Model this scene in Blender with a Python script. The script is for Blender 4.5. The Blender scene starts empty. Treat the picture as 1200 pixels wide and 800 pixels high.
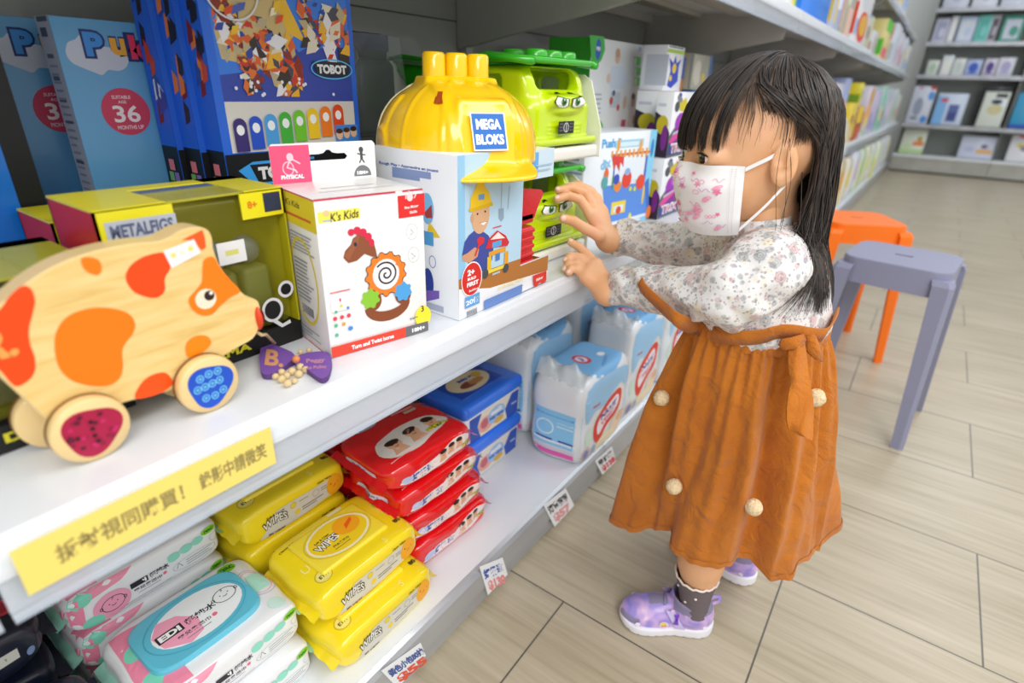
import bpy, math, random
import numpy as np
from mathutils import Vector, Matrix
from mathutils.geometry import tessellate_polygon
SC = bpy.context.scene
COL = SC.collection
rnd = random.Random(7)
PI = math.pi
R = math.radians

# ------------------------------------------------------------ camera
CAM_Z = 0.823
F_PX = 656.727
_p, _y, _r = .431163, .610478, .03398
_fw = Vector((-math.sin(_y)*math.cos(_p), math.cos(_y)*math.cos(_p), -math.sin(_p)))
_rt = Vector((math.cos(_y), math.sin(_y), 0)); _up = _rt.cross(_fw)
_r2 = _rt*math.cos(_r) + _up*math.sin(_r); _u2 = -_rt*math.sin(_r) + _up*math.cos(_r)
cam_data = bpy.data.cameras.new('camera'); cam = bpy.data.objects.new('camera', cam_data); COL.objects.link(cam)
m3 = Matrix((_r2, _u2, -_fw)).transposed()
cam.matrix_world = Matrix.Translation((0, 0, CAM_Z)) @ m3.to_4x4()
cam_data.sensor_width = 36; cam_data.sensor_fit = 'HORIZONTAL'; cam_data.lens = F_PX*36/1200
cam_data.clip_start = .01; cam_data.clip_end = 60
cam_data.dof.use_dof = True; cam_data.dof.focus_distance = .70; cam_data.dof.aperture_fstop = 3.2
SC.camera = cam

# ------------------------------------------------------------ light and exposure
SC.view_settings.view_transform = 'Standard'; SC.view_settings.look = 'None'
SC.view_settings.gamma = 1; SC.view_settings.use_curve_mapping = False
SC.view_settings.exposure = -0.10
w = bpy.data.worlds.new('shop_air'); SC.world = w; w.use_nodes = True
w.node_tree.nodes['Background'].inputs[0].default_value = (.93, .96, 1, 1)
w.node_tree.nodes['Background'].inputs[1].default_value = 1.0
def area(name, loc, sx, sy, power, col=(1, .98, .95), rot=(0, 0, 0)):
    l = bpy.data.lights.new(name, 'AREA'); l.shape = 'RECTANGLE'; l.size = sx; l.size_y = sy; l.energy = power; l.color = col
    o = bpy.data.objects.new(name, l); COL.objects.link(o); o.location = loc; o.rotation_euler = rot
    return o
area('ceiling_or_fill_lamp', (1.1, .8, 2.5), .5, 3.4, 40, rot=(0, R(22), 0))  # unseen lamp, set aside and tilted to add side fill on the shelf
area('ceiling_or_fill_lamp', (.9, 5.2, 2.6), .5, 4.0, 28, (.88, .95, 1))
area('ceiling_or_fill_lamp', (1.3, -1.3, 2.2), 1.2, 1.0, 34, rot=(R(20), R(28), 0))  # added fill behind the camera, aimed at the shelf fronts

# ------------------------------------------------------------ materials
def lin(c):
    if isinstance(c, str):
        c = [int(c[i:i+2], 16)/255 for i in (0, 2, 4)]
    return tuple((x/12.92 if x <= .04045 else ((x+.055)/1.055)**2.4) for x in c[:3]) + (1,)
_mats = {}
def mat(col='cccccc', rough=.5, coat=0, metal=0, trans=0, alpha=1, ior=1.45, emit=0, sss=0, spec=None):
    key = (col, rough, coat, metal, trans, alpha, emit, sss, spec)
    if key in _mats: return _mats[key]
    m = bpy.data.materials.new('paint_' + str(len(_mats))); m.use_nodes = True
    b = m.node_tree.nodes['Principled BSDF']
    b.inputs['Base Color'].default_value = lin(col); b.inputs['Roughness'].default_value = rough
    b.inputs['Metallic'].default_value = metal; b.inputs['Coat Weight'].default_value = coat
    b.inputs['Coat Roughness'].default_value = .08
    b.inputs['Transmission Weight'].default_value = trans; b.inputs['Alpha'].default_value = alpha; b.inputs['IOR'].default_value = ior
    if sss: b.inputs['Subsurface Weight'].default_value = sss; b.inputs['Subsurface Radius'].default_value = (.01, .004, .002); b.inputs['Subsurface Scale'].default_value = .5
    if spec is not None: b.inputs['Specular IOR Level'].default_value = spec
    _mats[key] = m
    return m
class NT:                       # tiny node-tree helper
    def __init__(s, name, rough=.5, base='ffffff'):
        s.m = bpy.data.materials.new(name); s.m.use_nodes = True; s.t = s.m.node_tree; s.b = s.t.nodes['Principled BSDF']
        s.b.inputs['Roughness'].default_value = rough; s.b.inputs['Base Color'].default_value = lin(base)
    def n(s, typ, ins=None, **kw):
        nd = s.t.nodes.new(typ)
        for k, v in kw.items(): setattr(nd, k, v)
        for k, v in (ins or {}).items():
            if isinstance(v, tuple) and len(v) == 2 and hasattr(v[0], 'outputs'): s.t.links.new(v[0].outputs[v[1]], nd.inputs[k])
            else: nd.inputs[k].default_value = v
        return nd
    def coord(s, scale=(1, 1, 1), loc=(0, 0, 0), out='Object'):
        tc = s.n('ShaderNodeTexCoord'); return s.n('ShaderNodeMapping', {'Vector': (tc, out), 'Scale': scale, 'Location': loc})
    def ramp(s, src, stops, interp='LINEAR'):
        r = s.n('ShaderNodeValToRGB', {'Fac': src}); r.color_ramp.interpolation = interp
        e = r.color_ramp.elements
        while len(e) < len(stops): e.new(.5)
        for el, (p, c) in zip(e, stops): el.position = p; el.color = lin(c)
        return r
    def mix(s, fac, a, b, mode='MIX'):
        x = s.t.nodes.new('ShaderNodeMix'); x.data_type = 'RGBA'; x.blend_type = mode
        for i, v in ((0, fac), (6, a), (7, b)):
            if isinstance(v, tuple) and hasattr(v[0], 'outputs'): s.t.links.new(v[0].outputs[v[1]], x.inputs[i])
            elif isinstance(v, str): x.inputs[i].default_value = lin(v)
            else: x.inputs[i].default_value = v
        return x
    def link(s, a, out, inp): s.t.links.new(a.outputs[out], s.b.inputs[inp])
    def bump(s, src, out, strength=.3, dist=.001):
        bp = s.n('ShaderNodeBump', {'Height': (src, out), 'Strength': strength, 'Distance': dist}); s.link(bp, 'Normal', 'Normal')

def ray(px, py):
    return (_r2*(px-600) - _u2*(py-400) + _fw*F_PX)
def at(px, py, ax, val):        # the point of plane ax = val (0 x, 1 y, 2 z) seen at a photo position
    d = ray(px, py); o = Vector((0, 0, CAM_Z)); return o + d*((val-o[ax])/d[ax])
def facemap(O, U, V, T=None):   # photo position -> (u, v) on a flat face
    O = Vector(O); U = Vector(U).normalized(); V = Vector(V).normalized()
    if T is not None: O = T @ O; U = T.to_3x3() @ U; V = T.to_3x3() @ V
    N = U.cross(V); c = Vector((0, 0, CAM_Z))
    def f(px, py):
        d = ray(px, py); p = c + d*((O-c).dot(N)/d.dot(N)) - O
        return (p.dot(U), p.dot(V))
    return f
# ------------------------------------------------------------ text meshes
_txt = {}
def text_mesh(s, bold=0):
    key = (s, bold)
    if key in _txt: return _txt[key]
    cu = bpy.data.curves.new('letters', 'FONT'); cu.body = s; cu.size = 1; cu.resolution_u = 3; cu.offset = bold; cu.fill_mode = 'FRONT'
    o = bpy.data.objects.new('letters', cu); COL.objects.link(o)
    dg = bpy.context.evaluated_depsgraph_get(); me = bpy.data.meshes.new_from_object(o.evaluated_get(dg))
    vs = [tuple(v.co[:2]) for v in me.vertices]; fs = [tuple(p.vertices) for p in me.polygons]
    bpy.data.objects.remove(o); bpy.data.meshes.remove(me); bpy.data.curves.remove(cu)
    if not vs: vs = [(0, 0)]; fs = []
    xs = [v[0] for v in vs]; ys = [v[1] for v in vs]
    r = (vs, fs, min(xs), max(xs), min(ys), max(ys)); _txt[key] = r
    return r

# ------------------------------------------------------------ mesh builder
def asmat(m): return mat(m) if isinstance(m, str) else m
def surf_ray(fn, o, d, far, step=.0005):     # first hit of a distance field along a ray
    n = int(far/step); t = np.arange(n)*step; P = [o[i]+d[i]*t for i in range(3)]; D = fn(P); k = np.where(D < 0)[0]
    return None if len(k) == 0 else Vector([o[i]+d[i]*t[k[0]] for i in range(3)])
def cam_hit(fn, px, py, Minv=None, near=.3, far=1.3):
    d = ray(px, py).normalized(); o = Vector((0, 0, CAM_Z))+d*near
    if Minv is not None: o2 = Minv @ o; d = (Minv.to_3x3() @ d).normalized(); o = o2
    return surf_ray(fn, o, d, far-near), d
class G:
    def __init__(s): s.v = []; s.f = []; s.mi = []; s.sm = []; s.ml = []
    def midx(s, m):
        m = asmat(m)
        if m not in s.ml: s.ml.append(m)
        return s.ml.index(m)
    def add(s, vs, fs, m, smooth=False, T=None):
        n = len(s.v); i = s.midx(m)
        if T is not None: vs = [T @ Vector(v) for v in vs]
        s.v += [tuple(v) for v in vs]
        for f in fs: s.f.append(tuple(n+k for k in f)); s.mi.append(i); s.sm.append(smooth)
        return s
    def quad(s, a, b, c, d, m): return s.add([a, b, c, d], [(0, 1, 2, 3)], m)
    def box(s, lo, hi, m, T=None):
        (x0, y0, z0), (x1, y1, z1) = lo, hi
        vs = [(x0,y0,z0),(x1,y0,z0),(x1,y1,z0),(x0,y1,z0),(x0,y0,z1),(x1,y0,z1),(x1,y1,z1),(x0,y1,z1)]
        return s.add(vs, [(3,2,1,0),(4,5,6,7),(0,1,5,4),(1,2,6,5),(2,3,7,6),(3,0,4,7)], m, False, T)
    def rbox(s, lo, hi, r, m, T=None, n=3):     # box with rounded edges
        lo = Vector(lo); hi = Vector(hi); c = (lo+hi)/2; h = (hi-lo)/2; r = min(r, min(h)*.999)
        pts = []; faces = []
        g = []
        for a in range(3):
            k = [-h[a]] + [0]*0
            seg = [math.tan(-PI/4 + PI/4*i/n) for i in range(n+1)]
            g.append([-1]*0 + [('l', t) for t in seg] + [('h', -t) for t in reversed(seg)])
        def P(ax, sg, i, j):
            b, cc = (ax+1) % 3, (ax+2) % 3
            d = [0, 0, 0]; core = [0, 0, 0]
            d[ax] = sg
            for q, e in ((b, g[b][i]), (cc, g[cc][j])):
                d[q] = e[1]
                core[q] = (-(h[q]-r) if e[0] == 'l' else (h[q]-r))
                
            core[ax] = sg*(h[ax]-r)
            dv = Vector(d)
            for q, e in ((b, g[b][i]), (cc, g[cc][j])): pass
            dv.normalize()
            return tuple(c + Vector(core) + dv*r)
        N = 2*(n+1)
        for ax in range(3):
            for sg in (-1, 1):
                base = len(pts)
                for i in range(N):
                    for j in range(N): pts.append(P(ax, sg, i, j))
                for i in range(N-1):
                    for j in range(N-1):
                        q = [base+i*N+j, base+(i+1)*N+j, base+(i+1)*N+j+1, base+i*N+j+1]
                        faces.append(tuple(q if sg > 0 else q[::-1]))
        return s.add(pts, faces, m, True, T)
    def prism(s, poly, z0, z1, m, T=None, side=None, smooth=False):
        n = len(poly); vs = [(x, y, z0) for x, y in poly] + [(x, y, z1) for x, y in poly]
        tr = tessellate_polygon([[Vector((x, y, 0)) for x, y in poly]])
        s.add(vs, [tuple(t) for t in tr] + [tuple(n+k for k in t[::-1]) for t in tr], m, False, T)
        s.add(vs, [(i, (i+1) % n, n+(i+1) % n, n+i) for i in range(n)], side or m, smooth, T)
        return s
    def tube(s, path, r, m, n=8, caps=True, T=None, flat=1.0):
        P = [Vector(p) for p in path]; k = len(P)
        rr = r if isinstance(r, (list, tuple)) else [r]*k
        vs = []; up = Vector((0, 0, 1)); prev = None
        for i in range(k):
            t = (P[min(i+1, k-1)] - P[max(i-1, 0)]); t = t.normalized() if t.length > 1e-9 else Vector((0, 0, 1))
            if prev is None:
                a = t.cross(up)
                if a.length < 1e-3: a = t.cross(Vector((1, 0, 0)))
            else: a = prev - t*prev.dot(t)
            a.normalize(); prev = a; b = t.cross(a)
            for j in range(n):
                an = 2*PI*j/n; vs.append(P[i] + a*math.cos(an)*rr[i] + b*math.sin(an)*rr[i]*flat)
        fs = [(i*n+j, i*n+(j+1) % n, (i+1)*n+(j+1) % n, (i+1)*n+j) for i in range(k-1) for j in range(n)]
        if caps: fs += [tuple(range(n))[::-1], tuple((k-1)*n+j for j in range(n))]
        return s.add(vs, fs, m, True, T)
    def lathe(s, prof, m, n=32, T=None, arc=2*PI, smooth=True):   # profile (r,z)
        vs = []; k = len(prof)
        for j in range(n):
            a = arc*j/n
            for r_, z in prof: vs.append((r_*math.cos(a), r_*math.sin(a), z))
        fs = [(j*k+i, ((j+1) % n)*k+i, ((j+1) % n)*k+i+1, j*k+i+1) for j in range(n) for i in range(k-1)]
        return s.add(vs, fs, m, smooth, T)
    def grid(s, fn, nu, nv, m, wrap=False, T=None, smooth=True):
        vs = [fn(i/(nu if wrap else nu-1), j/(nv-1)) for i in range(nu) for j in range(nv)]
        fs = [(i*nv+j, ((i+1) % nu)*nv+j, ((i+1) % nu)*nv+j+1, i*nv+j+1) for i in range(nu if wrap else nu-1) for j in range(nv-1)]
        return s.add(vs, fs, m, smooth, T)
    def ell(s, c, r, m, T=None, n=16):
        c = Vector(c)
        return s.grid(lambda u, v: tuple(c + Vector((r[0]*math.sin(PI*v)*math.cos(2*PI*u), r[1]*math.sin(PI*v)*math.sin(2*PI*u), -r[2]*math.cos(PI*v)))), n, n//2+2, m, True, T)
    # ---- flat print on a surface S(u,v,h)
    def art(s, S, items, step=.00003, h0=.0002, gloss=.45, T=None):
        h = h0; ow = getattr(S, '__self__', None); fine = .014 if ow is not None and hasattr(ow, 'warp') else 0
        for it in items:
            k = it[0]; h += step
            if k == 'r':
                _, u0, v0, u1, v1, c = it[:6]; a, b = (max(1, int(abs(u1-u0)/.012)), max(1, int(abs(v1-v0)/.012))) if (it[6:] or fine) else (1, 1)
                vs = [S(u0+(u1-u0)*i/a, v0+(v1-v0)*j/b, h) for i in range(a+1) for j in range(b+1)]
                fs = [(i*(b+1)+j, (i+1)*(b+1)+j, (i+1)*(b+1)+j+1, i*(b+1)+j+1) for i in range(a) for j in range(b)]
            elif k == 'e':
                _, cu, cv, ru, rv, c = it[:6]; ro = it[6] if len(it) > 6 else 0; n = 28; rings = 3
                vs = [S(cu, cv, h)]
                for q in range(1, rings+1):
                    for i in range(n):
                        a = 2*PI*i/n; x = ru*math.cos(a)*q/rings; y = rv*math.sin(a)*q/rings
                        vs.append(S(cu+x*math.cos(ro)-y*math.sin(ro), cv+x*math.sin(ro)+y*math.cos(ro), h))
                fs = [(0, 1+i, 1+(i+1) % n) for i in range(n)]
                for q in range(rings-1):
                    fs += [(1+q*n+i, 1+(q+1)*n+i, 1+(q+1)*n+(i+1) % n, 1+q*n+(i+1) % n) for i in range(n)]
            elif k == 'o':
                _, cu, cv, ru, rv, wd, c = it[:7]; ro = it[7] if len(it) > 7 else 0; n = 36; vs = []
                for i in range(n):
                    a = 2*PI*i/n
                    for q in (0, wd):
                        x = (ru-q)*math.cos(a); y = (rv-q)*math.sin(a)
                        vs.append(S(cu+x*math.cos(ro)-y*math.sin(ro), cv+x*math.sin(ro)+y*math.cos(ro), h))
                fs = [(2*i, 2*((i+1) % n), 2*((i+1) % n)+1, 2*i+1) for i in range(n)]
            elif k == 'p':
                _, pts, c = it[:3]; tr = tessellate_polygon([[Vector((x, y, 0)) for x, y in pts]])
                if fine:
                    tris = [[pts[i] for i in t] for t in tr]
                    for _ in range(7):
                        nt = []; split = False
                        for a, b, c2 in tris:
                            e_ = [math.dist(a, b), math.dist(b, c2), math.dist(c2, a)]; m_ = max(e_)
                            if m_ < fine: nt.append((a, b, c2)); continue
                            split = True
                            if e_[0] == m_: q = ((a[0]+b[0])/2, (a[1]+b[1])/2); nt += [(a, q, c2), (q, b, c2)]
                            elif e_[1] == m_: q = ((b[0]+c2[0])/2, (b[1]+c2[1])/2); nt += [(a, b, q), (a, q, c2)]
                            else: q = ((a[0]+c2[0])/2, (a[1]+c2[1])/2); nt += [(a, b, q), (q, b, c2)]
                        tris = nt
                        if not split: break
                    vs = [S(x, y, h) for t in tris for x, y in t]; fs = [(3*i, 3*i+1, 3*i+2) for i in range(len(tris))]
                else: vs = [S(x, y, h) for x, y in pts]; fs = [tuple(t) for t in tr]
            elif k == 'l':
                _, pts, wd, c = it[:4]; vs = []
                for i, p in enumerate(pts):
                    a = pts[max(i-1, 0)]; b = pts[min(i+1, len(pts)-1)]; dx, dy = b[0]-a[0], b[1]-a[1]; L = math.hypot(dx, dy) or 1
                    nx, ny = -dy/L*wd/2, dx/L*wd/2
                    vs += [S(p[0]+nx, p[1]+ny, h), S(p[0]-nx, p[1]-ny, h)]
                fs = [(2*i, 2*i+2, 2*i+3, 2*i+1) for i in range(len(pts)-1)]
            elif k == 't':      # text, u, v (centre), height, colour, {opts}
                _, st, u, v, size, c = it[:6]; op = it[6] if len(it) > 6 else {}
                tv, tf, x0, x1, y0, y1 = text_mesh(st, op.get('b', .02)); sc = size/max(y1-y0, 1e-6)
                xs = sc*op.get('xs', 1)
                if 'w' in op: xs = op['w']/max(x1-x0, 1e-6)
                ro = R(op.get('rot', 0)); al = op.get('al', 'c'); sh = op.get('sh', 0)
                vs = []
                for x, y in tv:
                    X = (x-(x0+x1)/2)*xs if al == 'c' else (x-x0)*xs if al == 'l' else (x-x1)*xs
                    Y = (y-(y0+y1)/2)*sc; X += sh*Y
                    if op.get('arc'): Y += op['arc']*(1-(2*X/((x1-x0)*xs))**2)
                    vs.append(S(u+X*math.cos(ro)-Y*math.sin(ro), v+X*math.sin(ro)+Y*math.cos(ro), h))
                fs = tf
            s.add(vs, fs, c if not isinstance(c, str) else mat(c, gloss), False, T)
        return s
    def build(s, name, parent=None, loc=None, rot=None, fix=True):
        me = bpy.data.meshes.new(name); me.from_pydata(s.v, [], s.f)
        for m in s.ml: me.materials.append(m)
        me.polygons.foreach_set('material_index', s.mi); me.polygons.foreach_set('use_smooth', s.sm); me.update()
        o = bpy.data.objects.new(name, me); COL.objects.link(o)
        if parent: o.parent = parent
        if loc is not None: o.location = loc
        if rot is not None: o.rotation_euler = rot
        return o
def plane(O, U, V):            # flat print surface
    O = Vector(O); U = Vector(U).normalized(); V = Vector(V).normalized(); N = U.cross(V)
    return lambda u, v, h: tuple(O + U*u + V*v + N*h)
def thing(name, label, cat, loc=(0, 0, 0), rz=0, group=None):
    o = bpy.data.objects.new(name, None); COL.objects.link(o); o.location = loc; o.rotation_euler = (0, 0, rz)
    o.empty_display_size = .05
    return tag(o, label, cat, group)
def tag(o, label, cat, group=None, kind=None):
    if label: o['label'] = label
    if cat: o['category'] = cat
    if group: o['group'] = group
    if kind: o['kind'] = kind
    return o
def struct(o): o['kind'] = 'structure'; return o
def dup(root, loc, rz=None, label=None, group=None):
    r = root.copy(); COL.objects.link(r); r.location = loc
    if rz is not None: r.rotation_euler = (0, 0, rz)
    if label: r['label'] = label
    if group: r['group'] = group
    for ch in list(root.children):
        c = ch.copy(); COL.objects.link(c); c.parent = r
        for g in list(ch.children):
            d = g.copy(); COL.objects.link(d); d.parent = c
    return r

# ------------------------------------------------------------ distance-field modelling (surface nets)
def smin(a, b, k):
    h = np.clip(.5+.5*(b-a)/k, 0, 1); return b*(1-h)+a*h-k*h*(1-h)
def smax(a, b, k): return -smin(-a, -b, k)
def d_ell(P, c, r):
    q = [(P[i]-c[i])/r[i] for i in range(3)]; k0 = np.sqrt(q[0]**2+q[1]**2+q[2]**2)
    k1 = np.sqrt((q[0]/r[0])**2+(q[1]/r[1])**2+(q[2]/r[2])**2)+1e-9
    return k0*(k0-1)/k1
def d_cap(P, a, b, ra, rb):
    ab = [b[i]-a[i] for i in range(3)]; L2 = sum(x*x for x in ab)+1e-12
    t = np.clip(sum((P[i]-a[i])*ab[i] for i in range(3))/L2, 0, 1)
    return np.sqrt(sum((P[i]-a[i]-t*ab[i])**2 for i in range(3))) - (ra+(rb-ra)*t)
def d_box(P, c, h, r):
    q = [np.abs(P[i]-c[i])-(h[i]-r) for i in range(3)]
    o = np.sqrt(sum(np.maximum(x, 0)**2 for x in q)); return o+np.minimum(np.maximum(q[0], np.maximum(q[1], q[2])), 0)-r
def wav(P, f, s=0):
    return (np.sin(P[0]*f+1.3+s)*np.cos(P[1]*f*1.1+.7*s)+np.sin(P[1]*f*1.7+s*2.1+np.cos(P[2]*f*1.3))*.6+np.cos(P[2]*f*1.9+s+P[0]*f*.8)*.6)/2.2
def sdf(fn, lo, hi, st):
    n = [int((hi[i]-lo[i])/st)+2 for i in range(3)]
    ax = [lo[i]+st*np.arange(n[i]) for i in range(3)]
    P = np.meshgrid(*ax, indexing='ij'); D = fn(P)
    S = D < 0
    c = np.zeros([k-1 for k in n], int)
    for i in (0, 1):
        for j in (0, 1):
            for k in (0, 1): c += S[i:n[0]-1+i, j:n[1]-1+j, k:n[2]-1+k]
    act = (c > 0) & (c < 8); idx = -np.ones(act.shape, int); w_ = np.argwhere(act); idx[act] = np.arange(len(w_))
    acc = np.zeros((len(w_), 3)); cnt = np.zeros(len(w_))
    a, b, d = w_.T
    for ax_ in range(3):
        o1, o2 = [x for x in range(3) if x != ax_]
        for i in (0, 1):
            for j in (0, 1):
                p = [a.copy(), b.copy(), d.copy()]; p[o1] = p[o1]+i; p[o2] = p[o2]+j
                q = [x.copy() for x in p]; q[ax_] = q[ax_]+1
                d0 = D[p[0], p[1], p[2]]; d1 = D[q[0], q[1], q[2]]; cr = (d0 < 0) != (d1 < 0)
                t = np.where(cr, d0/(d0-d1+1e-20), 0)
                pt = np.stack(p, 1).astype(float); pt[:, ax_] += t
                acc[cr] += pt[cr]; cnt[cr] += 1
    V = acc/cnt[:, None]*st+np.array(lo)
    F = []
    for ax_ in range(3):
        o1, o2 = (ax_+1) % 3, (ax_+2) % 3
        sl0 = [slice(1, -1)]*3; 
        A = [slice(None)]*3; B = [slice(None)]*3; A[ax_] = slice(0, -1); B[ax_] = slice(1, None)
        s0 = S[tuple(A)]; s1 = S[tuple(B)]; e = np.argwhere(s0 != s1)
        e = e[(e[:, o1] > 0) & (e[:, o2] > 0) & (e[:, o1] < n[o1]-1) & (e[:, o2] < n[o2]-1)]
        fl = s0[tuple(e.T)]
        def I(d1, d2):
            q = e.copy(); q[:, o1] -= d1; q[:, o2] -= d2; return idx[tuple(q.T)]
        Q = np.stack([I(1, 1), I(0, 1), I(0, 0), I(1, 0)], 1)
        Q = np.where(fl[:, None], Q, Q[:, ::-1]); F.append(Q[(Q >= 0).all(1)])
    return V, np.concatenate(F)
def relax(V, F, it=2, lam=.5):
    e = np.concatenate([F[:, [0, 1]], F[:, [1, 2]], F[:, [2, 3]], F[:, [3, 0]]])
    for _ in range(it):
        s = np.zeros_like(V); c = np.zeros(len(V))
        for k in range(3):
            s[:, k] = np.bincount(e[:, 0], V[e[:, 1], k], len(V))+np.bincount(e[:, 1], V[e[:, 0], k], len(V))
        c = np.bincount(e[:, 0], minlength=len(V))+np.bincount(e[:, 1], minlength=len(V))
        V = V+lam*(s/np.maximum(c, 1)[:, None]-V)
    return V
def addsdf(g, fn, lo, hi, st, m, it=1, pick=None, T=None):
    V, F = sdf(fn, lo, hi, st); V = relax(V, F, it)
    if pick is None: g.add(V.tolist(), F.tolist(), m, True, T)
    else:
        C = V[F].mean(1); cl = pick(C.T); n = len(g.v)
        if T is not None: VV = [tuple(T @ Vector(v)) for v in V.tolist()]
        else: VV = [tuple(v) for v in V.tolist()]
        g.v += VV; ids = [g.midx(x) for x in m]
        g.f += [tuple(n+k for k in f) for f in F.tolist()]; g.mi += [ids[int(k)] for k in cl]; g.sm += [True]*len(F)
    return g
# ------------------------------------------------------------ the room: floor, shelving run, far rack
MID_Z = .561; MID_X = -.40; DECK_Z = .10; DECK_X = -.43; BACK_X = -.84; UP_Z = .985
def floor_mat():
    t = NT('floor_tiles', .32)
    co = t.coord((1, 1, 1), (.317, -.638+3.0, 0))
    br = t.n('ShaderNodeTexBrick', {'Vector': (co, 'Vector'), 'Color1': lin('b0a591'), 'Color2': lin('b9ae9a'), 'Mortar': lin('6c6860'), 'Scale': 1.0, 'Mortar Size': .0016, 'Mortar Smooth': .2, 'Bias': 0., 'Brick Width': .6, 'Row Height': .3})
    br.offset = .5; br.offset_frequency = 2; br.squash = 1
    c2 = t.coord((1.2, 26, 1)); nz = t.n('ShaderNodeTexNoise', {'Vector': (c2, 'Vector'), 'Scale': 3.2, 'Detail': 7., 'Roughness': .62, 'Distortion': .25})
    r1 = t.ramp((nz, 'Fac'), [(.32, 'c3b69d'), (.5, 'b0a389'), (.68, '8d8067')])
    c3 = t.coord((.8, 5, 1)); n3 = t.n('ShaderNodeTexNoise', {'Vector': (c3, 'Vector'), 'Scale': 2.5, 'Detail': 4.})
    r3 = t.ramp((n3, 'Fac'), [(.35, 'cabfa9'), (.65, 'a4977d')])
    m1 = t.mix(.45, (r1, 'Color'), (r3, 'Color')); m2 = t.mix(.25, (m1, 2), (br, 'Color'))
    m3 = t.mix((br, 'Fac'), (m2, 2), '5d5a52')
    t.link(m3, 2, 'Base Color')
    n4 = t.n('ShaderNodeTexNoise', {'Vector': (c3, 'Vector'), 'Scale': 6., 'Detail': 3.}); rr = t.n('ShaderNodeMapRange', {'Value': (n4, 'Fac'), 'To Min': .24, 'To Max': .42}); t.link(rr, 'Result', 'Roughness')
    t.bump(br, 'Fac', -.4, .001)
    return t.m
g = G(); g.box((-2.2, -1.6, -.05), (4.0, 9.6, 0), floor_mat()); struct(g.build('floor'))

def metal_mat(name, c1, c2, rough=.35, sc=(3, .4, 3)):
    t = NT(name, rough); co = t.coord(sc); nz = t.n('ShaderNodeTexNoise', {'Vector': (co, 'Vector'), 'Scale': 2., 'Detail': 4.})
    r = t.ramp((nz, 'Fac'), [(.35, c1), (.65, c2)]); t.link(r, 'Color', 'Base Color'); t.b.inputs['Coat Weight'].default_value = .3
    return t.m
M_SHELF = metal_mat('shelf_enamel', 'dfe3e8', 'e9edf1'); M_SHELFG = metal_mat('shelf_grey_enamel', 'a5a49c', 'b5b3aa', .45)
M_BACK = metal_mat('back_panel_enamel', '8f908a', '9c9c94', .5)
M_LIP = metal_mat('lip_enamel', 'e6eaef', 'f0f3f7', .28)
M_CLEAR = mat('eef4fb', .12, alpha=.32, coat=.6); M_CLEAR2 = mat('d9e4f2', .15, alpha=.45, coat=.6)
M_SILVER = metal_mat('silver_lip', 'a3a6ab', 'b9bcc1', .3); M_SILVER.node_tree.nodes['Principled BSDF'].inputs['Metallic'].default_value = .45

wall = G(); wall.box((BACK_X-.03, -1.2, 0), (BACK_X, 8.45, 2.2), M_BACK)
for z in (.05, .33, .61, .79, .93, 1.2, 1.5, 1.8): wall.box((BACK_X, -1.2, z), (BACK_X+.0015, 8.45, z+.0025), mat('55564f', .7))
struct(wall.build('wall_left'))

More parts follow.
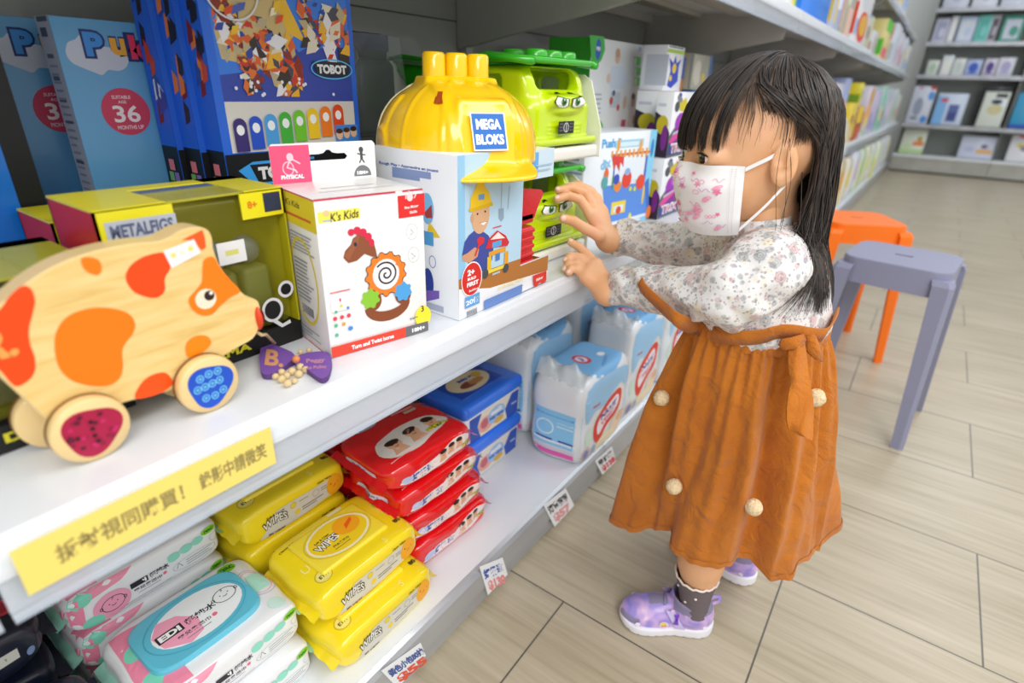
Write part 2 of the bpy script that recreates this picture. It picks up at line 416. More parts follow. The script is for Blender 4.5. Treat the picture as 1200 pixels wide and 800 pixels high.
def bay(y0, y1, mx, mz, dx, dz, ux, uz, tagn, extra=0):
    """one bay of the gondola: deck, middle shelf, top shelf and their brackets, lips and price channels"""
    L = thing('shelf_unit', tagn, 'shelving', (0, y0, 0), 0, None)
    n = y1-y0
    d = G(); d.box((BACK_X+.002, .002, dz-.012), (dx, n-.002, dz), M_SHELF); d.box((BACK_X+.01, .004, 0), (dx-.03, n-.004, dz-.014), M_SHELFG)
    d.build('base_deck', L)
    k = G(); prof = [(dx+.0004, dz), (dx+.007, dz-.004), (dx+.011, dz-.012), (dx+.011, dz-.05), (dx+.005, dz-.056), (dx+.005, .012), (dx-.008, .001), (dx-.02, .001), (dx-.02, dz-.013)]
    k.add([(x, .001, z) for x, z in prof] + [(x, n-.001, z) for x, z in prof], [(i, (i+1) % 9, 9+(i+1) % 9, 9+i) for i in range(9)], M_SILVER)
    k.build('kick_panel', L)
    def shelf(nm, x, z):
        s_ = G(); s_.box((BACK_X+.002, .002, z-.003), (x-.004, n-.002, z), M_SHELF)
        s_.box((BACK_X+.004, .004, z-.026), (BACK_X+.02, n-.004, z-.003), M_SHELFG)
        for xx in (BACK_X+.13, BACK_X+.27):           # folded stiffening ribs under the tray
            s_.box((xx, .01, z-.016), (xx+.045, n-.01, z-.004), M_SHELFG)
        s_.box((x-.045, .004, z-.024), (x-.005, n-.004, z-.004), M_SHELFG)
        so = s_.build(nm, L)
        l = G(); pr = [(x-.004, z), (x, z-.0015), (x+.001, z-.006), (x+.005, z-.022), (x+.005, z-.027), (x-.006, z-.027), (x-.006, z-.004)]
        q = len(pr); l.add([(a, .001, b) for a, b in pr]+[(a, n-.001, b) for a, b in pr], [(i, (i+1) % q, q+(i+1) % q, q+i) for i in range(q)]+[tuple(range(q)), tuple(range(q, 2*q))[::-1]], M_LIP)
        l.build('shelf_lip', so)
        c = G(); c.add([(x+.0055, .003, z-.006), (x+.0055, n-.003, z-.006), (x+.008, n-.003, z-.057), (x+.008, .003, z-.057)], [(0, 1, 2, 3)], M_CLEAR)
        c.box((x+.002, .003, z-.059), (x+.0085, n-.003, z-.056), M_CLEAR2)
        c.box((x-.002, .003, z-.057), (x-.000, n-.003, z-.026), M_CLEAR2)
        c.build('price_channel', so)
        for yy in (.004, n-.006):
            b = G(); b.add([(BACK_X+.002, yy, z-.004), (x-.012, yy, z-.004), (x-.03, yy, z-(.075 if z > .8 else .026)), (BACK_X+.03, yy, z-(.145 if z > .8 else .07)), (BACK_X+.002, yy, z-(.15 if z > .8 else .07))], [(0, 1, 2, 3, 4)], M_SHELFG)
            b.v += [(v[0], v[1]+.003, v[2]) for v in b.v]; b.f.append((9, 8, 7, 6, 5)); b.mi.append(0); b.sm.append(False)
            for i in range(5): b.f.append((i, (i+1) % 5, 5+(i+1) % 5, 5+i)); b.mi.append(0); b.sm.append(False)
            b.build('shelf_bracket', so)
        return so
    shelf('middle_shelf', mx, mz); shelf('top_shelf', ux, uz)
    if extra: shelf('upper_shelf', ux-.02, extra)
    up = G(); up.box((BACK_X+.002, .0005, .0), (BACK_X+.022, .02, 2.15), M_SHELFG)
    for i in range(40): up.box((BACK_X+.021, .007, .1+i*.05), (BACK_X+.0225, .013, .125+i*.05), mat('2e2e2c', .8))
    up.build('upright', L)
    return L
BAYS = [(-.91, .02), (.02, .975), (.975, 1.88), (1.88, 2.80), (2.80, 3.72)]
names = ['white shelving bay at the left edge of the picture, in front of the pig', 'white shelving bay holding the helmet set and the red and yellow wipes', 'white shelving bay the child is reaching into',
         'white shelving bay just beyond the child, hidden behind her hair', 'white shelving bay beyond the child with soft packs above the stools', 'white shelving bay third from the corner of the end rack', 'white shelving bay fourth from the corner of the end rack', 'white shelving bay fifth from the corner of the end rack']
for i, (a, b) in enumerate(BAYS[1:]): bay(a, b, MID_X, MID_Z, DECK_X, DECK_Z, -.40, 1.032, names[i+1])
b0 = bay(BAYS[0][0], BAYS[0][1], MID_X, MID_Z, DECK_X, DECK_Z, -.40, 1.032, names[0])
for i, (a, b) in enumerate([(3.72, 4.72), (4.72, 5.72), (5.72, 6.72)]): bay(a, b, -.43, .56, DECK_X, DECK_Z, -.47, 1.06, names[[7, 6, 5][i]], 1.43)
for i, (a, b) in enumerate([(6.72, 7.58), (7.58, 8.42)]): bay(a, b, -.44, .56, DECK_X, DECK_Z, -.48, 1.06, ['white shelving bay next to last before the end rack', 'white shelving bay in the corner touching the end rack'][i], 1.43)

# far rack across the end of the aisle
def far_rack(x0, x1, lab):
    L = thing('display_rack', lab, 'shelving', (x0, 8.5, 0)); W = x1-x0
    g = G(); g.box((0, .0, .02), (W-.004, .42, .17), M_SHELFG); g.box((0, -.012, .17), (W-.004, .42, .20), M_SHELF); g.box((.0, .02, 0), (W-.004, .3, .02), mat('333433', .7)); g.build('base_deck', L)
    g = G(); g.box((0, .43, 0), (W-.004, .45, 2.3), mat('b2bab6', .6)); g.build('back_panel', L)
    for z in (.54, 1.06, 1.39, 1.72, 2.05):
        g = G(); g.box((0, .05 if z > 1 else 0, z-.025), (W-.004, .43, z), M_SHELFG); g.box((0, .03 if z > 1 else -.02, z-.04), (W-.004, .05 if z > 1 else 0, z), M_SILVER); g.build('rack_shelf', L)
    g = G(); g.box((.0, .051, .2), (.006, .429, 2.3), M_SHELFG); g.build('side_panel', L)
    return L
FR = [(-.40, .55), (.55, 1.52), (1.52, 2.5)]
for (a, b), l in zip(FR, ['grey display rack at the end of the aisle, left section meeting the toy shelves', 'grey display rack at the end of the aisle, at the right edge of the picture', 'grey display rack at the end of the aisle, outer section past the right edge']): far_rack(a, b, l)
g = G(); g.box((-2.2, 8.96, 0), (4.0, 9.0, 2.6), mat('c9ccc9', .7)); struct(g.build('wall_back'))
# ------------------------------------------------------------ cartons on the middle shelf
def T_(loc, rz=0): return Matrix.Translation(loc) @ Matrix.Rotation(rz, 4, 'Z')
class Carton:
    """box standing on its base; art faces F (+X, towards the aisle), S (-Y, towards the viewer's left end), T (top)"""
    def __init__(s, loc, size, rz=0, col='f2f2f2', rough=.35, cols=None):
        s.loc = loc; s.size = size; s.rz = rz; s.M = T_(loc, rz); s.g = G(); dx, dy, dz = size
        s.g.rbox((-dx/2, -dy/2, 0), (dx/2, dy/2, dz), .0009, mat(col, rough, coat=.25), n=1)
        cl = lambda f: (lambda u, v, h: f(u, max(v, .0008), h)); s.F = cl(plane((dx/2, -dy/2, 0), (0, 1, 0), (0, 0, 1))); s.S = cl(plane((-dx/2, -dy/2, 0), (1, 0, 0), (0, 0, 1))); s.T = plane((dx/2, -dy/2, dz), (0, 1, 0), (-1, 0, 0))
        s.B = plane((dx/2, -dy/2, dz), (0, 1, 0), (-1, 0, 0))
        s.f = facemap((dx/2, -dy/2, 0), (0, 1, 0), (0, 0, 1), s.M); s.s = facemap((-dx/2, -dy/2, 0), (1, 0, 0), (0, 0, 1), s.M); s.t = facemap((dx/2, -dy/2, dz), (0, 1, 0), (-1, 0, 0), s.M)
    def front(s, items): s.g.art(s.F, items); return s
    def side(s, items): s.g.art(s.S, items); return s
    def top(s, items): s.g.art(s.T, items); return s
    def thing(s, name, label, cat, group=None):
        r = thing(name, label, cat, s.loc, s.rz, group); s.body = s.g.build('carton', r); return r
    def one(s, name, label, cat, group=None):
        o = s.g.build(name, None, s.loc, (0, 0, s.rz)); return tag(o, label, cat, group)
def lines(u, v, w, n, dv, h, c, jit=.2, sd=1):        # rows of unreadable small print
    q = random.Random(sd); return [('r', u, v-i*dv, u+w*(1-jit*q.random()), v-i*dv+h, c) for i in range(n)]
def gear(cu, cv, r, n, c, d=.12):
    return ('p', [(cu+r*(1+(d if (i//2) % 2 else -d*.3))*math.cos(2*PI*i/(4*n)), cv+r*(1+(d if (i//2) % 2 else -d*.3))*math.sin(2*PI*i/(4*n))) for i in range(4*n)], c)

# --- turn-and-twist horse carton with hang tab
c = Carton((-.479, .382, MID_Z+.0004), (.0965, .117, .160), R(-12.8), 'f4f3f2')
k = c.f; W, H = .117, .16
sp = [(k(452, 321)[0]+.0135*t*math.cos(t*4.6*PI+.5), k(452, 321)[1]+.0135*t*math.sin(t*4.6*PI+.5)) for t in [i/70 for i in range(4, 71)]]
hx, hy = k(452, 321)
c.front([('r', 0, .1585, W, .16, 'd9304f'),
  ('r', *k(373, 262), *k(421, 243), 'f5e65a'), ('t', "K's Kids", *k(404, 252), .0085, '2b2a20', {'w': .029, 'sh': .2, 'rot': 3}), ('e', *k(382, 250), .0035, .003, 'f2c98a'), ('r', *k(378, 260), *k(388, 257), '8fb7dd'),
  ('r', *k(467, 256), *k(497, 226), 'e02b2b'), ('r', k(463, 224)[0], k(463, 224)[1], k(471, 224)[0], .1585, 'f4f3f2'),
  ('e', *k(480, 231), .0035, .004, 'f7dada'), ('l', [k(475, 233), k(476, 226)], .0012, 'f7dada'), ('l', [k(479, 231), k(479, 223)], .0012, 'f7dada'), ('l', [k(482, 231), k(483, 224)], .0012, 'f7dada'), ('l', [k(485, 232), k(487, 227)], .0012, 'f7dada'),
  ('t', 'Fine Motor', *k(482, 242), .0028, 'ffffff', {'w': .0165, 'rot': 3}), ('t', 'Skills', *k(484, 248), .0028, 'ffffff', {'w': .009, 'rot': 3}),
  # horse rattle
  ('p', [(hx+.027*math.cos(a), hy-.033+.018*math.sin(a)-.001) for a in [PI+i*PI/16 for i in range(17)]]+[(hx+.020*math.cos(a), hy-.031+.0095*math.sin(a)) for a in [2*PI-i*PI/16 for i in range(17)]], '8a4a2b'),
  ('e', hx-.017, hy-.026, .010, .011, '8a4a2b'), ('e', hx+.019, hy-.026, .010, .011, '8a4a2b'),
  ('p', [k(*q) for q in ((435, 300), (427, 297), (418, 305), (408, 308), (402, 302), (404, 294), (411, 286), (413, 279), (420, 274), (430, 273), (437, 282), (440, 292), (442, 302))], '8f5033'),
  ('p', [k(*q) for q in ((403, 300), (410, 290), (414, 280), (421, 275), (419, 286), (413, 296), (409, 305))], '9b5c3c'),
  ('e', *k(411, 272), .0035, .0035, 'd92c4c'), ('e', *k(418, 270), .004, .004, 'd92c4c'), ('e', *k(425, 272), .004, .004, 'd92c4c'), ('e', *k(431, 277), .004, .004, 'd92c4c'), ('e', *k(435, 284), .003, .004, 'd92c4c'),
  ('e', *k(416, 286), .0016, .0022, '22304a'),
  gear(hx, hy, .0225, 13, '3b2a20', .09), gear(hx, hy, .0215, 13, 'f08028', .1), ('e', hx, hy, .0155, .0165, 'f3eef0'), ('l', sp, .0019, '1f1f2b'), ('p', [k(*q) for q in ((462, 309), (470, 305), (468, 313))], 'f08028'),
  gear(hx-.020, hy-.023, .0095, 7, '8cc63a', .16), gear(hx+.019, hy-.023, .0095, 7, '4ea3e0', .16),
  # small diagrams
  ('o', *k(482, 271), .007, .0085, .0004, 'b9b9bb'), ('o', *k(484, 298), .007, .0085, .0004, 'b9b9bb'), ('l', [k(480, 268), k(484, 272), k(480, 275)], .0006, '9a9aa0'), ('l', [k(481, 296), k(486, 300), k(482, 303)], .0006, '9a9aa0'),
  ('r', k(386, 344)[0], k(386, 344)[1], k(410, 341)[0], k(386, 344)[1]+.001, 'd9304f'), ('r', *k(388, 366), *k(409, 348), 'e9eef2'), ('e', *k(398, 351), .001, .0018, 'e2324b'), ('e', *k(399, 358), .0017, .0017, 'f2d23c'), ('e', *k(393, 365), .0016, .0016, '46b89d'), ('e', *k(407, 360), .0016, .0016, '4a8fd8'),
  ('e', *k(392, 373), .0022, .0022, 'e0455a'), ('e', *k(400, 371), .0022, .0022, 'e0455a'), ('e', *k(408, 369), .0022, .0022, 'e0455a'), ('e', *k(393, 381), .002, .002, '58b98f'), ('e', *k(402, 379), .002, .002, 'd9a13b'), ('e', *k(410, 384), .0028, .0024, '4a8fd8'), ('e', *k(394, 392), .002, .002, '58b98f'),
  # foot band
  ('e', *k(495, 370), .0105, .0125, 'f5e43c'), ('r', 0, 0, W, .0125, 'e8432f'), ('r', *k(475, 397), W, .0125, '6a6a6c'), ('t', 'Stage', *k(484, 372), .003, '3b3a20', {'w': .010, 'rot': 6}), ('t', '3', *k(494, 361), .007, '22221a', {}),
  ('t', 'Turn and Twist horse', .047, .0062, .0048, 'ffffff', {'w': .050, 'b': .035}), ('t', '18M+', W-.013, .0062, .0048, 'ffffff', {'w': .017, 'b': .04})])
k = c.s
c.side([('r', 0, .128, .0965, .1585, 'f2dd35'), ('r', 0, .1585, .0965, .16, 'd9304f'), ('t', "K's Kids", .045, .149, .0062, '45412a', {'w': .034, 'sh': .2}), ('r', .02, .136, .085, .1385, 'e0653c')]
  + lines(.03, .119, .055, 6, .0034, .0018, 'a8acb4', .3, 3) + [('o', .052, .070, .032, .047, .0032, 'efd93c')] + lines(.032, .092, .042, 11, .0042, .0016, '8e949e', .35, 5)
  + [('r', .035, .034, .07, .044, 'ffffff')] + [('r', .037+i*.0022, .034, .0382+i*.0022, .044, '55565c') for i in range(14)] + lines(.02, .016, .06, 3, .004, .0018, 'a9adb5', .4, 8) + [('r', 0, 0, .0965, .002, 'd9304f')])
c.top([('r', 0, 0, .117, .0014, 'd9304f'), ('r', .02, .03, .10, .034, 'e2dcdc'), ('r', .03, .05, .09, .053, 'e2dcdc')])
t = c.thing('toy_carton', 'white toy horse carton with pink hang tab, standing between pig and helmet set', 'toy box')
g = G(); x = -.0965/2
tabp = [(-.0585, .159), (.0585, .159), (.0585, .196), (.0555, .199), (-.0555, .199), (-.0585, .196)]
hole = [(-.022, .184), (-.019, .1875), (-.010, .1875), (-.004, .1885), (-.001, .1915), (.003, .1915), (.006, .1885), (.012, .1875), (.020, .1875), (.023, .184), (.020, .181), (-.019, .181)]
h3 = [[Vector((a, b, 0)) for a, b in tabp], [Vector((a+.002, b, 0)) for a, b in hole]]
allp = [p for l in h3 for p in l]; tr = tessellate_polygon(h3)
for xx in (x, x+.0007): g.add([(xx, p.x, p.y) for p in allp], [tuple(q) for q in tr], mat('f4f3f2', .4, coat=.2))
S = plane((x+.0007, -.0585, .16), (0, 1, 0), (0, 0, 1))
g.art(S, [('r', 0, 0, .041, .0375, 'e8527a'), ('e', .020, .026, .0035, .004, 'f7c9d5'), ('l', [(.020, .024), (.016, .016), (.024, .013), (.026, .010)], .0018, 'f7c9d5'), ('l', [(.022, .024), (.030, .019)], .0014, 'f7c9d5'), ('o', .017, .015, .006, .007, .001, 'f7c9d5'), ('t', 'PHYSICAL', .0205, .0065, .0042, 'ffffff', {'w': .024, 'b': .05}),
  ('e', .100, .030, .0026, .003, '4a4a4c'), ('l', [(.100, .028), (.100, .020)], .003, '4a4a4c'), ('l', [(.095, .026), (.105, .024)], .0012, '4a4a4c'), ('l', [(.100, .021), (.097, .016)], .0014, '4a4a4c'), ('l', [(.100, .021), (.103, .016)], .0014, '4a4a4c'),
  ('p', [(.100+.0105*math.cos(a), .002+.0115*math.sin(a)) for a in [i*PI/14 for i in range(15)]], '77777a'), ('t', '18M+', .100, .0055, .004, 'ffffff', {'w': .0135, 'b': .05})])
g.build('hang_tab', t)

# --- helmet building set: open display carton, blocks in the window, helmet on top
Y0 = .473; L = thing('building_set', 'helmet toy set, blue and white display carton topped with yellow hard hat', 'toy set', (-.41, Y0, MID_Z+.0004))
g = G(); CW = mat('eef1f6', .35, coat=.25)
Wf = .196; Wc = .126; Hc = .190; Dp = .135
g.rbox((-Dp, 0, 0), (0, Wc, Hc), .0008, CW, n=1)
g.box((-Dp, Wc, 0), (0, Wf, .003), CW); g.box((-.002, Wc-.001, 0), (0, Wf, .040), CW); g.box((-Dp, Wc, .003), (-Dp+.002, Wf, .10), CW)
g.box((-.002, Wc-.001, .150), (0, Wf, .186), CW); g.box((-.06, Wc-.001, .184), (-.002, Wf, .186), CW)
g.box((-Dp, Wf-.002, 0), (-.002, Wf, .034), mat('a8672f', .5)); g.box((-.045, Wf-.002, .15), (-.002, Wf, .186), CW)
S0_ = plane((0, 0, 0), (0, 1, 0), (0, 0, 1)); S = lambda u, v, h: S0_(u, max(v, .0008), h); k = facemap((-.41, Y0, MID_Z), (0, 1, 0), (0, 0, 1))
woodp = [k(535, 326), k(602, 304), k(602, 299), (Wf, k(641, 297)[1]), (Wf, .0245), (.06, .026), (.0, .05)]
art = [('r', 0, 0.0, Wc, Hc, 'b9d9ee'), ('r', 0, 0, .012, Hc, '94c7ea'), ('r', .012, .0, Wf, .026, 'f1f3f8'), ('r', 0, 0, .0125, .05, 'f1f3f8'), ('r', Wc-.002, .150, Wf, .186, 'cfe3f0'), ('r', k(615, 185)[0], .158, k(631, 185)[0], .183, '6cb0e6')]
art += [('p', [(0, .052), (Wc, .050), (Wc, .0395), (Wf, .0395), (Wf, .017), (.06, .026), (0, .040)], 'b5763a'), ('p', [(0, .040), (.06, .026), (Wf, .017), (Wf, .013), (.0, .02)], 'f1f3f8')]
art += [('r', *k(541, 268), *k(552, 265), 'd8dcc8'), ('r', *k(541, 282), *k(552, 279), 'd8dcc8'),
  ('l', [k(588, 210), k(587, 245)], .0012, '9fb8cc'), ('p', [k(584, 245), k(590, 244), k(590, 256), k(587, 260), k(584, 256)], '8fa9bf'), ('l', [k(597, 218), k(595, 245)], .002, 'a9c0d2'),
  # builder child printed on the carton
  ('p', [k(*q) for q in ((541, 300), (544, 284), (549, 276), (556, 270), (565, 271), (572, 276), (578, 290), (576, 305), (570, 316), (560, 320), (550, 318), (548, 306))], '3f4f9e'),
  ('p', [k(*q) for q in ((541, 300), (547, 297), (556, 290), (561, 292), (559, 301), (550, 308), (542, 306))], 'd39a76'),
  ('e', *k(563, 253), .0165, .021, 'dcae88', -.1), ('e', *k(553, 256), .003, .005, 'd29f78'), ('e', *k(559, 251), .0016, .0012, '2d2018'), ('e', *k(568, 248), .0016, .0012, '2d2018'), ('p', [k(*q) for q in ((561, 261), (566, 264), (571, 259), (567, 261))], 'a8433c'), ('p', [k(562, 262), k(566, 264), k(570, 260)], 'ffffff'),
  ('p', [k(*q) for q in ((550, 246), (551, 232), (556, 222), (558, 216), (562, 212), (566, 213), (568, 219), (573, 226), (575, 237), (576, 239), (562, 243))], 'f0c81e'), ('r', *k(560, 235), *k(567, 227), '6f9fd0'),
  ('p', [k(*q) for q in ((548, 246), (576, 237), (577, 241), (564, 245), (550, 249))], 'e0b412'),
  ('p', [k(*q) for q in ((558, 281), (562, 277), (567, 279), (566, 285), (562, 288), (559, 286))], 'd8323a'), ('l', [k(561, 286), k(556, 300)], .003, 'd8323a'),
  # printed block house
  ('r', *k(572, 301), *k(592, 289), 'e4a02c'), ('p', [k(*q) for q in ((568, 292), (572, 280), (582, 270), (592, 276), (596, 284), (594, 288))], 'cf2f3a'), ('r', *k(577, 268), *k(587, 264), 'd63a41'), ('p', [k(574, 281), k(583, 272), k(591, 279)], 'f3e6dc'), ('r', *k(576, 291), *k(587, 281), '5aa4dd'), ('r', *k(580, 306), *k(585, 296), '4a7fc6'),
  ('r', *k(570, 318), *k(575, 300), 'e7c02b'), ('r', *k(590, 312), *k(595, 294), 'e7a42b'), ('r', *k(571, 321), *k(590, 310), 'ecd64a'), ('e', *k(568, 321), .006, .006, '4b4d55'), ('e', *k(592, 314), .006, .006, '4b4d55'), ('r', *k(576, 323), *k(585, 317), 'b8c4cc'),
  # seals and words
  ('e', *k(552, 327), .0195, .0215, 'f7f7f7'), ('e', *k(552, 327), .018, .020, 'd9302c'), ('t', '2+', *k(551, 319), .0075, 'ffffff', {'w': .013, 'b': .05}), ('t', 'BUILD', *k(552, 326), .0035, 'ffffff', {'w': .016, 'b': .05}), ('t', 'FIRST', *k(553, 332), .0055, 'ffffff', {'w': .022, 'b': .05}), ('t', 'builders', *k(554, 339), .003, 'ffffff', {'w': .017}),
  ('r', *k(544, 362), *k(561, 342), '62a9e4'), ('t', '20個', *k(553, 352), .008, 'ffffff', {'w': .026, 'b': .03, 'rot': 2}), ('r', *k(546, 373), *k(558, 364), 'dfe3ea')]
art += [('r', k(546+i*1.1, 373)[0], k(546, 373)[1], k(546.5+i*1.1, 373)[0], k(546, 365)[1], '44464e') for i in range(11)]
art += [('t', 'Lil Building Hero', *k(598, 332), .0062, 'f4e9b8', {'w': .058, 'sh': .2, 'b': .04, 'rot': -1}), ('t', 'Mon P’tit ouvrier', *k(596, 341), .0052, 'b9a13f', {'w': .062, 'sh': .2, 'b': .04}), ('r', *k(566, 352), *k(610, 350), '6c8ed0'), ('r', *k(566, 357), *k(606, 355.5), '6c8ed0'),
  ('p', [k(*q) for q in ((623, 323), (639, 317), (639, 328), (635, 333), (631, 331), (628, 336), (624, 335))], 'df3a2e'), ('t', 'fisher', *k(631, 326), .0045, 'ffffff', {'w': .018, 'rot': 2})]
art += [('r', .15, .166, .19, .1675, 'a9c4d8'), ('r', .15, .160, .185, .1615, 'a9c4d8')]
g.art(S, art)
S2_ = plane((-Dp, 0, 0), (1, 0, 0), (0, 0, 1)); S2 = lambda u, v, h: S2_(u, max(v, .004), h); k = facemap((-.41-Dp, Y0, MID_Z), (1, 0, 0), (0, 0, 1))
g.art(S2, [('t', 'Rough Play • Apprendre en jouant', *k(478, 196), .0042, '3b57b0', {'w': .095, 'b': .03}), ('r', *k(460, 203.5), *k(505, 202.5), '8a9ccb'), ('r', *k(460, 207.5), *k(492, 206.5), '8a9ccb'),
  ('e', *k(501, 245), .010, .018, '7ab8e4'), ('p', [k(*q) for q in ((497, 250), (506, 240), (507, 256), (500, 256))], 'a33a36'), ('p', [k(*q) for q in ((503, 260), (509, 268), (516, 279), (500, 278))], 'e9c52c'), ('r', *k(496, 286), *k(508, 273), '4f9fd6'),
  ('o', *k(507, 307), .0055, .0075, .0008, '5b60b8'), ('e', *k(502, 332), .009, .019, '2c3f97'), ('p', [k(*q) for q in ((497, 354), (515, 350), (515, 341), (497, 340))], '7a5cb8'), ('r', *k(500, 361), *k(520, 360), 'b0b6cc'), ('r', *k(500, 365), *k(516, 364), 'b0b6cc')])
g.build('carton', L)
# blocks showing in the window
g = G(); RM = mat('cf1420', .25, coat=.6)
yb = .138
g.rbox((-.052, yb, .0032), (-.010, yb+.034, .085), .004, RM)
for i in range(7): g.rbox((-.055, yb-.001, .010+i*.011), (-.0085, yb+.035, .016+i*.011), .002, RM)
g.rbox((-.055, yb+.002, .088), (-.012, yb+.036, .105), .004, RM)
g.prism([(-.002, .0), (.036, .0), (.042, .012), (.056, .030), (.05, .036), (-.002, .044)], 0, .042, RM, Matrix.Translation((-.012, yb, .095)) @ Matrix(((0, 0, -1, 0), (1, 0, 0, 0), (0, 1, 0, 0), (0, 0, 0, 1))))
g.build('toy_block', L, None)
# hard hat
HK = .885
def hat(P): return hat0([P[0]/HK, P[1]/HK, P[2]/1.0])*HK
def hat0(P):
    x, y, z = P
    pw = lambda a, b, c: ((np.abs(x/a)**2.35+np.abs(y/b)**2.35+np.abs(np.maximum(z+.004, 0)/c)**2.35)**(1/2.35)-1)*b
    d = pw(.112, .110, .086)
    d = smax(d, -z-.012, .004)
    for yy in (-.042, .042): d = smin(d, smax(np.abs(y-yy)-.009, pw(.1135, .1115, .0875), .003), .006)
    for a in (.55, 1.05, -.55, -1.05): d = smin(d, smax(np.abs(y*math.cos(a)-x*math.sin(a))-.002, smax(pw(.1130, .1110, .0870), -(x*math.cos(a)+y*math.sin(a)), .003), .002), .003)
    d = smin(d, smax(d_box(P, (.0, 0, .072), (.024, .052, .0135), .004), z-.0845, .002), .008)
    pl = smax(d_box(P, (.075, 0, .024), (.050, .037, .038), .008), (x-.112)+(z-.010)*.42, .004)
    d = smin(d, smax(pl, -z-.012, .004), .006)
    for s in (-1,): d = smin(d, smax(np.sqrt((x-.0)**2+(z-.010)**2)-.020, np.abs(y-s*.106)-.006, .004), .006)
    d = smin(d, smax(d_box(P, (.004, -.096, .035), (.010, .02, .030), .008), pw(.1145, .1125, .0885), .002), .003)
    d = smax(d, -z-.013, .003)
    rho = np.sqrt(x*x+y*y)+1e-6; fr = np.clip((x/rho-.70)/.26, 0, 1); fr = fr*fr*(3-2*fr)
    zz = -.004-.34*np.maximum(rho-.104, 0)
    brim = smax(np.abs(z-zz)-.0026, rho-.100-.052*fr, .003)
    brim = smax(brim, .085-rho, .003)
    return smin(d, brim, .007)
YM = mat('ffcb05', .2, coat=.6)
g = G(); addsdf(g, hat, (-.112, -.112, -.04), (.148, .112, .10), .0019, YM, 2)
for j in (-1, 0, 1):
    g.lathe([(0, .0265), (.0115, .026), (.0137, .0235), (.0140, 0), (.0140, -.01)], YM, 24, Matrix.Translation((0, j*.0285, .0842)))
HC = Vector((-.500, .576, .7440)); k_h = R(-27); HB = Vector((-.41, Y0, MID_Z+.0004))
hel = g.build('hard_hat', L, HC-HB, (0, 0, k_h))
HM_ = Matrix.Translation(HC) @ Matrix.Rotation(k_h, 4, 'Z'); HI = HM_.inverted()
g = G(); S = lambda u, v, h: ((surf_ray(hat, (.2, u-.0215, .006+v), (-1, 0, 0), .2) or Vector((.11, u-.0215, .01+v))) + Vector((h+.0004, 0, h*.4)))
SP = S(.004, .002, 0), S(.039, .002, 0), S(.004, .040, 0); bO = SP[0]-(SP[1]-SP[0]).normalized()*.004; S = plane(bO+Vector((.0040, 0, .001)), SP[1]-SP[0], SP[2]-SP[0])
g.art(S, [('r', 0, 0, .043, .042, 'f4f6fa'), ('r', .0016, .0016, .0414, .0404, '2f6fc4'), ('t', 'MEGA', .0215, .029, .0115, 'ffffff', {'w': .031, 'b': .05}), ('t', 'BLOKS', .0215, .0125, .0115, 'ffffff', {'w': .035, 'b': .05})]); g.build('badge', hel)
g = G(); pts = []
for i in range(29):
    a = PI*(.02+.96*i/28); d = Vector((-.25, math.cos(a), math.sin(a))).normalized(); p = surf_ray(hat, Vector((-.02, 0, -.006))+d*.16, -d, .16)
    if p is not None: pts.append(p+d*.001)
g.tube(pts, .0015, mat('f3e9bd', .3), 6); g.build('strap', hel)
g = G(); hp = []
for px, py in ((513, 107), (519, 107), (518, 113), (519, 121), (513, 122), (508, 121), (510, 114), (512, 112)):
    p, d = cam_hit(hat, px, py, HI); hp.append(p-d*.0012 if p is not None else Vector((0, -.11, .04)))
g.add(hp, [tuple(range(8))], mat('a8480f', .5)); g.build('slot', hel)
MZ = MID_Z
def smooth_poly(P, n=3):
    out = []; m = len(P)
    for i in range(m):
        p0, p1, p2, p3 = P[i-1], P[i], P[(i+1) % m], P[(i+2) % m]
        for j in range(n):
            t = j/n; out.append(tuple(.5*((2*p1[a])+(-p0[a]+p2[a])*t+(2*p0[a]-5*p1[a]+4*p2[a]-p3[a])*t*t+(-p0[a]+3*p1[a]-3*p2[a]+p3[a])*t**3) for a in (0, 1)))
    return out
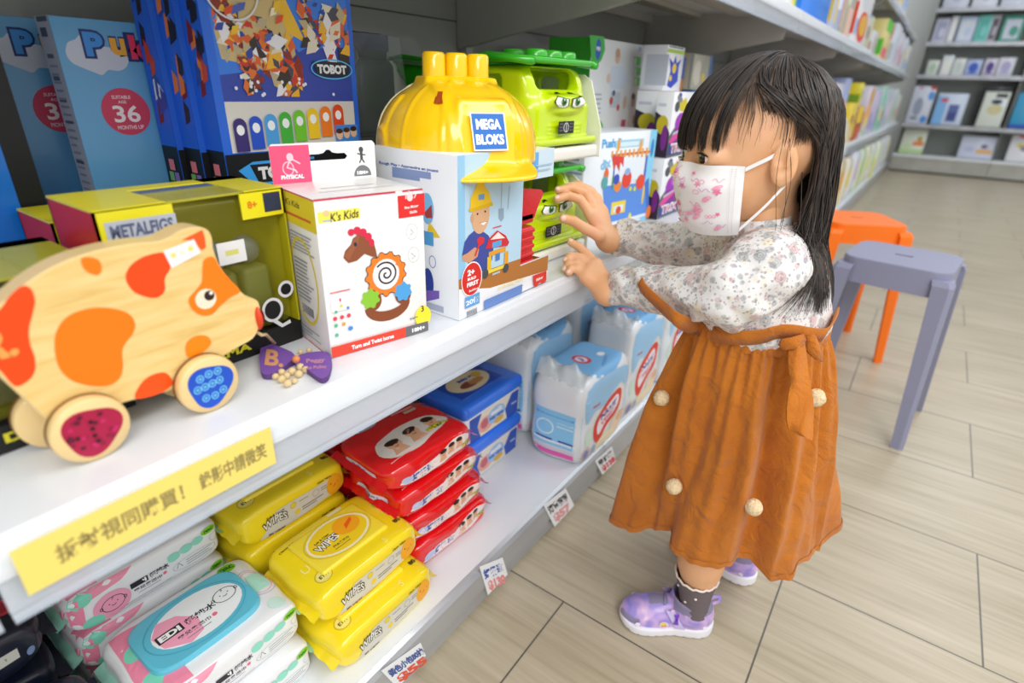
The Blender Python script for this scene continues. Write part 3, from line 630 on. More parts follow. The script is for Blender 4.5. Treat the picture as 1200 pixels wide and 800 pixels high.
# ------------------------------------------------------------ dump trucks in open trays
def truck(loc, rz, label):
    L = thing('toy_truck', label, 'toy truck', loc, rz, None)
    LM = mat('cbe60a', .22, coat=.6); GM = mat('30b41c', .25, coat=.6); WM = mat('f0efe6', .5)
    L.scale = (1.12, 1.20, .92); g = G(); B = .026
    def cab(P):
        x, y, z = P; z = z-B; Q = (x, y, z)
        d = d_box(Q, (-.058, 0, .058), (.052+.0*z, .066, .060), .020)
        d = smax(d, (x+.004)+(z-.075)*.45, .012)              # raked windscreen
        hood = d_box(Q, (-.032, 0, .033), (.032, .068, .036), .016); d = smin(d, hood, .012)
        d = smin(d, d_box(Q, (-.004, 0, .067), (.012, .040, .010), .008), .010)      # eye ridge
        d = smin(d, d_box(Q, (-.008, 0, .005), (.018, .071, .0065), .003), .003)      # bumper
        d = smax(d, -d_box(Q, (-.072, 0, .086), (.016, .09, .017), .006), .003)      # side window
        d = smax(d, -d_box(Q, (-.022, 0, .099), (.034, .048, .015), .008), .003)     # windscreen opening
        d = smax(d, -d_box(Q, (-.066, 0, .080), (.034, .058, .030), .008), .003)
        d = smax(d, -smax(np.sqrt((x+.078)**2+(z-.014)**2)-.034, .040-np.abs(y), .003), .003)
        d = smin(d, smax(np.abs(np.sqrt((x+.078)**2+(z-.014)**2)-.036)-.0025, smax(np.abs(np.abs(y)-.060)-.009, -z, .002), .002), .004)
        d = smin(d, d_ell(Q, (.000, 0, .052), (.006, .028, .005)), .006)
        for zz in (.018, .024, .030): d = smin(d, d_box(Q, (.0005, .0, zz), (.0016, .040, .0012), .001), .002)
        return smax(d, -z, .002)
    addsdf(g, cab, (-.122, -.078, .02), (.022, .078, .155), .0022, LM, 1)
    S = lambda u, v, h: (surf_ray(cab, (.03, u, v+B), (-1, 0, 0), .12).x+h+.0016, u, v+B)
    wh = [(.003, .060), (.010, .0575), (.024, .0585), (.034, .063), (.036, .067), (.029, .074), (.018, .0800), (.011, .0805), (.003, .0700)]
    art = []
    for s in (-1, 1):
        art += [('p', [(s*a+0, b) for a, b in wh], '14140f'), ('p', [(s*(.0018+a*.88+.0006), .0012+b*.98) for a, b in wh], 'f6f7f2'), ('e', s*.0155, .0665, .0056, .0066, '3f8a3a'), ('e', s*.0155, .0665, .0030, .0042, '16240f'), ('e', s*.016+.001, .0695, .0012, .0015, 'ffffff')]
    g.art(S, art)
    S = plane((.0068, -.014, .018+B), (0, 1, 0), (0, 0, 1)); g.art(S, [('r', -.008, 0, .028, .019, '1b1b1d'), ('o', .010, .0095, .006, .0075, .0013, 'd8dadb'), ('l', [(.010, .004), (.010, .015)], .0014, 'd8dadb')] + [('r', x, y, x+.003, y+.0022, '6f6f72') for x in (-.005, -.001, .018, .022) for y in (.004, .009, .014)])
    g.build('cab', L)
    for s in (-1, 1):
        for xx in (-.078, -.178):
            g = G(); g.lathe([(0, -.009), (.024, -.009), (.028, -.006), (.0285, .004), (.026, .009), (.018, .0095), (.016, .006), (0, .006)], mat('18181a', .5), 28, Matrix.Translation((xx, s*.058, B+.0288)) @ Matrix.Rotation(-s*PI/2, 4, 'X'))
            w_ = g.build('wheel', L)
    g = G(); g.box((-.225, -.035, B+.028), (-.085, .035, B+.045), GM)
    out = [(-.255, .128), (-.235, .131), (-.120, .118), (-.095, .132), (-.075, .134), (-.005, .126), (-.002, .119), (-.07, .122), (-.105, .105), (-.118, .050), (-.205, .050), (-.245, .112), (-.257, .118)]
    for s in (-1, 1):
        g.prism(out, -.002, .002, GM, Matrix.Translation((0, s*.068, B)) @ Matrix(((1, 0, 0, 0), (0, 0, -1, 0), (0, 1, 0, 0), (0, 0, 0, 1))))
    rim = [(-.257, .122), (-.120, .111), (-.095, .126), (-.07, .130), (-.001, .122)]
    for s in (-1, 1): g.tube([(x, s*.071, z+B) for x, z in rim], .006, GM, 8)
    g.box((-.205, -.068, B+.05), (-.118, .068, B+.054), GM)
    for (xa, za), (xb, zb) in zip([(-.257, .12), (-.205, .050)], [(-.205, .05), (-.2, .05)]):
        g.add([(xa, -.07, za+B), (xa, .07, za+B), (xb, .068, zb+B), (xb, -.068, zb+B), (xa+.003, -.07, za+B), (xa+.003, .07, za+B), (xb+.003, .068, zb+B), (xb+.003, -.068, zb+B)], [(0, 1, 2, 3), (7, 6, 5, 4)], GM)
    g.rbox((-.095, -.072, B+.120), (-.002, .072, B+.130), .004, GM)
    g.box((-.122, -.068, B+.05), (-.116, .068, B+.122), GM)
    for i in range(3):
        for j in (-1, 1): g.lathe([(0, .013), (.0125, .0125), (.0145, .010), (.015, 0)], GM, 20, Matrix.Translation((-.045+j*.018*1, (i-1)*.032, B+.128)))
    g.build('dump_bed', L)
    g = G(); g.rbox((-.25, -.078, 0), (.010, .078, .022), .006, WM)
    poly = [(-.25, 0), (.012, 0), (.010, .05), (-.002, .09), (-.012, .125), (-.025, .1345), (-.045, .1345), (-.25, .1345)]
    g.prism(poly, -.0012, .0012, WM, Matrix.Translation((0, .0795, 0)) @ Matrix(((1, 0, 0, 0), (0, 0, -1, 0), (0, 1, 0, 0), (0, 0, 0, 1))))
    S = plane((0, .0782, 0), (1, 0, 0), (0, 0, 1)); g.art(S, [('t', 'dump truck', -.04, .10, .006, '3a6fc0', {'w': .05, 'rot': -60}), ('r', -.05, .09, -.03, .093, '49a83a')])
    g.box((-.25, -.08, 0), (-.247, .08, .146), WM)
    g.build('packing_tray', L)
    return L
truck((-.470, .772, MZ+.0004), R(-3), 'lower lime green toy truck in white tray, under the small hands')
truck((-.470, .790, MZ+.1548), R(-2), 'upper lime green toy truck with dump bed, stacked above another behind the hard hat')

# ------------------------------------------------------------ cartons right of the trucks
c = Carton((-.656, 1.231, MZ+.0004), (.10, .248, .350), 0, 'f0f2f3'); k = c.f
c.front([('p', [k(*q) for q in ((691, 41), (708, 43), (709, 58), (705, 70), (699, 77), (693, 74))], '49c04c')] + [('e', *k(701, 58), .012, .019, '2f66c2'), ('t', 'WIN', *k(701, 57), .008, 'ffffff', {'w': .018, 'b': .05}),
  ('e', *k(724, 66), .012, .014, 'e6c2a8'), ('e', *k(724, 62), .011, .009, 'cfae90'), ('p', [k(*q) for q in ((717, 78), (731, 78), (735, 92), (731, 104), (716, 104), (712, 94))], 'dce6f4'), ('e', *k(713, 92), .008, .01, 'ecccb4'),
  ('r', *k(714, 126), *k(727, 108), 'cfd9e2'), ('e', *k(716, 118), .008, .008, 'd8524a'), ('e', *k(724, 126), .007, .007, 'd8524a'), ('e', *k(719, 109), .007, .006, '4a5f8a'), ('e', *k(732, 120), .009, .014, 'e2c6b0'), ('e', *k(742, 118), .009, .014, 'c99f84'), ('e', *k(742, 113), .009, .007, '5a4638'),
  ('r', *k(727, 150), *k(733, 140), 'd04a6a'), ('r', *k(741, 145), *k(746, 135), 'c88a3a')]
  + [('r', *k(742, 76+i*12), *k(751, 67+i*12), '5ac846') for i in range(3)] + [('e', *k(744, 72+i*12), .007, .009, 'dfe6d0') for i in range(3)] + [('e', .040, .165, .045, .035, '4fc24f')] + lines(.012, .185, .045, 5, .008, .0028, 'd3efd0', .3, 9) + lines(.012, .245, .05, 7, .009, .0025, 'b3bac0', .3, 4) + [('r', *k(748, 60), *k(752, 55), '9fb2d8')])
c.side([('r', 0, 0, .10, .350, '3fae33')]); c.top([('r', 0, 0, .248, .10, '4fb948')])
c.one('toy_carton', 'tall green and white carton with baby pictures behind the truck', 'toy box')
c = Carton((-.532, 1.053, MZ+.0004), (.09, .24, .185), R(-8), 'e9f0f6'); k = c.f
bus = [k(*q) for q in ((708, 223), (752, 222), (751, 255), (709, 262))]
c.front([('t', 'Push Bus', .092, .166, .016, '57a7e0', {'w': .085, 'b': .05}), ('t', 'dix', *k(710, 192), .018, '86bfe6', {'w': .034, 'b': .05, 'rot': 8}), ('r', .215, 0, .24, .185, '86cdec'), ('e', .228, .15, .006, .018, '3a87c8'),
  ('r', *k(721, 174), *k(755, 162), '9fd0e8'), ('e', *k(725, 170), .005, .012, 'e8a23a'), ('e', *k(751, 170), .005, .012, 'e8a23a'), ('r', *k(727, 172), *k(749, 165), 'd5ecf4'),
  ('r', *k(716, 184), *k(762, 176), 'd9722e')] + [('r', k(716+i*5, 184)[0], k(716+i*5, 184)[1], k(718+i*5, 184)[0], k(716, 177)[1], 'e8a04a') for i in range(9)] +
  [('r', *k(717, 216), *k(722, 182), '5a6fd0'), ('r', *k(753, 214), *k(759, 182), '4a62c8'), ('r', *k(724, 214), *k(752, 186), 'e3eef6'), ('p', [k(*q) for q in ((717, 183), (731, 183), (730, 196), (727, 190), (725, 200), (722, 192), (719, 199))], 'dc3f38'),
  ('p', [k(*q) for q in ((706, 218), (755, 214), (757, 250), (709, 264))], '5b8fe0'), ('p', [k(*q) for q in ((755, 214), (760, 208), (760, 240), (757, 250))], '4274c8'), ('r', *k(715, 252), *k(733, 234), 'f0d43a'), ('r', *k(718, 249), *k(730, 239), 'd7e8f0'), ('e', *k(724, 246), .009, .008, 'dc4a2e'),
  ('e', *k(710, 254), .006, .013, 'f1de48'), ('e', *k(737, 256), .006, .013, 'f1de48'), ('e', *k(753, 228), .004, .02, 'e8c83a'), ('p', [k(*q) for q in ((709, 266), (757, 252), (757, 249), (709, 262))], 'e6ecf4'),
  ('e', *k(734, 210), .017, .017, 'e0442e'), ('e', *k(735, 201), .010, .007, '8fb0dc'), ('e', *k(750, 213), .016, .015, 'e2492f'), ('e', *k(723, 218), .012, .011, 'ee8a2a'), ('e', *k(722, 210), .010, .010, '3a52c0'), ('r', *k(716, 222), *k(719, 206), '3f9a4a'), ('e', *k(710, 205), .007, .013, 'e46a2e'), ('e', *k(708, 214), .010, .012, '58a6a8'), ('e', *k(738, 221), .005, .005, 'c8d84a'), ('e', *k(743, 221), .005, .005, 'c8d84a'), ('e', *k(759, 248), .010, .014, 'e8803a')])
c.side(lines(.02, .15, .07, 6, .012, .004, '9ab8d2')); c.one('toy_carton', 'pale blue toy bus carton between lower truck and purple robot boxes', 'toy box')
def trix(loc, label, rz=0, dx=.035):
    c = Carton(loc, (dx, .135, .128), rz, 'eceef2'); W = .135
    c.front([('p', [(.0, .045), (.045, .070), (.09, .050), (W, .045), (W, .0), (0, 0)], '5d6068'), ('e', .060, .066, .034, .022, '9a2fb4'), ('e', .055, .040, .036, .020, '7f1f8e'), ('p', [(.018, .118), (.030, .128), (.052, .115), (.060, .098), (.045, .096), (.03, .105)], '7c8088'), ('p', [(.035, .105), (.075, .118), (.095, .098), (.070, .090), (.045, .092)], 'cdbb22'),
      ('p', [(.095, .055), (.115, .062), (.118, .088), (.10, .086)], 'd8c82a'), ('p', [(.0, .032), (.030, .050), (.095, .060), (.090, .050), (.02, .028)], 'd6439a'), ('p', [(.02, .050), (.09, .058), (.09, .054), (.02, .045)], 'b9bfd0'), ('p', [(.10, .040), (.13, .055), (.125, .03)], 'd0458e'), ('e', .025, .10, .014, .010, '4a4e58'), ('e', .066, .074, .010, .006, 'c56ad6'),
      ('r', .004, .006, .128, .030, '2d3a86'), ('t', 'TRIX', .066, .0185, .020, 'f2f3f7', {'w': .098, 'b': .06}), ('t', 'TRIX', .066, .0178, .015, 'c8384a', {'w': .092, 'b': .0}), ('p', [(.030, .122), (.038, .127), (.046, .122), (.038, .118)], '2f3f9c')])
    c.side([('p', [(0, .09), (dx*.5, .08), (dx, .05), (dx, 0), (0, 0)], '2b1f33'), ('e', dx*.5, .065, dx*.35, .018, 'c4b420'), ('e', dx*.7, .04, dx*.2, .025, '7a2a88'), ('r', dx*.1, .1, dx*.6, .106, 'c5cad8')])
    return c.one('robot_box', label, 'toy box')
trix((-.470, 1.249, MZ+.0004), 'white and purple robot toy box at the bottom of the stack beside the face mask'); trix((-.472, 1.252, MZ+.129), 'white and purple robot toy box on top of the stack beside the bangs', R(2))
trix((-.535, 1.322, MZ+.0004), 'robot toy box of the rear stack, at the bottom, hidden by the bus carton', 0, .06); trix((-.535, 1.324, MZ+.129), 'robot toy box of the rear stack with dark side showing above the bus carton', 0, .06)
c = Carton((-.540, 1.318, MZ+.258), (.055, .10, .088), 0, 'e6e8ee'); c.front([('r', 0, .074, .10, .081, 'a7c63c'), ('r', .008, .084, .09, .0865, '555a66'), ('p', [(.02, .01), (.045, .005), (.08, .02), (.075, .05), (.085, .065), (.06, .055), (.05, .07), (.04, .055), (.015, .065), (.03, .04)], '2f46b8'), ('e', .05, .045, .012, .01, 'e4c23a'), ('e', .035, .025, .008, .006, 'e4c23a')]); c.side([('r', .01, .01, .06, .07, 'c3c8d4')])
c.one('toy_carton', 'small white box with blue creature picture, topmost above the robot boxes', 'toy box')
c = Carton((-.64, 1.50, MZ+.0004), (.12, .13, .335), 0, 'd98a22'); c.front([('r', 0, .285, .13, .335, '2f5fae'), ('r', .03, .02, .11, .27, 'c56f1a'), ('e', .07, .17, .03, .05, 'e8b03a')]); c.side([('r', 0, .285, .12, .335, '2857a5'), ('r', .02, .1, .1, .27, 'b9701f')])
c.one('toy_carton', 'tall orange carton with dark blue top behind the robot boxes', 'toy box')
c = Carton((-.62, 1.66, MZ+.0004), (.12, .15, .26), 0, 'cfd6d8'); c.front([('r', 0, .205, .15, .26, '2f74b8'), ('e', .05, .232, .014, .012, '5fae3a'), ('r', .02, .03, .13, .19, 'dfe5e2')]); c.side([('r', 0, .205, .12, .26, '2a68a8')])
c.one('toy_carton', 'pale carton with blue header and green spot beyond the orange one', 'toy box')
c = Carton((-.63, 1.66, MZ+.262), (.12, .17, .085), 0, 'b9b7a8'); c.front([('r', .0, 0, .02, .085, '6f7a70'), ('e', .06, .04, .03, .03, 'd8d6c8'), ('e', .11, .045, .028, .034, 'a5a898'), ('e', .11, .03, .014, .012, 'd9c24a'), ('r', .15, 0, .17, .085, '4a74b0')])
c.one('toy_carton', 'grey windowed box lying on the blue headed carton', 'toy box')
c = Carton((-.60, 1.815, MZ+.0004), (.14, .11, .30), 0, 'e3d9e6'); c.front([('r', .01, .02, .10, .12, 'c94f86'), ('e', .055, .2, .03, .05, 'f0c23a')]); c.one('toy_carton', 'pink and yellow carton hidden behind the dark hair', 'toy box')

# ------------------------------------------------------------ left end: bus-game cartons, robot sets, blister packs
PK = facemap((-.717, .238, MZ+.0004), (0, 1, 0), (0, 0, 1))
def puki(loc, label, rz=0):
    c = Carton(loc, (.034, .20, .307), rz, '5e9fd0')
    cl = [PK(*q_) for q_ in smooth_poly([(77, 62), (79, 50), (88, 46), (93, 41), (101, 43), (106, 52), (130, 56), (149, 66), (149, 77), (140, 83), (127, 82), (120, 88), (111, 85), (98, 80), (84, 73)], 3)]; ce = PK(148, 131)
    _ = [(.004, .243), (.012, .232), (.030, .228), (.050, .226), (.062, .220), (.070, .228), (.092, .231), (.100, .241), (.094, .250), (.082, .250), (.078, .262), (.064, .268), (.052, .262), (.046, .273), (.030, .276), (.020, .268), (.018, .256), (.006, .254)]
    c.front([('p', cl, 'c6ccdf')]+[x for n_, (u_, v_), h_, c1_ in (('P', PK(110, 52), .022, '3f8fe0'), ('u', PK(139, 55), .016, 'e8a93a'), ('k', PK(164, 56), .023, 'd9345c'), ('i', PK(181, 58), .021, '3f6fd0')) for x in (('t', n_, u_, v_, h_*1.2, '1c2f6e', {'b': .13, 'xs': 1.1}), ('t', n_, u_, v_, h_, c1_, {'b': .05, 'xs': 1.15}))]+
      [('e', ce[0], ce[1], .0235, .0235, 'cf4160'), ('t', '36', ce[0], ce[1]-.002, .017, 'f3e6ea', {'w': .026}), ('t', 'SUITABLE', ce[0]-.002, ce[1]+.0145, .0034, 'f0d3da', {'w': .018}), ('t', 'AGE', ce[0]-.002, ce[1]+.0098, .003, 'f0d3da', {'w': .008}), ('t', 'MONTHS UP', ce[0]+.001, ce[1]-.0155, .004, 'f0d3da', {'w': .026})])
    c.side([('r', 0, 0, .034, .307, 'a9adc0')] + [('r', .006, .289, .022, .297, '3c4458'), ('r', .004, .302, .030, .3065, '3c4458')] + lines(.006, .27, .018, 3, .02, .004, '4a5268', .1, 2) + lines(.006, .262, .022, 26, .0075, .0022, '7f869c', .4, 3) + [('r', .008, .21, .028, .2125, '4a5268'), ('r', .008, .17, .026, .173, '4a5268')])
    return c.one('game_box', label, 'toy box')
puki((-.734, .338, MZ+.0004), 'tall light blue game box with round red 36 sign, whole front showing'); puki((-.799, at(28, 52, 0, -.782).y-PK(110, 52)[0]+.100, MZ+.0004), 'tall light blue game box half hidden behind its twin at the left edge', 0)
_y1 = at(50, 222, 0, -.70).y; c = Carton((-.716, _y1-.075, MZ+.0004), (.03, .15, .30), 0, '1a7ade'); c.front([('r', .129, 0, .15, .30, '131417'), ('r', 0, .0, .06, .30, '2486e8')]); c.side([('r', 0, 0, .03, .27, '101114')]); c.one('game_box', 'bright blue box with black edge at the far left', 'toy box')
def tobot(loc, label, sd):
    c = Carton(loc, (.034, .185, .215), 0, '1f5fd8'); q = random.Random(sd)
    def bot(x, y, s, body, leg):
        return [('p', [(x-.3*s, y+.9*s), (x+.3*s, y+.9*s), (x+.36*s, y+.4*s), (x-.36*s, y+.4*s)], body), ('r', x-.12*s, y+.9*s, x+.12*s, y+1.15*s, 'd8d4c8'), ('l', [(x-.33*s, y+.85*s), (x-.6*s, y+.3*s)], .16*s, body), ('l', [(x+.33*s, y+.85*s), (x+.6*s, y+.35*s)], .16*s, leg),
                ('l', [(x-.15*s, y+.4*s), (x-.3*s, y-.25*s)], .2*s, leg), ('l', [(x+.15*s, y+.4*s), (x+.3*s, y-.25*s)], .2*s, body), ('e', x, y+.66*s, .13*s, .1*s, 'e9c63a'), ('e', x-.3*s, y-.3*s, .14*s, .07*s, '8a2f22'), ('e', x+.3*s, y-.3*s, .14*s, .07*s, '7a2c20')]
    art = [('r', .0, .0, .185, .215, '2a68da'), ('r', .035, .052, .178, .215, '2f3f9c'), ('r', .01, .044, .178, .096, 'd9d5cf'), ('r', .01, .095, .178, .215, '3448a8'), ('p', [(.01, .12), (.07, .128), (.115, .15), (.178, .155), (.178, .215), (.01, .215)], '3a7be0'),
      ('p', [(.012, .16), (.03, .215), (.075, .215), (.105, .165), (.085, .14), (.05, .13), (.015, .135)], 'c9b27c'), ('p', [(.075, .215), (.095, .2), (.118, .155), (.095, .165)], 'e6b82e')]
    for x, y, s in ((.026, .165, .050), (.060, .150, .052), (.088, .128, .060), (.126, .175, .050), (.160, .165, .062), (.045, .125, .040)):
        for j in range(46):
            a_, d_ = q.random()*6.28, s*.5*q.random()**.7; cx_, cy_ = x+d_*math.cos(a_)*.62, y+d_*math.sin(a_)*1.05; w_ = s*q.uniform(.08, .24); ro_ = q.random()*3
            pts = [(cx_+w_*rr_*math.cos(ro_+k_*1.57), cy_+w_*rr_*math.sin(ro_+k_*1.57)) for k_, rr_ in enumerate((1, .5, 1, .6))]
            art.append(('p', [(min(max(u_, .012), .178), min(max(v_, .10), .213)) for u_, v_ in pts], q.choice(['d8602a', 'c8382c', '3a2f2c', 'ded6c4', 'e8b02e', '4a4a58', 'd9722a', 'b9ab8a', '8a2f22', 'e4e4ec', '2f46a0'])))
    for i in range(16): art.append(('e', .02+.15*q.random(), .1+.02*q.random(), .0018, .0018, 'dfe4f4'))
    for i in range(12): x, y = .015+.08*q.random(), .15+.055*q.random(); art.append(('p', [(x, y), (x+.008, y+.003), (x+.011, y+.010), (x+.003, y+.008)], q.choice(['e8bd2e', 'd94e2a', '4a62b8', 'ece2cc'])))
    art += [('p', [(.122, .138), (.176, .138), (.172, .122), (.128, .122)], '1d2430'), ('o', .149, .130, .03, .011, .0015, '5ab8ee'), ('t', 'TOBOT', .149, .130, .010, 'dfe3ea', {'w': .042, 'b': .06})]
    for i, col in enumerate(['3a2c72', '2350c8', '4a9ee0', '3fae3a', '6cc22e', 'ecc522', 'ea7a24', 'd9481e']):
        x = .022+i*.0185; y = .045+i*.0018; art += [('r', x-.0078, y, x+.0078, y+.026, col), ('e', x, y+.026, .0078, .008, col), ('e', x, y+.022, .0045, .0052, 'eef0f4')]
    art += [('r', .145, .044, .180, .068, '3f86d8'), ('e', .151, .057, .005, .006, 'e4bd9c'), ('e', .162, .058, .005, .006, 'e4bd9c'), ('e', .173, .059, .005, .006, 'e4bd9c'), ('e', .151, .061, .005, .003, '4a2c20'), ('e', .162, .062, .005, .003, '4a2c20'), ('e', .173, .063, .005, .003, '33221c'),
      ('r', 0, 0, .185, .043, '111318'), ('p', [(.012, .026), (.03, .034), (.11, .034), (.11, .008), (.03, .008)], '3aa0ee'), ('p', [(.026, .031), (.11, .031), (.11, .011), (.034, .011)], '16181e'), ('t', 'TOBOT', .066, .021, .014, 'e4e6ec', {'w': .062, 'b': .06}), ('o', .035, .2, .03, .03, .002, 'd8d9de')]
    c.g.art(c.F, art, step=.000006)
    sa = [('r', 0, 0, .034, .215, '1f62e0'), ('r', 0, 0, .034, .046, '101217')]
    for i in range(14): x, y = .003+.020*q.random(), .065+.12*q.random(); sa.append(('p', [(x, y), (x+.010, y+.004), (x+.012, y+.016), (x+.003, y+.024)], q.choice(['7a1f1c', '1a1a2c', 'c8452a', 'd9dce8', '2b4aa8', 'e07a2a'])))
    sa += [('r', .006, .008, .016, .018, '7ab86a'), ('r', .018, .008, .028, .018, '8a6fc8'), ('r', .010, .020, .022, .032, 'e07a8a')]
    c.side(sa)
    o = c.thing('robot_set', label, 'toy box'); return o
BT = MZ+.1405
tobot((-.627, .4200, BT), 'front robot toy set with colourful tabs, nearest of three on yellow blister packs', 1); tobot((-.662, .4130, BT), 'middle robot toy set, thin blue side showing between its two twins', 2); tobot((-.697, .4060, BT), 'rearmost blue robot toy set of three, beside the round red 36 sign', 3)

def blister(loc, size, label, col='e8dc1e', red=True, win='8f8a1c'):
    dx, dy, dz = size; L = thing('blister_pack', label, 'toy pack', loc)
    YM = mat(col, .4, coat=.3); g = G()
    g.box((-dx/2, -dy/2, 0), (dx/2, dy/2, .022), mat('131312', .5)); g.box((-dx/2, -dy/2, .022), (-dx/2+.002, dy/2, dz-.002), mat(win, .5))
    g.box((-dx/2, -dy/2, dz-.002), (dx/2, -dy/2+dy*.33, dz), YM); g.box((-dx/2, -dy/2+dy*.33, dz-.002), (-dx/2+.02, dy/2, dz), YM); g.box((-dx/2+.026, -dy/2+dy*.33, dz-.0018), (-dx/2+.040, dy/2, dz-.0002), mat('596a86', .4)); g.box((-dx/2+.046, -dy/2+dy*.33, dz-.002), (dx/2, dy/2-.04, dz), mat('cfc944', .2, alpha=.6))
    g.box((-dx/2, dy/2-.04, dz-.002), (dx/2, dy/2, dz), YM)
    g.box((-dx/2, -dy/2, .022), (dx/2, -dy/2+.002, dz-.002), mat('c22418' if red else 'b8ae18', .4)); g.box((-dx/2, dy/2-.002, .022), (dx/2, dy/2, dz-.002), mat('b8ae18', .4))
    g.box((dx/2-.002, -dy/2, dz-.032), (dx/2, -dy/2+dy*.36, dz-.001), YM); g.box((dx/2-.002, dy/2-.045, dz-.026), (dx/2, dy/2, dz-.001), YM); g.box((dx/2-.0018, dy/2-.022, dz-.022), (dx/2+.0003, dy/2-.004, dz-.004), mat('2c3550', .4))
    S = plane((dx/2, -dy/2, 0), (0, 1, 0), (0, 0, 1))
    g.art(S, [('r', .006, dz-.027, .060, dz-.010, 'b6bcc8'), ('t', 'METALFIGS', .033, dz-.0185, .011, '5a6180', {'w': .048, 'b': .04}), ('t', '8+', dy-.034, dz-.013, .007, 'e07a1c', {'b': .04}), ('r', dy-.07, .028, dy-.05, .046, 'd42a22'), ('t', '20', dy-.062, .039, .007, 'f3e6e2', {'b': .05}), ('t', 'PIECES', dy-.060, .031, .003, 'f3e6e2', {'w': .015}), ('e', dy-.030, .042, .012, .013, 'e6e6e6'), ('e', dy-.030, .042, .009, .010, '161616'), ('e', dy-.012, .060, .009, .009, 'e6e6e6'), ('e', dy-.012, .060, .006, .006, '161616'), ('l', [(dy-.03, .03), (dy-.022, .022), (dy-.012, .024)], .004, 'e6e6e6'), ('r', dy-.075, dz-.064, dy-.048, dz-.043, 'e8e8ea'), ('r', dy-.068, dz-.056, dy-.055, dz-.051, 'd9d67a'),
        ('t', 'TV DRAMA', .06, .012, .008, 'd9cf2a', {'w': .09, 'b': .04})])
    g.build('card_box', L)
    g = G(); g.rbox((-dx/2+.004, -dy/2+.004, .0225), (dx/2-.003, dy/2-.004, dz-.004), .008, mat('d6cf3a', .08, alpha=.13, coat=1)); g.build('plastic_window', L)
    g = G(); q = random.Random(5)
    for i in range(4):
        y = -dy/2+.03+i*(dy-.06)/3; g.rbox((-.01, y-.016, .024), (.030, y+.014, .085), .006, mat(q.choice(['3c4146', '6a6f3a', '4a5a78', '77704a']), .4)); g.ell((.012, y, .100), (.014, .014, .015), mat(q.choice(['5a6068', '8a8458']), .4))
    g.build('toy_figure', L)
    return L
blister((-.556, .2445, MZ+.0004), (.092, .164, .163), 'front yellow and black blister pack with red end, directly behind the pig')
blister((-.652, .262, MZ+.0004), (.085, .200, .139), 'rear yellow blister pack with red end, supporting the robot sets')
blister((-.668, .430, MZ+.0004), (.10, .12, .139), 'yellow blister pack at the right, hidden under the robot sets')
blister((-.555, .088, MZ+.0004), (.11, .13, .128), 'olive yellow clear blister pack at the far left, behind the pig’s back', 'a9a81c', False, '8c8c18')
blister((-.585, .416, MZ+.0004), (.05, .100, .139), 'narrow yellow blister pack between the horse carton and the robot sets', 'e8dc1e', False)

# dark clear-plastic clamshell behind the hard hat
L = thing('clamshell_pack', 'dark toy clamshell in crinkled clear plastic behind the yellow hard hat', 'toy pack', (-.765, .600, MZ+.0004))
g = G(); g.rbox((-.05, -.088, 0), (.03, .088, .325), .01, mat('2c3432', .5))
g.rbox((.02, -.08, .21), (.055, -.02, .27), .02, mat('4a4c46', .35)); g.rbox((.02, .0, .18), (.05, .085, .29), .03, mat('363d3b', .35)); g.rbox((.02, -.085, .06), (.05, -.0, .17), .03, mat('26403a', .35)); g.ell((.03, -.03, .29), (.03, .05, .03), mat('5a5c56', .4)); g.box((.03, -.085, .30), (.032, .085, .323), mat('23264a', .4)); g.build('card_box', L)
g = G(); g.grid(lambda u, v: (.062+.008*math.sin(u*9+v*5)*math.sin(v*11), -.088+.176*u, .004+.316*v), 24, 24, mat('dfe8ee', .05, alpha=.16, coat=1)); g.build('plastic_window', L)

# ------------------------------------------------------------ wooden pig on wheels
XF = -.452; pigo = [(0, 356), (30, 333), (60, 314), (90, 301), (125, 291), (160, 285), (185, 283), (200, 277), (212, 270), (228, 266), (242, 268), (249, 277), (251, 292), (259, 312), (272, 330), (288, 346), (302, 352), (306, 364), (304, 384), (297, 397), (280, 407), (262, 418), (240, 433), (215, 450), (200, 458), (175, 465), (147, 472), (120, 482), (90, 494), (60, 495), (35, 474), (0, 442), (-28, 415), (-45, 390), (-50, 370), (-30, 355)]
def W_(): 
    t = NT('birch_ply', .38); co = t.coord((8, 8, 60)); nz = t.n('ShaderNodeTexNoise', {'Vector': (co, 'Vector'), 'Scale': 2.2, 'Detail': 5., 'Distortion': .4}); r = t.ramp((nz, 'Fac'), [(.35, 'eccf8c'), (.55, 'e6c47c'), (.7, 'dcb468')]); t.link(r, 'Color', 'Base Color'); t.b.inputs['Coat Weight'].default_value = .35; return t.m
WOOD = W_(); WOODL = mat('e8c98c', .4, coat=.3); WOODD = mat('a56e35', .5)
L = thing('toy_pig', 'wooden pull-along pig with orange and red spots at the left', 'toy', (XF, .15, MZ))
O = Vector((XF, .15, MZ))
k = facemap(O, (0, 1, 0), (0, 0, 1))
pol = [k(*p) for p in smooth_poly(pigo)]
g = G(); n = len(pol); TH = .023
cy_ = sum(p[0] for p in pol)/n; cz_ = sum(p[1] for p in pol)/n
def inset(p, d): 
    L_ = math.hypot(p[0]-cy_, p[1]-cz_); return (cy_+(p[0]-cy_)*(1-d/L_), cz_+(p[1]-cz_)*(1-d/L_))
rings = [([inset(p, .0012) for p in pol], 0), (pol, -.0016), (pol, -TH+.0016), ([inset(p, .0012) for p in pol], -TH)]
for (ra, xa), (rb, xb) in zip(rings, rings[1:]):
    g.add([(xa, y, z) for y, z in ra]+[(xb, y, z) for y, z in rb], [(i, (i+1) % n, n+(i+1) % n, n+i) for i in range(n)], WOODL, True)
tr = tessellate_polygon([[Vector((p[0], p[1], 0)) for p in rings[0][0]]]); g.add([(0, y, z) for y, z in rings[0][0]], [tuple(t) for t in tr], WOOD)
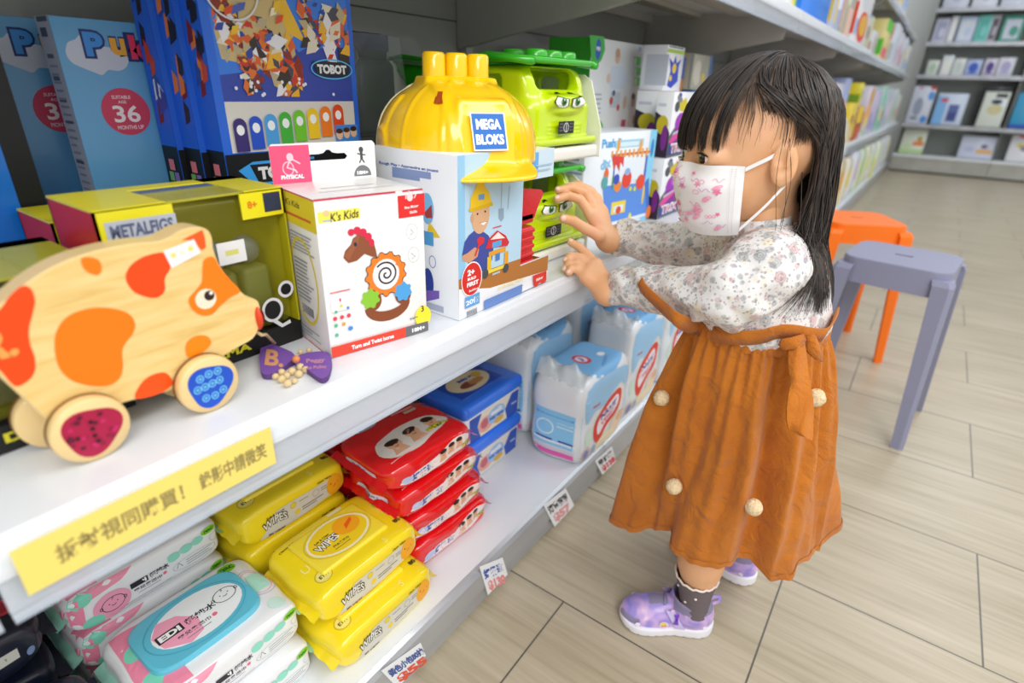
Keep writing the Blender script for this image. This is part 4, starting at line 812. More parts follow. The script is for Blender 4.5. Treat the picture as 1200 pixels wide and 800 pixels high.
g.add([(-TH, y, z) for y, z in rings[3][0]], [tuple(t)[::-1] for t in tr], WOOD)
S = plane((0, 0, 0), (0, 1, 0), (0, 0, 1)); P_ = lambda pts: ('p', [k(*p) for p in smooth_poly(pts, 4)])
OR, RD = 'ff7a0a', 'f4480c'
g.art(S, [P_([(-28, 385), (0, 362), (10, 348), (25, 335), (36, 338), (41, 352), (38, 368), (34, 385), (35, 402), (41, 420), (40, 437), (30, 448), (17, 452), (2, 436), (-15, 420), (-28, 402)])+(RD,),
  P_([(64, 410), (66, 388), (80, 370), (105, 361), (130, 361), (150, 367), (158, 378), (156, 390), (147, 402), (143, 412), (144, 430), (140, 443), (128, 451), (108, 452), (85, 446), (70, 432)])+(OR,),
  P_([(95, 303), (105, 301), (116, 305), (119, 315), (115, 322), (105, 320), (97, 313)])+(OR,),
  P_([(147, 326), (152, 312), (165, 302), (180, 297), (192, 296), (200, 304), (199, 315), (193, 326), (193, 340), (185, 348), (172, 348), (156, 341)])+(RD,),
  ('p', [k(*p) for p in ((213, 281), (225, 275), (237, 269), (240, 279), (241, 290), (236, 293), (230, 287), (222, 281))], 'f25a1a'),
  ('p', [k(*p) for p in ((191, 294), (227, 280), (235, 296), (201, 314))], 'eeeef0'), ('e', *k(203, 299), .0022, .0022, 'f0dc7a'), ('e', *k(213, 296), .0015, .0015, 'f0e6b0'), ('e', *k(223, 291), .0022, .0022, 'f0dc7a'),
  P_([(239, 304), (250, 301), (258, 314), (270, 328), (281, 341), (270, 348), (258, 358), (248, 368), (235, 369), (224, 361), (221, 350), (229, 340), (236, 330), (237, 315)])+('fb7d0c',),
  ('e', *k(241, 350), .0085, .0085, 'efe2c8'), ('e', *k(245, 346), .0043, .0043, '2e1a18'), ('e', *k(247, 343), .0015, .0015, 'f4ece0'),
  P_([(217, 409), (220, 399), (231, 393), (243, 394), (247, 402), (240, 410), (230, 416), (220, 418)])+('fb860c',), P_([(158, 466), (163, 452), (174, 441), (190, 436), (199, 441), (201, 450), (190, 459), (173, 465)])+('f4500c',),
  ('t', 'R.', *k(-2, 404), .020, 'eaa050', {'b': .04, 'sh': .2})], gloss=.35)
g.build('body', L)
def wheel(y, z, x, r, kind):
    g = G(); T = Matrix.Translation((x, y, z)) @ Matrix.Rotation(PI/2, 4, 'Y')
    g.lathe([(0, .0), (r*.93, .0), (r*.985, -.0015), (r, -.004), (r*.99, -.009), (r*.95, -.011), (0, -.011)][::-1], WOODL, 40, T); g.lathe([(r*1.003, -.0098), (r*1.003, -.0118), (r*.94, -.0118)], WOODD, 40, T)
    if kind:
        S = lambda u, v, h: (x+h, y+u, z+v); m_, c1, c2 = kind
        pts = [(r*.74*math.cos(a)*(1+.10*math.sin(3*a+.7)), r*.74*math.sin(a)*(1+.10*math.sin(3*a+.7))) for a in [2*PI*i/48 for i in range(48)]]
        art = [('p', pts, m_)]; q = random.Random(2)
        if c2 == 'b':
            for a_, b_ in ((-.3, .35), (0, .42), (.3, .42), (-.45, 0), (-.2, .02), (.05, .05), (.3, .08), (-.25, -.38), (.05, -.4), (.35, -.3)): art += [('o', a_*r, b_*r, r*.13, r*.14, r*.04, c1), ('e', a_*r, b_*r, r*.05, r*.05, c1)]
        else:
            for i in range(26): a_, d_ = q.random()*6.28, r*.6*math.sqrt(q.random()); art.append(('e', d_*math.cos(a_), d_*math.sin(a_), r*.07, r*.06, q.choice(['c22060', '8a1238', '5a0c2c'])))
            for a_, b_ in ((0, .3), (0, .08), (0, -.15), (-.4, -.05), (.03, -.35)): art.append(('e', a_*r, b_*r, r*.06, r*.06, '2a0818'))
        g.art(S, art)
    g.build('wheel', L)
wheel(.1035-.15, .0252, .0135, .0250, ('a81240', '', 'r')); wheel(.190-.15, .0252, .0135, .0250, ('1a50c0', '6fc0ea', 'b')); wheel(.083-.15+.012, .0252, -TH-.004, .0250, None); wheel(.190-.15, .0252, -TH-.004, .0250, None)
g = G(); 
for y in (.1035-.15, .190-.15): g.tube([(.004, y, .0252), (-TH-.006, y, .0252)], .003, WOODD, 8)
g.build('axle', L)
g = G(); p = k(299, 374); g.ell((-TH/2+.004, p[0]+.0035, p[1]), (.013, .004, .0135), mat('d8401c', .35)); g.ell((-TH/2+.012, p[0]+.0072, p[1]+.001), (.003, .0008, .006), mat('5a1a10', .5)); g.ell((-TH/2-.000, p[0]+.0072, p[1]+.001), (.003, .0008, .006), mat('5a1a10', .5)); g.build('snout', L)
g = G(); e = k(232, 262); 
g.build('ear', L) if False else None
a = Vector((-.002, *k(303, 390))); b = at(322, 402, 2, MZ+.010)-O
g.tube([a+Vector((-.008, 0, 0)), a+Vector((0, .004, -.004)), (a+b)/2+Vector((0, 0, .004)), b], .0016, mat('cdb48a', .8), 6); g.build('pull_string', L)

# purple tag with wooden beads lying on the shelf
L = thing('name_tag', 'purple bow-shaped wooden tag with beads, lying in front of the pig’s snout', 'tag', (at(345, 425, 2, MZ+.003)))
O2 = Vector(L.location); kk = lambda px, py: tuple((at(px, py, 2, MZ+.006)-O2)[:2])
lobe = lambda pts: [kk(*p) for p in smooth_poly(pts, 4)]
PM = mat('7a52a8', .5)
g = G(); TL = [(306, 405), (312, 401), (322, 404), (335, 409), (344, 414), (345, 421), (338, 425), (330, 432), (318, 438), (307, 437), (304, 424)]; TR = [(346, 419), (356, 414), (368, 412), (382, 412), (388, 418), (388, 428), (384, 440), (376, 443), (366, 437), (356, 430), (347, 427)]
for P_2 in (TL, TR): g.prism(lobe(P_2)[::-1], -.0026, .003, PM, side=mat('5b3b78', .6))
S = lambda u, v, h: (kk(u, v)[0], kk(u, v)[1], .003+h)
def tpx(s, cx, cy, hh, ww, c, rot=0):
    tv, tf, x0, x1, y0, y1 = text_mesh(s, .03); ro = R(rot); vs = []
    for x, y in tv: X = (x-(x0+x1)/2)/(x1-x0)*ww; Y = (y-(y0+y1)/2)/(y1-y0)*hh; vs.append(S(cx+X*math.cos(ro)-Y*math.sin(ro), cy-(X*math.sin(ro)+Y*math.cos(ro)), .0004))
    g.add(vs, tf, mat(c, .5))
tpx('B.', 322, 420, 19, 22, 'd89a6a', -8); tpx('Peggy', 370, 423, 6, 22, 'c98aa8', 4); tpx('Go Pulley', 370, 431, 5, 26, 'c98aa8', 4)
g.build('tag_plate', L)
g = G(); BM = mat('d9c08e', .5)
for px, py, r in ((330, 436, .0036), (336, 440, .0036), (342, 435, .004), (350, 438, .004), (358, 433, .0036), (352, 430, .004), (330, 444, .004), (337, 449, .004), (323, 441, .0034), (345, 446, .003), (362, 410, .003), (352, 412, .0028)):
    g.ell(at(px, py, 2, MZ+r)-O2+Vector((0, 0, 0)), (r, r, r*.95), BM, n=12)
g.ell(at(347, 421, 2, MZ+.008)-O2, (.004, .004, .004), mat('d8854a', .5), n=12); g.build('wooden_bead', L)
# ------------------------------------------------------------ soft packs on the bottom deck
DZ = DECK_Z + .0004
class Puff:
    """soft pack: a rounded block that can pinch towards its ends and wrinkle; prints follow the surface"""
    def __init__(s, dx, dy, dz, n=6, amp=.0015, freq=60, pinch=0, seed=0):
        s.a, s.b, s.c = dx/2, dy/2, dz/2; s.n = n; s.amp = amp; s.fr = freq; s.pinch = pinch; s.sd = seed
    def warp(s, x, y, z):
        k = 1-s.pinch*(abs(y)/s.b)**6; z = z*k
        f = s.fr; w = s.amp*(math.sin(x*f*1.3+s.sd+2*math.sin(y*f*.5))*math.sin(y*f+s.sd*2)+.6*math.sin(z*f*1.7+y*f*.7+s.sd))
        e = (abs(y)/s.b)**3; w *= (.5+e)
        L = math.sqrt(x*x+y*y+z*z)+1e-9; q = 1+w/L
        return (x*q, y*q, min(max(z*q+s.c, 0), s.c*2+.001*0+(.0004 if s.c < .05 else .01)))
    def mesh(s, g, m, N=18):
        vs = []; fs = []
        for ax in range(3):
            for sg in (-1, 1):
                base = len(vs)
                for i in range(N+1):
                    for j in range(N+1):
                        q = [0, 0, 0]; q[ax] = sg; u = 2*i/N-1; v = 2*j/N-1; u = math.sin(u*PI/2)*.35+u*.65; v = math.sin(v*PI/2)*.35+v*.65
                        q[(ax+1) % 3] = u; q[(ax+2) % 3] = v
                        k = sum(abs(t)**s.n for t in q)**(-1/s.n); vs.append(s.warp(q[0]*k*s.a, q[1]*k*s.b, q[2]*k*s.c))
                for i in range(N):
                    for j in range(N):
                        f = (base+i*(N+1)+j, base+(i+1)*(N+1)+j, base+(i+1)*(N+1)+j+1, base+i*(N+1)+j+1); fs.append(f if sg > 0 else f[::-1])
        g.add(vs, fs, m, True)
    def _o(s, p, q): return max(0., 1-min(abs(p), .999)**s.n-min(abs(q), .999)**s.n)**(1/s.n)
    def top(s, u, v, h):
        y = u-s.b; x = s.a-v; p = s.warp(x, y, s.c*s._o(x/s.a, y/s.b)); return (p[0], p[1], p[2]+h+.0003)
    def front(s, u, v, h):
        y = u-s.b; z = v-s.c; p = s.warp(s.a*s._o(y/s.b, z/s.c), y, z); return (p[0]+h+.0003, p[1], p[2])
    def side(s, u, v, h):
        x = u-s.a; z = v-s.c; p = s.warp(x, -s.b*s._o(x/s.a, z/s.c), z); return (p[0], p[1]-h-.0003, p[2])
def crimp(g, P, m, sgn=1):
    vs = []; n = 14; 
    for i in range(n+1):
        x = -P.a*.93+2*P.a*.93*i/n
        for q in (0, 1, 2):
            vs.append((x, sgn*(P.b*.97+q*.006), P.c*(1-.0)+math.sin(i*2.1+q)*.0012*q-(q*.0035)))
    g.add(vs, [(i*3+q, (i+1)*3+q, (i+1)*3+q+1, i*3+q+1) for i in range(n) for q in (0, 1)], m, True)
MINT = '7fd9bd'
def drop(cu, cv, r, c, k=3): return ('p', [(cu+r*math.cos(a)*(1+.12*math.sin(k*a)), cv+r*.8*math.sin(a)*(1+.12*math.cos(k*a))) for a in [2*PI*i/24 for i in range(24)]], c)
def face(u, v, r, c='3c3440'): return [('o', u, v, r, r*.82, r*.07, c), ('l', [(u-r*.1, v+r*.8), (u+r*.1, v+r*.65), (u-r*.05, v+r*.5)], r*.07, c), ('e', u-r*.35, v+r*.1, r*.06, r*.06, c), ('e', u+r*.35, v+r*.1, r*.06, r*.06, c), ('l', [(u-r*.2, v-r*.12), (u, v-r*.22), (u+r*.2, v-r*.12)], r*.07, c), ('o', u-r*1.02, v, r*.14, r*.2, r*.06, c), ('o', u+r*1.02, v, r*.14, r*.2, r*.06, c)]
def edi(loc, label, lid):
    L = thing('wipes_pack', label, 'wet wipes', loc, 0, 'pale wipes packs at the left'); P = Puff(.135, .18, .061, 9, .0009, 70, .35, 1)
    g = G(); m = mat('eceef0', .3, coat=.5); P.mesh(g, m); crimp(g, P, mat('9fdcc9', .35, coat=.4)); crimp(g, P, mat('9fdcc9', .35, coat=.4), -1)
    g.art(P.front, [('p', [(.004, .01), (.016, .01), (.02, .055), (.004, .056)], 'f08ca8'), ('p', [(.02, .045), (.06, .05), (.075, .058), (.02, .059)], 'ef97b0'), ('e', .045, .024, .020, .018, 'f3a3bd'), ('e', .024, .012, .011, .009, MINT), drop(.018, .050, .012, MINT)] + face(.046, .024, .0125) +
      [('r', .066, .0275, .0855, .0355, '26242a'), ('t', 'EDI', .0757, .0315, .006, 'f4f4f4', {'w': .016, 'b': .05}), ('t', '超純水', .099, .0322, .0075, '3c3a42', {'w': .023, 'b': .03}), ('t', '嬰兒柔濕巾', .084, .0225, .0048, '55525c', {'w': .032}), ('r', .072, .0165, .098, .0172, '8a8892'), ('e', .104, .0235, .0022, .0022, 'ee6b8a'),
       ('e', .118, .038, .0078, .0062, '8fdcc6'), ('e', .134, .040, .0078, .0062, '8fdcc6'), ('e', .149, .042, .0072, .0058, '8fdcc6'), ('o', .141, .020, .028, .0085, .0005, '9aa4a8'), ('l', [(.118, .018), (.121, .025), (.125, .018)], .0008, '5a6468'), ('r', .130, .023, .164, .0238, '8a9296'), ('r', .130, .0195, .160, .0203, '8a9296'), ('r', .130, .016, .163, .0168, '8a9296'),
       ('e', .164, .050, .0095, .0052, '7ac81e', .2), ('t', 'nac', .164, .050, .0045, '1f5f1a', {'w': .012, 'b': .04, 'rot': 8}), ('o', .172, .034, .009, .008, .0009, 'c5c9ea'), ('r', .05, .010, .11, .0108, 'b0b2ba')])
    if lid: g.art(P.top, [('p', [(.006, .01), (.05, .006), (.045, .12), (.012, .128)], 'f08ca8'), ('e', .020, .035, .011, .012, MINT), ('e', .024, .085, .012, .012, MINT), ('e', .150, .118, .012, .008, '7ac81e'), ('t', 'nac', .150, .118, .007, '1f5f1a', {'w': .018, 'b': .04}), ('o', .162, .07, .02, .028, .0012, 'b9bfe6'), ('o', .162, .07, .016, .024, .0012, 'f0b3c4'), ('p', [(.150, .05), (.172, .055), (.176, .09), (.156, .085)], 'aee6d6'), ('e', .16, .02, .01, .01, 'cfeee4')])
    else: g.art(P.top, [('p', [(.0, .01), (.04, .006), (.05, .12), (.0, .128)], 'f08ca8'), ('e', .15, .118, .012, .008, '7ac81e'), drop(.15, .06, .02, MINT), ('p', [(.05, .11), (.14, .12), (.16, .13), (.04, .13)], MINT)])
    g.build('pack', L)
    if lid:
        g = G(); z0_ = P.c*2; S_L0 = [(.047*(1 if abs(math.cos(a_))**.5 > 1 else abs(math.cos(a_))**.42)*(1 if math.cos(a_) > 0 else -1)-.003, .065*abs(math.sin(a_))**.42*(1 if math.sin(a_) > 0 else -1)-.003) for a_ in [2*PI*i_/60 for i_ in range(60)]]
        LM_ = mat('62c0d8', .3, coat=.4); rg_ = [(1, z0_-.004), (1, z0_+.003), (.985, z0_+.0055), (.95, z0_+.0065)]
        for (ka_, za_), (kb_, zb_) in zip(rg_, rg_[1:]): g.add([(a_*ka_, b_*ka_, za_) for a_, b_ in S_L0]+[(a_*kb_, b_*kb_, zb_) for a_, b_ in S_L0], [(i_, (i_+1) % 60, 60+(i_+1) % 60, 60+i_) for i_ in range(60)], LM_, True)
        g.add([(a_*.95, b_*.95, z0_+.0065) for a_, b_ in S_L0], [tuple(range(60))], LM_); 
        z = P.c*2+.0068
        S = lambda u, v, h: (.044-v, -.068+u, z+h)
        g.art(S, [('o', .066, .047, .058, .041, .001, '49a8c4'), ('e', .068, .047, .052, .035, 'eef2f4'), ('p', [(.018, .055), (.022, .032), (.045, .016), (.062, .022), (.066, .045), (.050, .066), (.030, .072)], 'f3a3bd'), ('r', .020, .040, .049, .053, '26242a'), ('t', 'EDI', .0345, .0465, .009, 'f4f4f4', {'w': .024, 'b': .05}), ('t', '超純水', .070, .047, .0105, '3c3a42', {'w': .036, 'b': .03}), ('t', '嬰兒柔濕巾', .056, .032, .006, '55525c', {'w': .038}), ('r', .044, .024, .072, .0252, '8a8892'), ('e', .080, .032, .003, .003, 'ee6b8a')] + face(.102, .050, .014))
        g.build('lid', L)
    return L
edi((-.555, .176, DZ), 'lowest pale wipes pack of the front pile, its corner at the bottom edge', False); edi((-.568, .176, DZ+.0618), 'pale wipes pack with turquoise plastic lid, on top of the front pile', True)
for i in range(3): edi((-.716, .163, DZ+i*.0618), ['pale wipes pack hidden at the base of the rear pile', 'pale wipes pack hidden in the middle of the rear pile', 'white and pink wipes pack, topmost of the rear pile under the yellow notice'][i], False)
def dark_pack(loc, label, rz=0):
    L = thing('wipes_pack', label, 'wet wipes', loc, rz, 'dark wipes packs'); P = Puff(.12, .19, .060, 8, .0012, 60, .35, 3)
    g = G(); P.mesh(g, mat('141a2c', .35, coat=.5)); crimp(g, P, mat('141a2c', .35))
    art = [('e', .168, .045, .010, .014, 'd8485a'), ('e', .168, .045, .006, .009, 'b8303f')]
    for u, v in ((.15, .095), (.14, .02), (.175, .08)): art += [('p', [(u-.005, v), (u, v+.005), (u+.004, v), (u, v-.004)], 'b8c4dc'), ('e', u+.003, v+.002, .0015, .0035, '6f86b0')]
    g.art(P.top, art); g.art(P.front, [('r', .125, .022, .165, .036, 'cfd0c6'), ('r', .13, .027, .155, .031, '9a8a4a'), ('e', .1, .03, .006, .004, 'b8c4dc'), ('e', .175, .02, .004, .006, '7f94bc')])
    g.build('pack', L)
    g = G(); g.rbox((-.045, -.075, .055), (.040, .050, .065), .012, mat('c9ccd0', .35)); S = lambda u, v, h: (.04-v, -.075+u, .0653+h); g.art(S, [('o', .062, .042, .052, .034, .0015, '9a9ea4'), ('o', .062, .042, .040, .025, .001, 'b0b4ba')]); g.build('lid', L)
dark_pack((-.700, -.040, DZ), 'dark wipes pack at the base of the left pile'); dark_pack((-.700, -.042, DZ+.0680), 'dark wipes pack, second from the bottom of the left pile'); dark_pack((-.698, -.040, DZ+.1360), 'dark navy wipes pack with white lid and red dot, upper one at the left edge')
dark_pack((-.560, -.034, DZ), 'dark wipes pack, lower of the front left pair'); dark_pack((-.562, -.030, DZ+.0680), 'dark navy wipes pack with pale strip, lower one in the bottom left corner')

def yellow(loc, label, lid=True, rz=0):
    L = thing('wipes_pack', label, 'wet wipes', loc, rz, 'yellow wipes packs'); P = Puff(.125, .178, .061, 9, .0010, 65, .35, 5)
    g = G(); m = mat('f7dc1c', .28, coat=.6); P.mesh(g, m); crimp(g, P, m); crimp(g, P, m, -1)
    g.art(P.front, [('p', [(.024, .006), (.054, .042), (.142, .042), (.152, .030), (.148, .012), (.075, .006)], 'd6d2c4'), ('t', 'WIPES', .050, .024, .015, '3c3428', {'w': .040, 'b': .09, 'arc': .006}), ('t', 'WIPES', .050, .024, .0125, 'e8e6dc', {'w': .037, 'b': .02, 'arc': .006}), ('t', 'Soft & Gentle', .052, .0375, .004, '3c3428', {'w': .028}), ('e', .080, .034, .0045, .0045, 'e8cf3a'), ('o', .080, .034, .005, .005, .0006, 'b09a2a'), ('e', .085, .019, .0045, .0045, 'e8cf3a'), ('r', .09, .034, .105, .0352, '8a8678'), ('r', .093, .021, .130, .0224, '6e6a5e'), ('r', .093, .017, .118, .0184, '6e6a5e'), ('o', .118, .032, .006, .006, .0008, 'a8a498'), ('r', .127, .034, .137, .0352, '7e7a6e'), ('r', .127, .030, .137, .0312, '7e7a6e'),
       ('e', .152, .027, .015, .019, 'f2aa18'), ('p', [(.146, .022), (.160, .026), (.158, .032)], 'ea6a1c'), ('e', .145, .031, .001, .0016, '2a2418'), ('t', '80 wipes', .050, .0085, .0048, '3c3428', {'w': .026, 'b': .03}), ('t', 'Classic Yellow', .135, .046, .0035, '3c3428', {'w': .026, 'b': .03})])
    g.art(P.top, [('o', .028, .028, .012, .011, .0008, 'b8a436'), ('e', .028, .028, .0105, .0095, 'ecdf7a'), ('t', 'ETH', .028, .028, .0055, '4a4428', {'w': .013, 'b': .04}), ('t', '80', .160, .030, .008, '2e2a18', {'w': .013, 'b': .04, 'rot': 12}), ('t', 'wipes', .173, .033, .0035, '2e2a18', {'w': .010, 'rot': 12}), ('t', 'Classic Yellow', .03, .108, .0035, '3c3428', {'w': .03, 'rot': 0}), ('r', .10, .111, .125, .117, 'efe9c0'), ('t', 'S', .12, .012, .010, 'f6ea80', {}), ('t', 'U', .02, .055, .012, 'f6ea80', {})])
    g.build('pack', L)
    if not lid: return L
    g = G(); LM = mat('f7df3c', .25, coat=.5); z = P.c*2-.0012
    g.rbox((-.044, -.062, z-.003), (.036, .052, z+.0055), .008, LM)
    S = lambda u, v, h: (.036-v, -.062+u, z+.0058+h)
    g.art(S, [('o', .057, .041, .052, .036, .0018, 'ddc22c'), ('e', .057, .041, .0485, .033, 'f1ecd0'), ('e', .057, .041, .0455, .030, 'f2cf20'), ('t', 'WIPES', .037, .040, .015, '3a3228', {'w': .040, 'b': .10, 'rot': 8}), ('t', 'WIPES', .037, .040, .0125, 'f2f0e6', {'w': .037, 'b': .02, 'rot': 8}), ('t', 'Soft & Clean', .036, .051, .0042, '3a3228', {'w': .026, 'rot': 8, 'b': .03}), ('e', .076, .048, .021, .018, 'f5a81c', .1), ('p', [(.070, .040), (.088, .050), (.090, .057), (.074, .050)], 'ee6018'), ('t', '純水柔濕巾', .050, .026, .005, '5a4c28', {'w': .026, 'b': .03}), ('r', .036, .0195, .062, .0206, '6a5c30')])
    g.build('lid', L)
    return L
yellow((-.510, .366, DZ), 'yellow wipes pack, bottom of the front pile beside the price tag'); yellow((-.538, .366, DZ+.0666), 'yellow wipes pack with oval emblem lid, on top of the front pile')
for i in range(3): yellow((-.680, .352, DZ+i*.0618), ['yellow wipes pack hidden at the base of the rear pile', 'yellow wipes pack, middle one of the rear pile', 'yellow wipes pack in the shade, topmost of the rear pile beside the white pack'][i], i == 2)

def red(loc, label, rz=0, sd=1):
    L = thing('wipes_pack', label, 'wet wipes', loc, rz, 'red wipes packs'); P = Puff(.14, .185, .052, 6, .0024, 85, .35, sd)
    g = G(); m = mat('e01018', .16, coat=.9); P.mesh(g, m, 30); crimp(g, P, m); crimp(g, P, m, -1)
    baby = lambda u, v, s, rot=0: [('e', u, v, s*.42, s*.36, 'e0ac88', rot), ('e', u-s*.02, v+s*.22, s*.42, s*.22, '2f1c14', rot), ('p', [(u-s*.5, v-s*.75), (u+s*.45, v-s*.7), (u+s*.3, v-s*.25), (u-s*.3, v-s*.25)], 'dca684'), ('e', u-s*.13, v, s*.05, s*.04, '3a2218'), ('e', u+s*.15, v, s*.05, s*.04, '3a2218'), ('l', [(u-s*.1, v-s*.17), (u+s*.02, v-s*.22), (u+s*.13, v-s*.16)], s*.06, 'a84a3c')]
    g.art(P.top, [('p', smooth_poly([(.020, .045), (.035, .022), (.075, .018), (.11, .028), (.145, .036), (.165, .052), (.15, .072), (.11, .082), (.06, .080), (.028, .068)], 3), 'e3dcd4')] + baby(.052, .050, .032) + baby(.092, .056, .032, .2) + baby(.134, .060, .030, -.2) +
      [('t', '85抽入', .133, .042, .012, '2a2610', {'w': .046, 'b': .12, 'rot': 3}), ('t', '85抽入', .133, .042, .0105, 'e3e22c', {'w': .044, 'b': .03, 'rot': 3}), ('e', .05, .12, .020, .007, 'c9d0e6'), ('t', '好柔適', .05, .12, .009, '5a6ab0', {'w': .03, 'b': .06}), ('r', .10, .115, .145, .120, 'e89a9a'), ('r', .09, .034, .12, .0355, 'f3b8b8'), ('r', .02, .018, .06, .0195, 'f3b8b8'), ('r', .12, .105, .145, .112, 'c9c2a8')])
    g.art(P.front, [('p', smooth_poly([(.020, .014), (.06, .011), (.11, .013), (.16, .020), (.174, .034), (.15, .044), (.12, .042), (.09, .030), (.05, .028)], 3), 'e9dcd8'), ('t', '好柔適', .066, .0205, .014, '3f55a8', {'w': .048, 'b': .06, 'rot': 2}), ('e', .034, .0195, .011, .007, 'b7c0e2')] + baby(.108, .030, .018) + baby(.126, .034, .017) + baby(.143, .036, .016) + [('t', '85抽入', .160, .024, .008, '2a2610', {'w': .024, 'b': .12}), ('t', '85抽入', .160, .024, .007, 'e3e22c', {'w': .023, 'b': .03})])
    g.art(P.side, [('p', [(.03, .018), (.11, .018), (.105, .034), (.035, .034)], 'dcdcea'), ('t', 'wipes', .07, .026, .009, '4a5aa4', {'w': .05, 'b': .04})])
    g.build('pack', L); return L
for i, (x, y, z, rz) in enumerate([(-.558, .553, 0, -3), (-.562, .546, .0525, -5), (-.570, .540, .1050, -2), (-.574, .530, .1575, -4)]):
    red((x, y, DZ+z), ['red wipes pack, bottom one of the front pile', 'red wipes pack, second from the bottom of the front pile', 'red wipes pack, second from the top of the front pile', 'glossy red wipes pack with three babies, on top of the front pile'][i], R(rz), i+1)
for i in range(4): red((-.735, .548+i*.003, DZ+i*.0525), ['red wipes pack hidden at the base of the rear pile', 'red wipes pack low in the rear pile', 'red wipes pack, second from the top of the rear pile', 'red wipes pack, top of the rear pile just under the shelf'][i], R(3-i*2), i+7)

def tub(loc, label):
    L = thing('wipes_tub', label, 'wet wipes', loc, 0, 'blue wipes tubs'); a, b = .065, .095
    g = G(); g.rbox((-a+.004, -b+.004, 0), (a-.004, b-.004, .066), .012, mat('e9ebf0', .3, coat=.3))
    S = plane((a-.0038, -b, 0), (0, 1, 0), (0, 0, 1))
    g.art(S, [('p', [(.018, .006), (.172, .006), (.174, .058), (.016, .058)], 'e6dfcc'), ('p', [(.018, .006), (.050, .006), (.040, .032), (.052, .058), (.016, .058)], '3458b8'), ('p', [(.135, .006), (.172, .006), (.174, .058), (.150, .058), (.128, .03)], '3458b8'), ('e', .066, .028, .024, .017, 'e3a8a0'), ('e', .062, .030, .012, .011, 'c76a72'), ('e', .100, .034, .028, .019, '9cc0ea'), ('t', 'soft', .100, .042, .011, 'f2f4fa', {'w': .036, 'b': .08}), ('t', 'baby wipes', .100, .030, .010, '2a4ab0', {'w': .046, 'b': .05}), ('e', .108, .018, .016, .007, 'd8b04a'), ('r', .150, .03, .168, .034, 'b8c4ea')], T=None)
    S = plane((-a, -b+.0038, 0), (1, 0, 0), (0, 0, 1)); g.art(S, [('r', .02, .008, .11, .056, '9cb8e6')]); g.build('tub', L)
    g = G(); LB = mat('2b74f0', .2, coat=.7); g.rbox((-a, -b, .058), (a, b, .089), .0125, LB)
    g.rbox((-.045, -.070, .084), (.038, .058, .0905), .006, mat('2050c0', .25, coat=.6))
    S = lambda u, v, h: (.038-v, -.070+u, .0908+h)
    g.art(S, [('e', .062, .040, .054, .034, 'e8d9b4'), ('e', .056, .030, .026, .011, '8a4a38'), ('e', .075, .03, .02, .010, 'c58a5a'), ('t', 'Baby soft', .070, .050, .012, '2b55b8', {'w': .052, 'b': .07}), ('t', '天然柔濕巾', .078, .040, .008, 'f0e6c0', {'w': .040, 'b': .04}), ('e', .094, .046, .012, .01, 'd9b84a')])
    g.build('lid', L); return L
tub((-.628, .760, DZ), 'blue lidded wipes tub at the bottom, standing on the deck'); tub((-.628, .760, DZ+.0925), 'blue lidded wipes tub on top of its twin, oval picture on lid')

